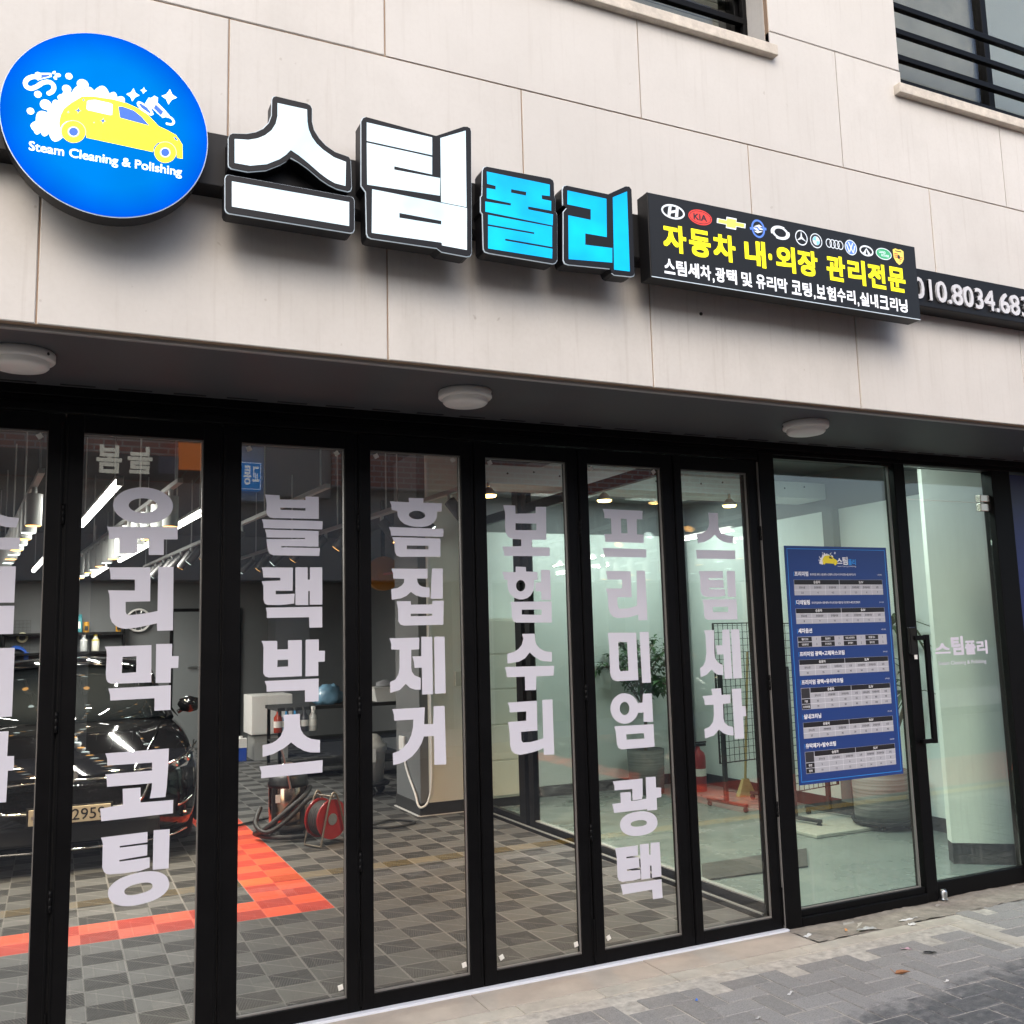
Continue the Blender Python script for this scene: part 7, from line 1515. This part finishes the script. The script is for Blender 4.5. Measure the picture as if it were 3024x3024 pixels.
b = MB(); b.box(-.02, -.015, .43, .09, .015, .455); b.box(-.02, -.012, .46, .10, .012, .475); b.tube(smooth_pts([(-.02, 0, .44), (-.07, -.02, .40), (-.085, -.03, .25), (-.08, -.03, .12)], 5), .010, 6); o = b.build('valve', M_blackm); o.parent = FE
b = MB(); b.lathe((0, 0, .12), [(.0727, .03), (.0727, .10)], 24); o = b.build('paper_label', M_sticker); o.parent = FE
BR = thing('broom', (6.05, 4.15, .02), 'broom with a wooden handle leaning behind the wire grid stand', 'broom')
b = MB(); b.tube([(0, 0, .14), (.13, .02, 1.35)], .012, 8); o = b.build('handle', mat('bamboo', (.42, .30, .10), .5)); o.parent = BR
b = MB(); b.add([(-.10, -.03, 0), (.10, -.03, 0), (.10, .03, 0), (-.10, .03, 0), (-.03, -.015, .16), (.03, -.015, .16), (.03, .015, .16), (-.03, .015, .16)], [(0, 3, 2, 1), (4, 5, 6, 7), (0, 1, 5, 4), (1, 2, 6, 5), (2, 3, 7, 6), (3, 0, 4, 7)]); o = b.build('brush_head', mat('straw', (.40, .36, .16), .8, noise=.3, nscale=30)); o.parent = BR
b = MB(); b.box(5.26, 2.35, .019, 6.05, 3.0, .045); tag(b.build('floor_mat', mat('cream_floor_mat', (.36, .36, .32), .85, noise=.15, nscale=20), bevel=.006), 'cream floor mat under the wire grid stand and banded pot', 'mat')
b = MB(); b.add([(3.80, 1.78, .021), (4.6, 1.72, .021), (4.95, 2.12, .021), (4.05, 2.13, .021), (3.80, 1.78, .029), (4.6, 1.72, .029), (4.95, 2.12, .029), (4.05, 2.13, .029)], [(4, 5, 6, 7), (0, 1, 5, 4), (1, 2, 6, 5), (2, 3, 7, 6), (3, 0, 4, 7)]); tag(b.build('door_mat', mat('charcoal_mat', (.06, .058, .055), .9, noise=.2, nscale=30)), 'charcoal entrance mat on the office floor behind the seventh door', 'mat')
CBN = thing('cream_cupboard', (3.93, 5.05, .02), 'tall cream cupboard with flat drawers behind the glass partition', 'cupboard')
b = MB(); b.box(-.24, -.12, .08, .25, .13, 1.73); o = b.build('carcass', M_cream, bevel=.004); o.parent = CBN
for k in range(5):
    b = MB(); b.box(-.232, -.132, .10 + k * .325, .242, -.121, .41 + k * .325); o = b.build('drawer', M_cream, bevel=.003); o.parent = CBN
b = MB(); b.box(-.23, -.10, 0, .24, .12, .08); o = b.build('plinth', M_blackm); o.parent = CBN

# ------------------------------------------------------------------ litter on the pavement
LF = MB()
pts_ = [(-.03, 0), (-.012, .012), (.012, .014), (.035, .002), (.014, -.012), (-.012, -.010)]
LF.add([(3.615 + p[0] * 1.0 - p[1] * .3, .028 + p[0] * -.5 + p[1], .004 + .012 * abs(p[1]) / .012 + .006 * (p[0] > .02)) for p in pts_] + [(3.615, .028, .003)], [(i, (i + 1) % 6, 6) for i in range(6)])
LF.tube([(3.588, .043, .006), (3.578, .062, .022)], .0012, 5)
o = tag(LF.build('dry_leaf', mat('dry_leaf', (.28, .12, .045), .6, noise=.3, nscale=60)), 'curled brown dry leaf lying on the grey pavers', 'leaf')
so = o.modifiers.new('t', 'SOLIDIFY'); so.thickness = .0015
def scrap(x, y, L, w, ang, m, name, label, cat, z=.002, grp=None, seed=1):
    r = random.Random(seed); b = MB(); n = 5; vs = []
    ca, sa = math.cos(ang), math.sin(ang)
    for j in range(n + 1):
        for s in (-1, 1):
            p, q = (j / n - .5) * L, s * w / 2 * (1 + r.uniform(-.4, .3))
            vs.append((x + ca * p - sa * q, y + sa * p + ca * q, z + r.uniform(.001, .010)))
    b.add(vs, [(j * 2, j * 2 + 2, j * 2 + 3, j * 2 + 1) for j in range(n)])
    o = tag(b.build(name, m), label, cat, grp); so_ = o.modifiers.new('t', 'SOLIDIFY'); so_.thickness = .0012
M_paper = mat('litter_paper', (.62, .62, .62), .7)
M_film = mat('litter_film', (.50, .50, .50), .25)
scrap(4.28, .600, .14, .014, .05, M_paper, 'paper_scrap', 'long thin white paper strip on the rough cement by the fixed window', 'litter', .004, None, 1)
scrap(3.97, .592, .11, .035, -.1, M_film, 'plastic_scrap', 'crumpled clear plastic film on the cement below the fixed window', 'litter', .004, None, 2)
scrap(3.63, .655, .07, .022, .4, M_paper, 'paper_scrap', 'white paper scrap by the foot of the corner post', 'litter', .004, None, 3)
scrap(4.23, .530, .04, .024, 0, M_paper, 'paper_scrap', 'small white paper scrap on the pale granite band', 'litter', .003, None, 4)
scrap(3.895, .265, .05, .016, -.3, mat('pink_wrapper', (.55, .36, .42), .5), 'candy_wrapper', 'pale pink wrapper on the pavers left of the black scrap', 'litter', .002, None, 5)
scrap(3.95, .17, .06, .022, -.4, M_blackm, 'rubber_scrap', 'flat black scrap on the pavers behind the dry leaf', 'litter', .002, None, 6)
scrap(3.02, .09, .045, .014, .5, M_paper, 'paper_scrap', 'bluish white paper strip on the pavers in front of the seventh door', 'litter', .002, None, 7)
scrap(2.62, .22, .012, .010, .5, mat('blue_scrap', (.05, .2, .7), .5), 'bottle_cap', 'tiny bright blue scrap on the grey pavers', 'litter', .002, None, 8)
scrap(3.70, -.14, .030, .010, .2, M_paper, 'paper_scrap', 'small white scrap near the dark stain on the pavers', 'litter', .002, None, 9)
scrap(3.86, .625, .022, .012, 1.0, mat('orange_scrap', (.55, .25, .08), .6), 'leaf_fragment', 'small orange leaf fragment on the rough cement', 'litter', .005, None, 10)
scrap(2.72, -.06, .024, .011, .3, M_paper, 'paper_scrap', 'white paper scrap lowest in the picture on the pavers', 'litter', .002, None, 11)
scrap(5.25, .60, .045, .014, .1, M_paper, 'paper_scrap', 'white paper scrap on the pavers in front of the entrance door', 'litter', .003, None, 12)

# ------------------------------------------------------------------ across the street (seen as reflections)
def make_brick(name, a_, b_):
    n = NB(name)
    br = n.nt.nodes.new('ShaderNodeTexBrick')
    mp = n.nt.nodes.new('ShaderNodeMapping'); mp.inputs['Rotation'].default_value = (R_(90), 0, 0)
    n.nt.links.new(n.tc.outputs['Object'], mp.inputs[0]); n.nt.links.new(mp.outputs[0], br.inputs['Vector'])
    br.inputs['Scale'].default_value = 1.0; br.inputs['Brick Width'].default_value = .24; br.inputs['Row Height'].default_value = .085; br.inputs['Mortar Size'].default_value = .012
    br.inputs['Color1'].default_value = (*a_, 1); br.inputs['Color2'].default_value = (*b_, 1); br.inputs['Mortar'].default_value = (.60, .55, .50, 1)
    n.nt.links.new(br.outputs[0], n.b.inputs['Base Color']); n.b.inputs['Roughness'].default_value = .85
    return n.m
M_brick = make_brick('red_brick', (.58, .21, .14), (.47, .15, .105))
OB = thing('brick_building', (2, -11, 0), 'red brick shop building across the street, seen only mirrored in the glass', 'building')
mb = MB()
mb.box(-9, -12, 4.2, 2.2, -9.0, 5.6); mb.box(3.79, -12, 3.9, 12, -9.0, 5.6)
part(mb, 'brick_wall', M_brick, parent=OB)
mb = MB(); mb.box(-9, -12, 2.5, 12, -9.3, 3.9); part(mb, 'grey_cladding', mat('grey_cladding', (.55, .54, .52), .7, noise=.1, nscale=1), parent=OB)
mb = MB(); mb.box(2.2, -12, 3.64, 2.78, -9.05, 5.5); part(mb, 'white_cladding', mat('white_cladding', (.72, .73, .74), .6), parent=OB)
mb = MB(); mb.box(2.80, -12, 3.73, 3.785, -9.08, 5.5); part(mb, 'beige_cladding', mat('beige_cladding', (.52, .475, .41), .7), parent=OB)
mb = MB(); mb.box(-9, -12, 0, 12, -9.8, 2.5); part(mb, 'shop_glazing', mat('dark_glazing', (.05, .055, .06), .15), parent=OB)
for x in (-6, -3, 0, 3, 6, 9):
    mb = MB(); mb.box(x, -9.8, 0, x + .5, -9.25, 2.5); part(mb, 'pier', mat('pale_render', (.42, .41, .38), .8, noise=.1), parent=OB)
for x in (5.2, 7.4, 9.6):
    mb = MB(); mb.box(x, -9.02, 4.7, x + 1.1, -8.98, 5.5); part(mb, 'window', mat('dark_glazing', (.05, .055, .06), .15), parent=OB)
s1 = thing('shop_sign', (.6, -8.9, 3.88), 'dark shop sign with two pale characters across the street, seen mirrored', 'sign')  # emission added to this sign so its mirror image shows brighter
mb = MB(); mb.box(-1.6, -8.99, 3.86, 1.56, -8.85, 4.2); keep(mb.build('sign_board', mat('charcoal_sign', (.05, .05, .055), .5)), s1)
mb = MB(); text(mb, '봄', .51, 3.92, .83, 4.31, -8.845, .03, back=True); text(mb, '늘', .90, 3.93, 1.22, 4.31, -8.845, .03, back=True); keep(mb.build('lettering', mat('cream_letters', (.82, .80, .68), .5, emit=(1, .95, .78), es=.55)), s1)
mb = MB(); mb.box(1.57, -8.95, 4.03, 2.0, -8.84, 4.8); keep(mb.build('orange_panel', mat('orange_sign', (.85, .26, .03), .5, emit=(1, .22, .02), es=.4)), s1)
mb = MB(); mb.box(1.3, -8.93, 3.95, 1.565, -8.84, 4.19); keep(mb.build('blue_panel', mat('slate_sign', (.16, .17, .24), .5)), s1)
s2 = thing('clinic_sign', (2.5, -9.0, 3.78), 'blue hanging sign with white characters across the street, seen mirrored', 'sign')  # board and characters get added emission to lift their reflection in the glass
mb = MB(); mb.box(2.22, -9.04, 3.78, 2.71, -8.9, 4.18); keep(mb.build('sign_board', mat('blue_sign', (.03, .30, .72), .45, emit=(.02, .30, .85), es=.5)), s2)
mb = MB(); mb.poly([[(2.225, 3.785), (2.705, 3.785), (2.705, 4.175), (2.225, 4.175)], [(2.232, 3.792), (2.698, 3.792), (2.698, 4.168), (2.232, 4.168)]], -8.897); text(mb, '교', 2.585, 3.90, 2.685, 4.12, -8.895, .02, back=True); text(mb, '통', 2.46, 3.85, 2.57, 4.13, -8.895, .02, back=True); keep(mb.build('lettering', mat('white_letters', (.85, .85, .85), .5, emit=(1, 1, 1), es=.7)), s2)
UP = thing('utility_pole', (-1.0, -8.0, .1), 'grey concrete utility pole across the street, seen mirrored', 'pole')
mb = MB(); mb.cyl((0, 0, 0), (0, 0, 8.5), .17, .12, n=18); o = mb.build('shaft', mat('concrete_pole', (.36, .35, .33), .85, noise=.15)); o.parent = UP
mb = MB()
for z in (6.2, 6.6): mb.tube(smooth_pts([(-14, .2, z + .5), (-7, .1, z - .1), (0, 0, z), (8, .1, z - .3), (16, .2, z + .4)], 6), .015, 5)
o = mb.build('overhead_wire', M_blackm); o.parent = UP
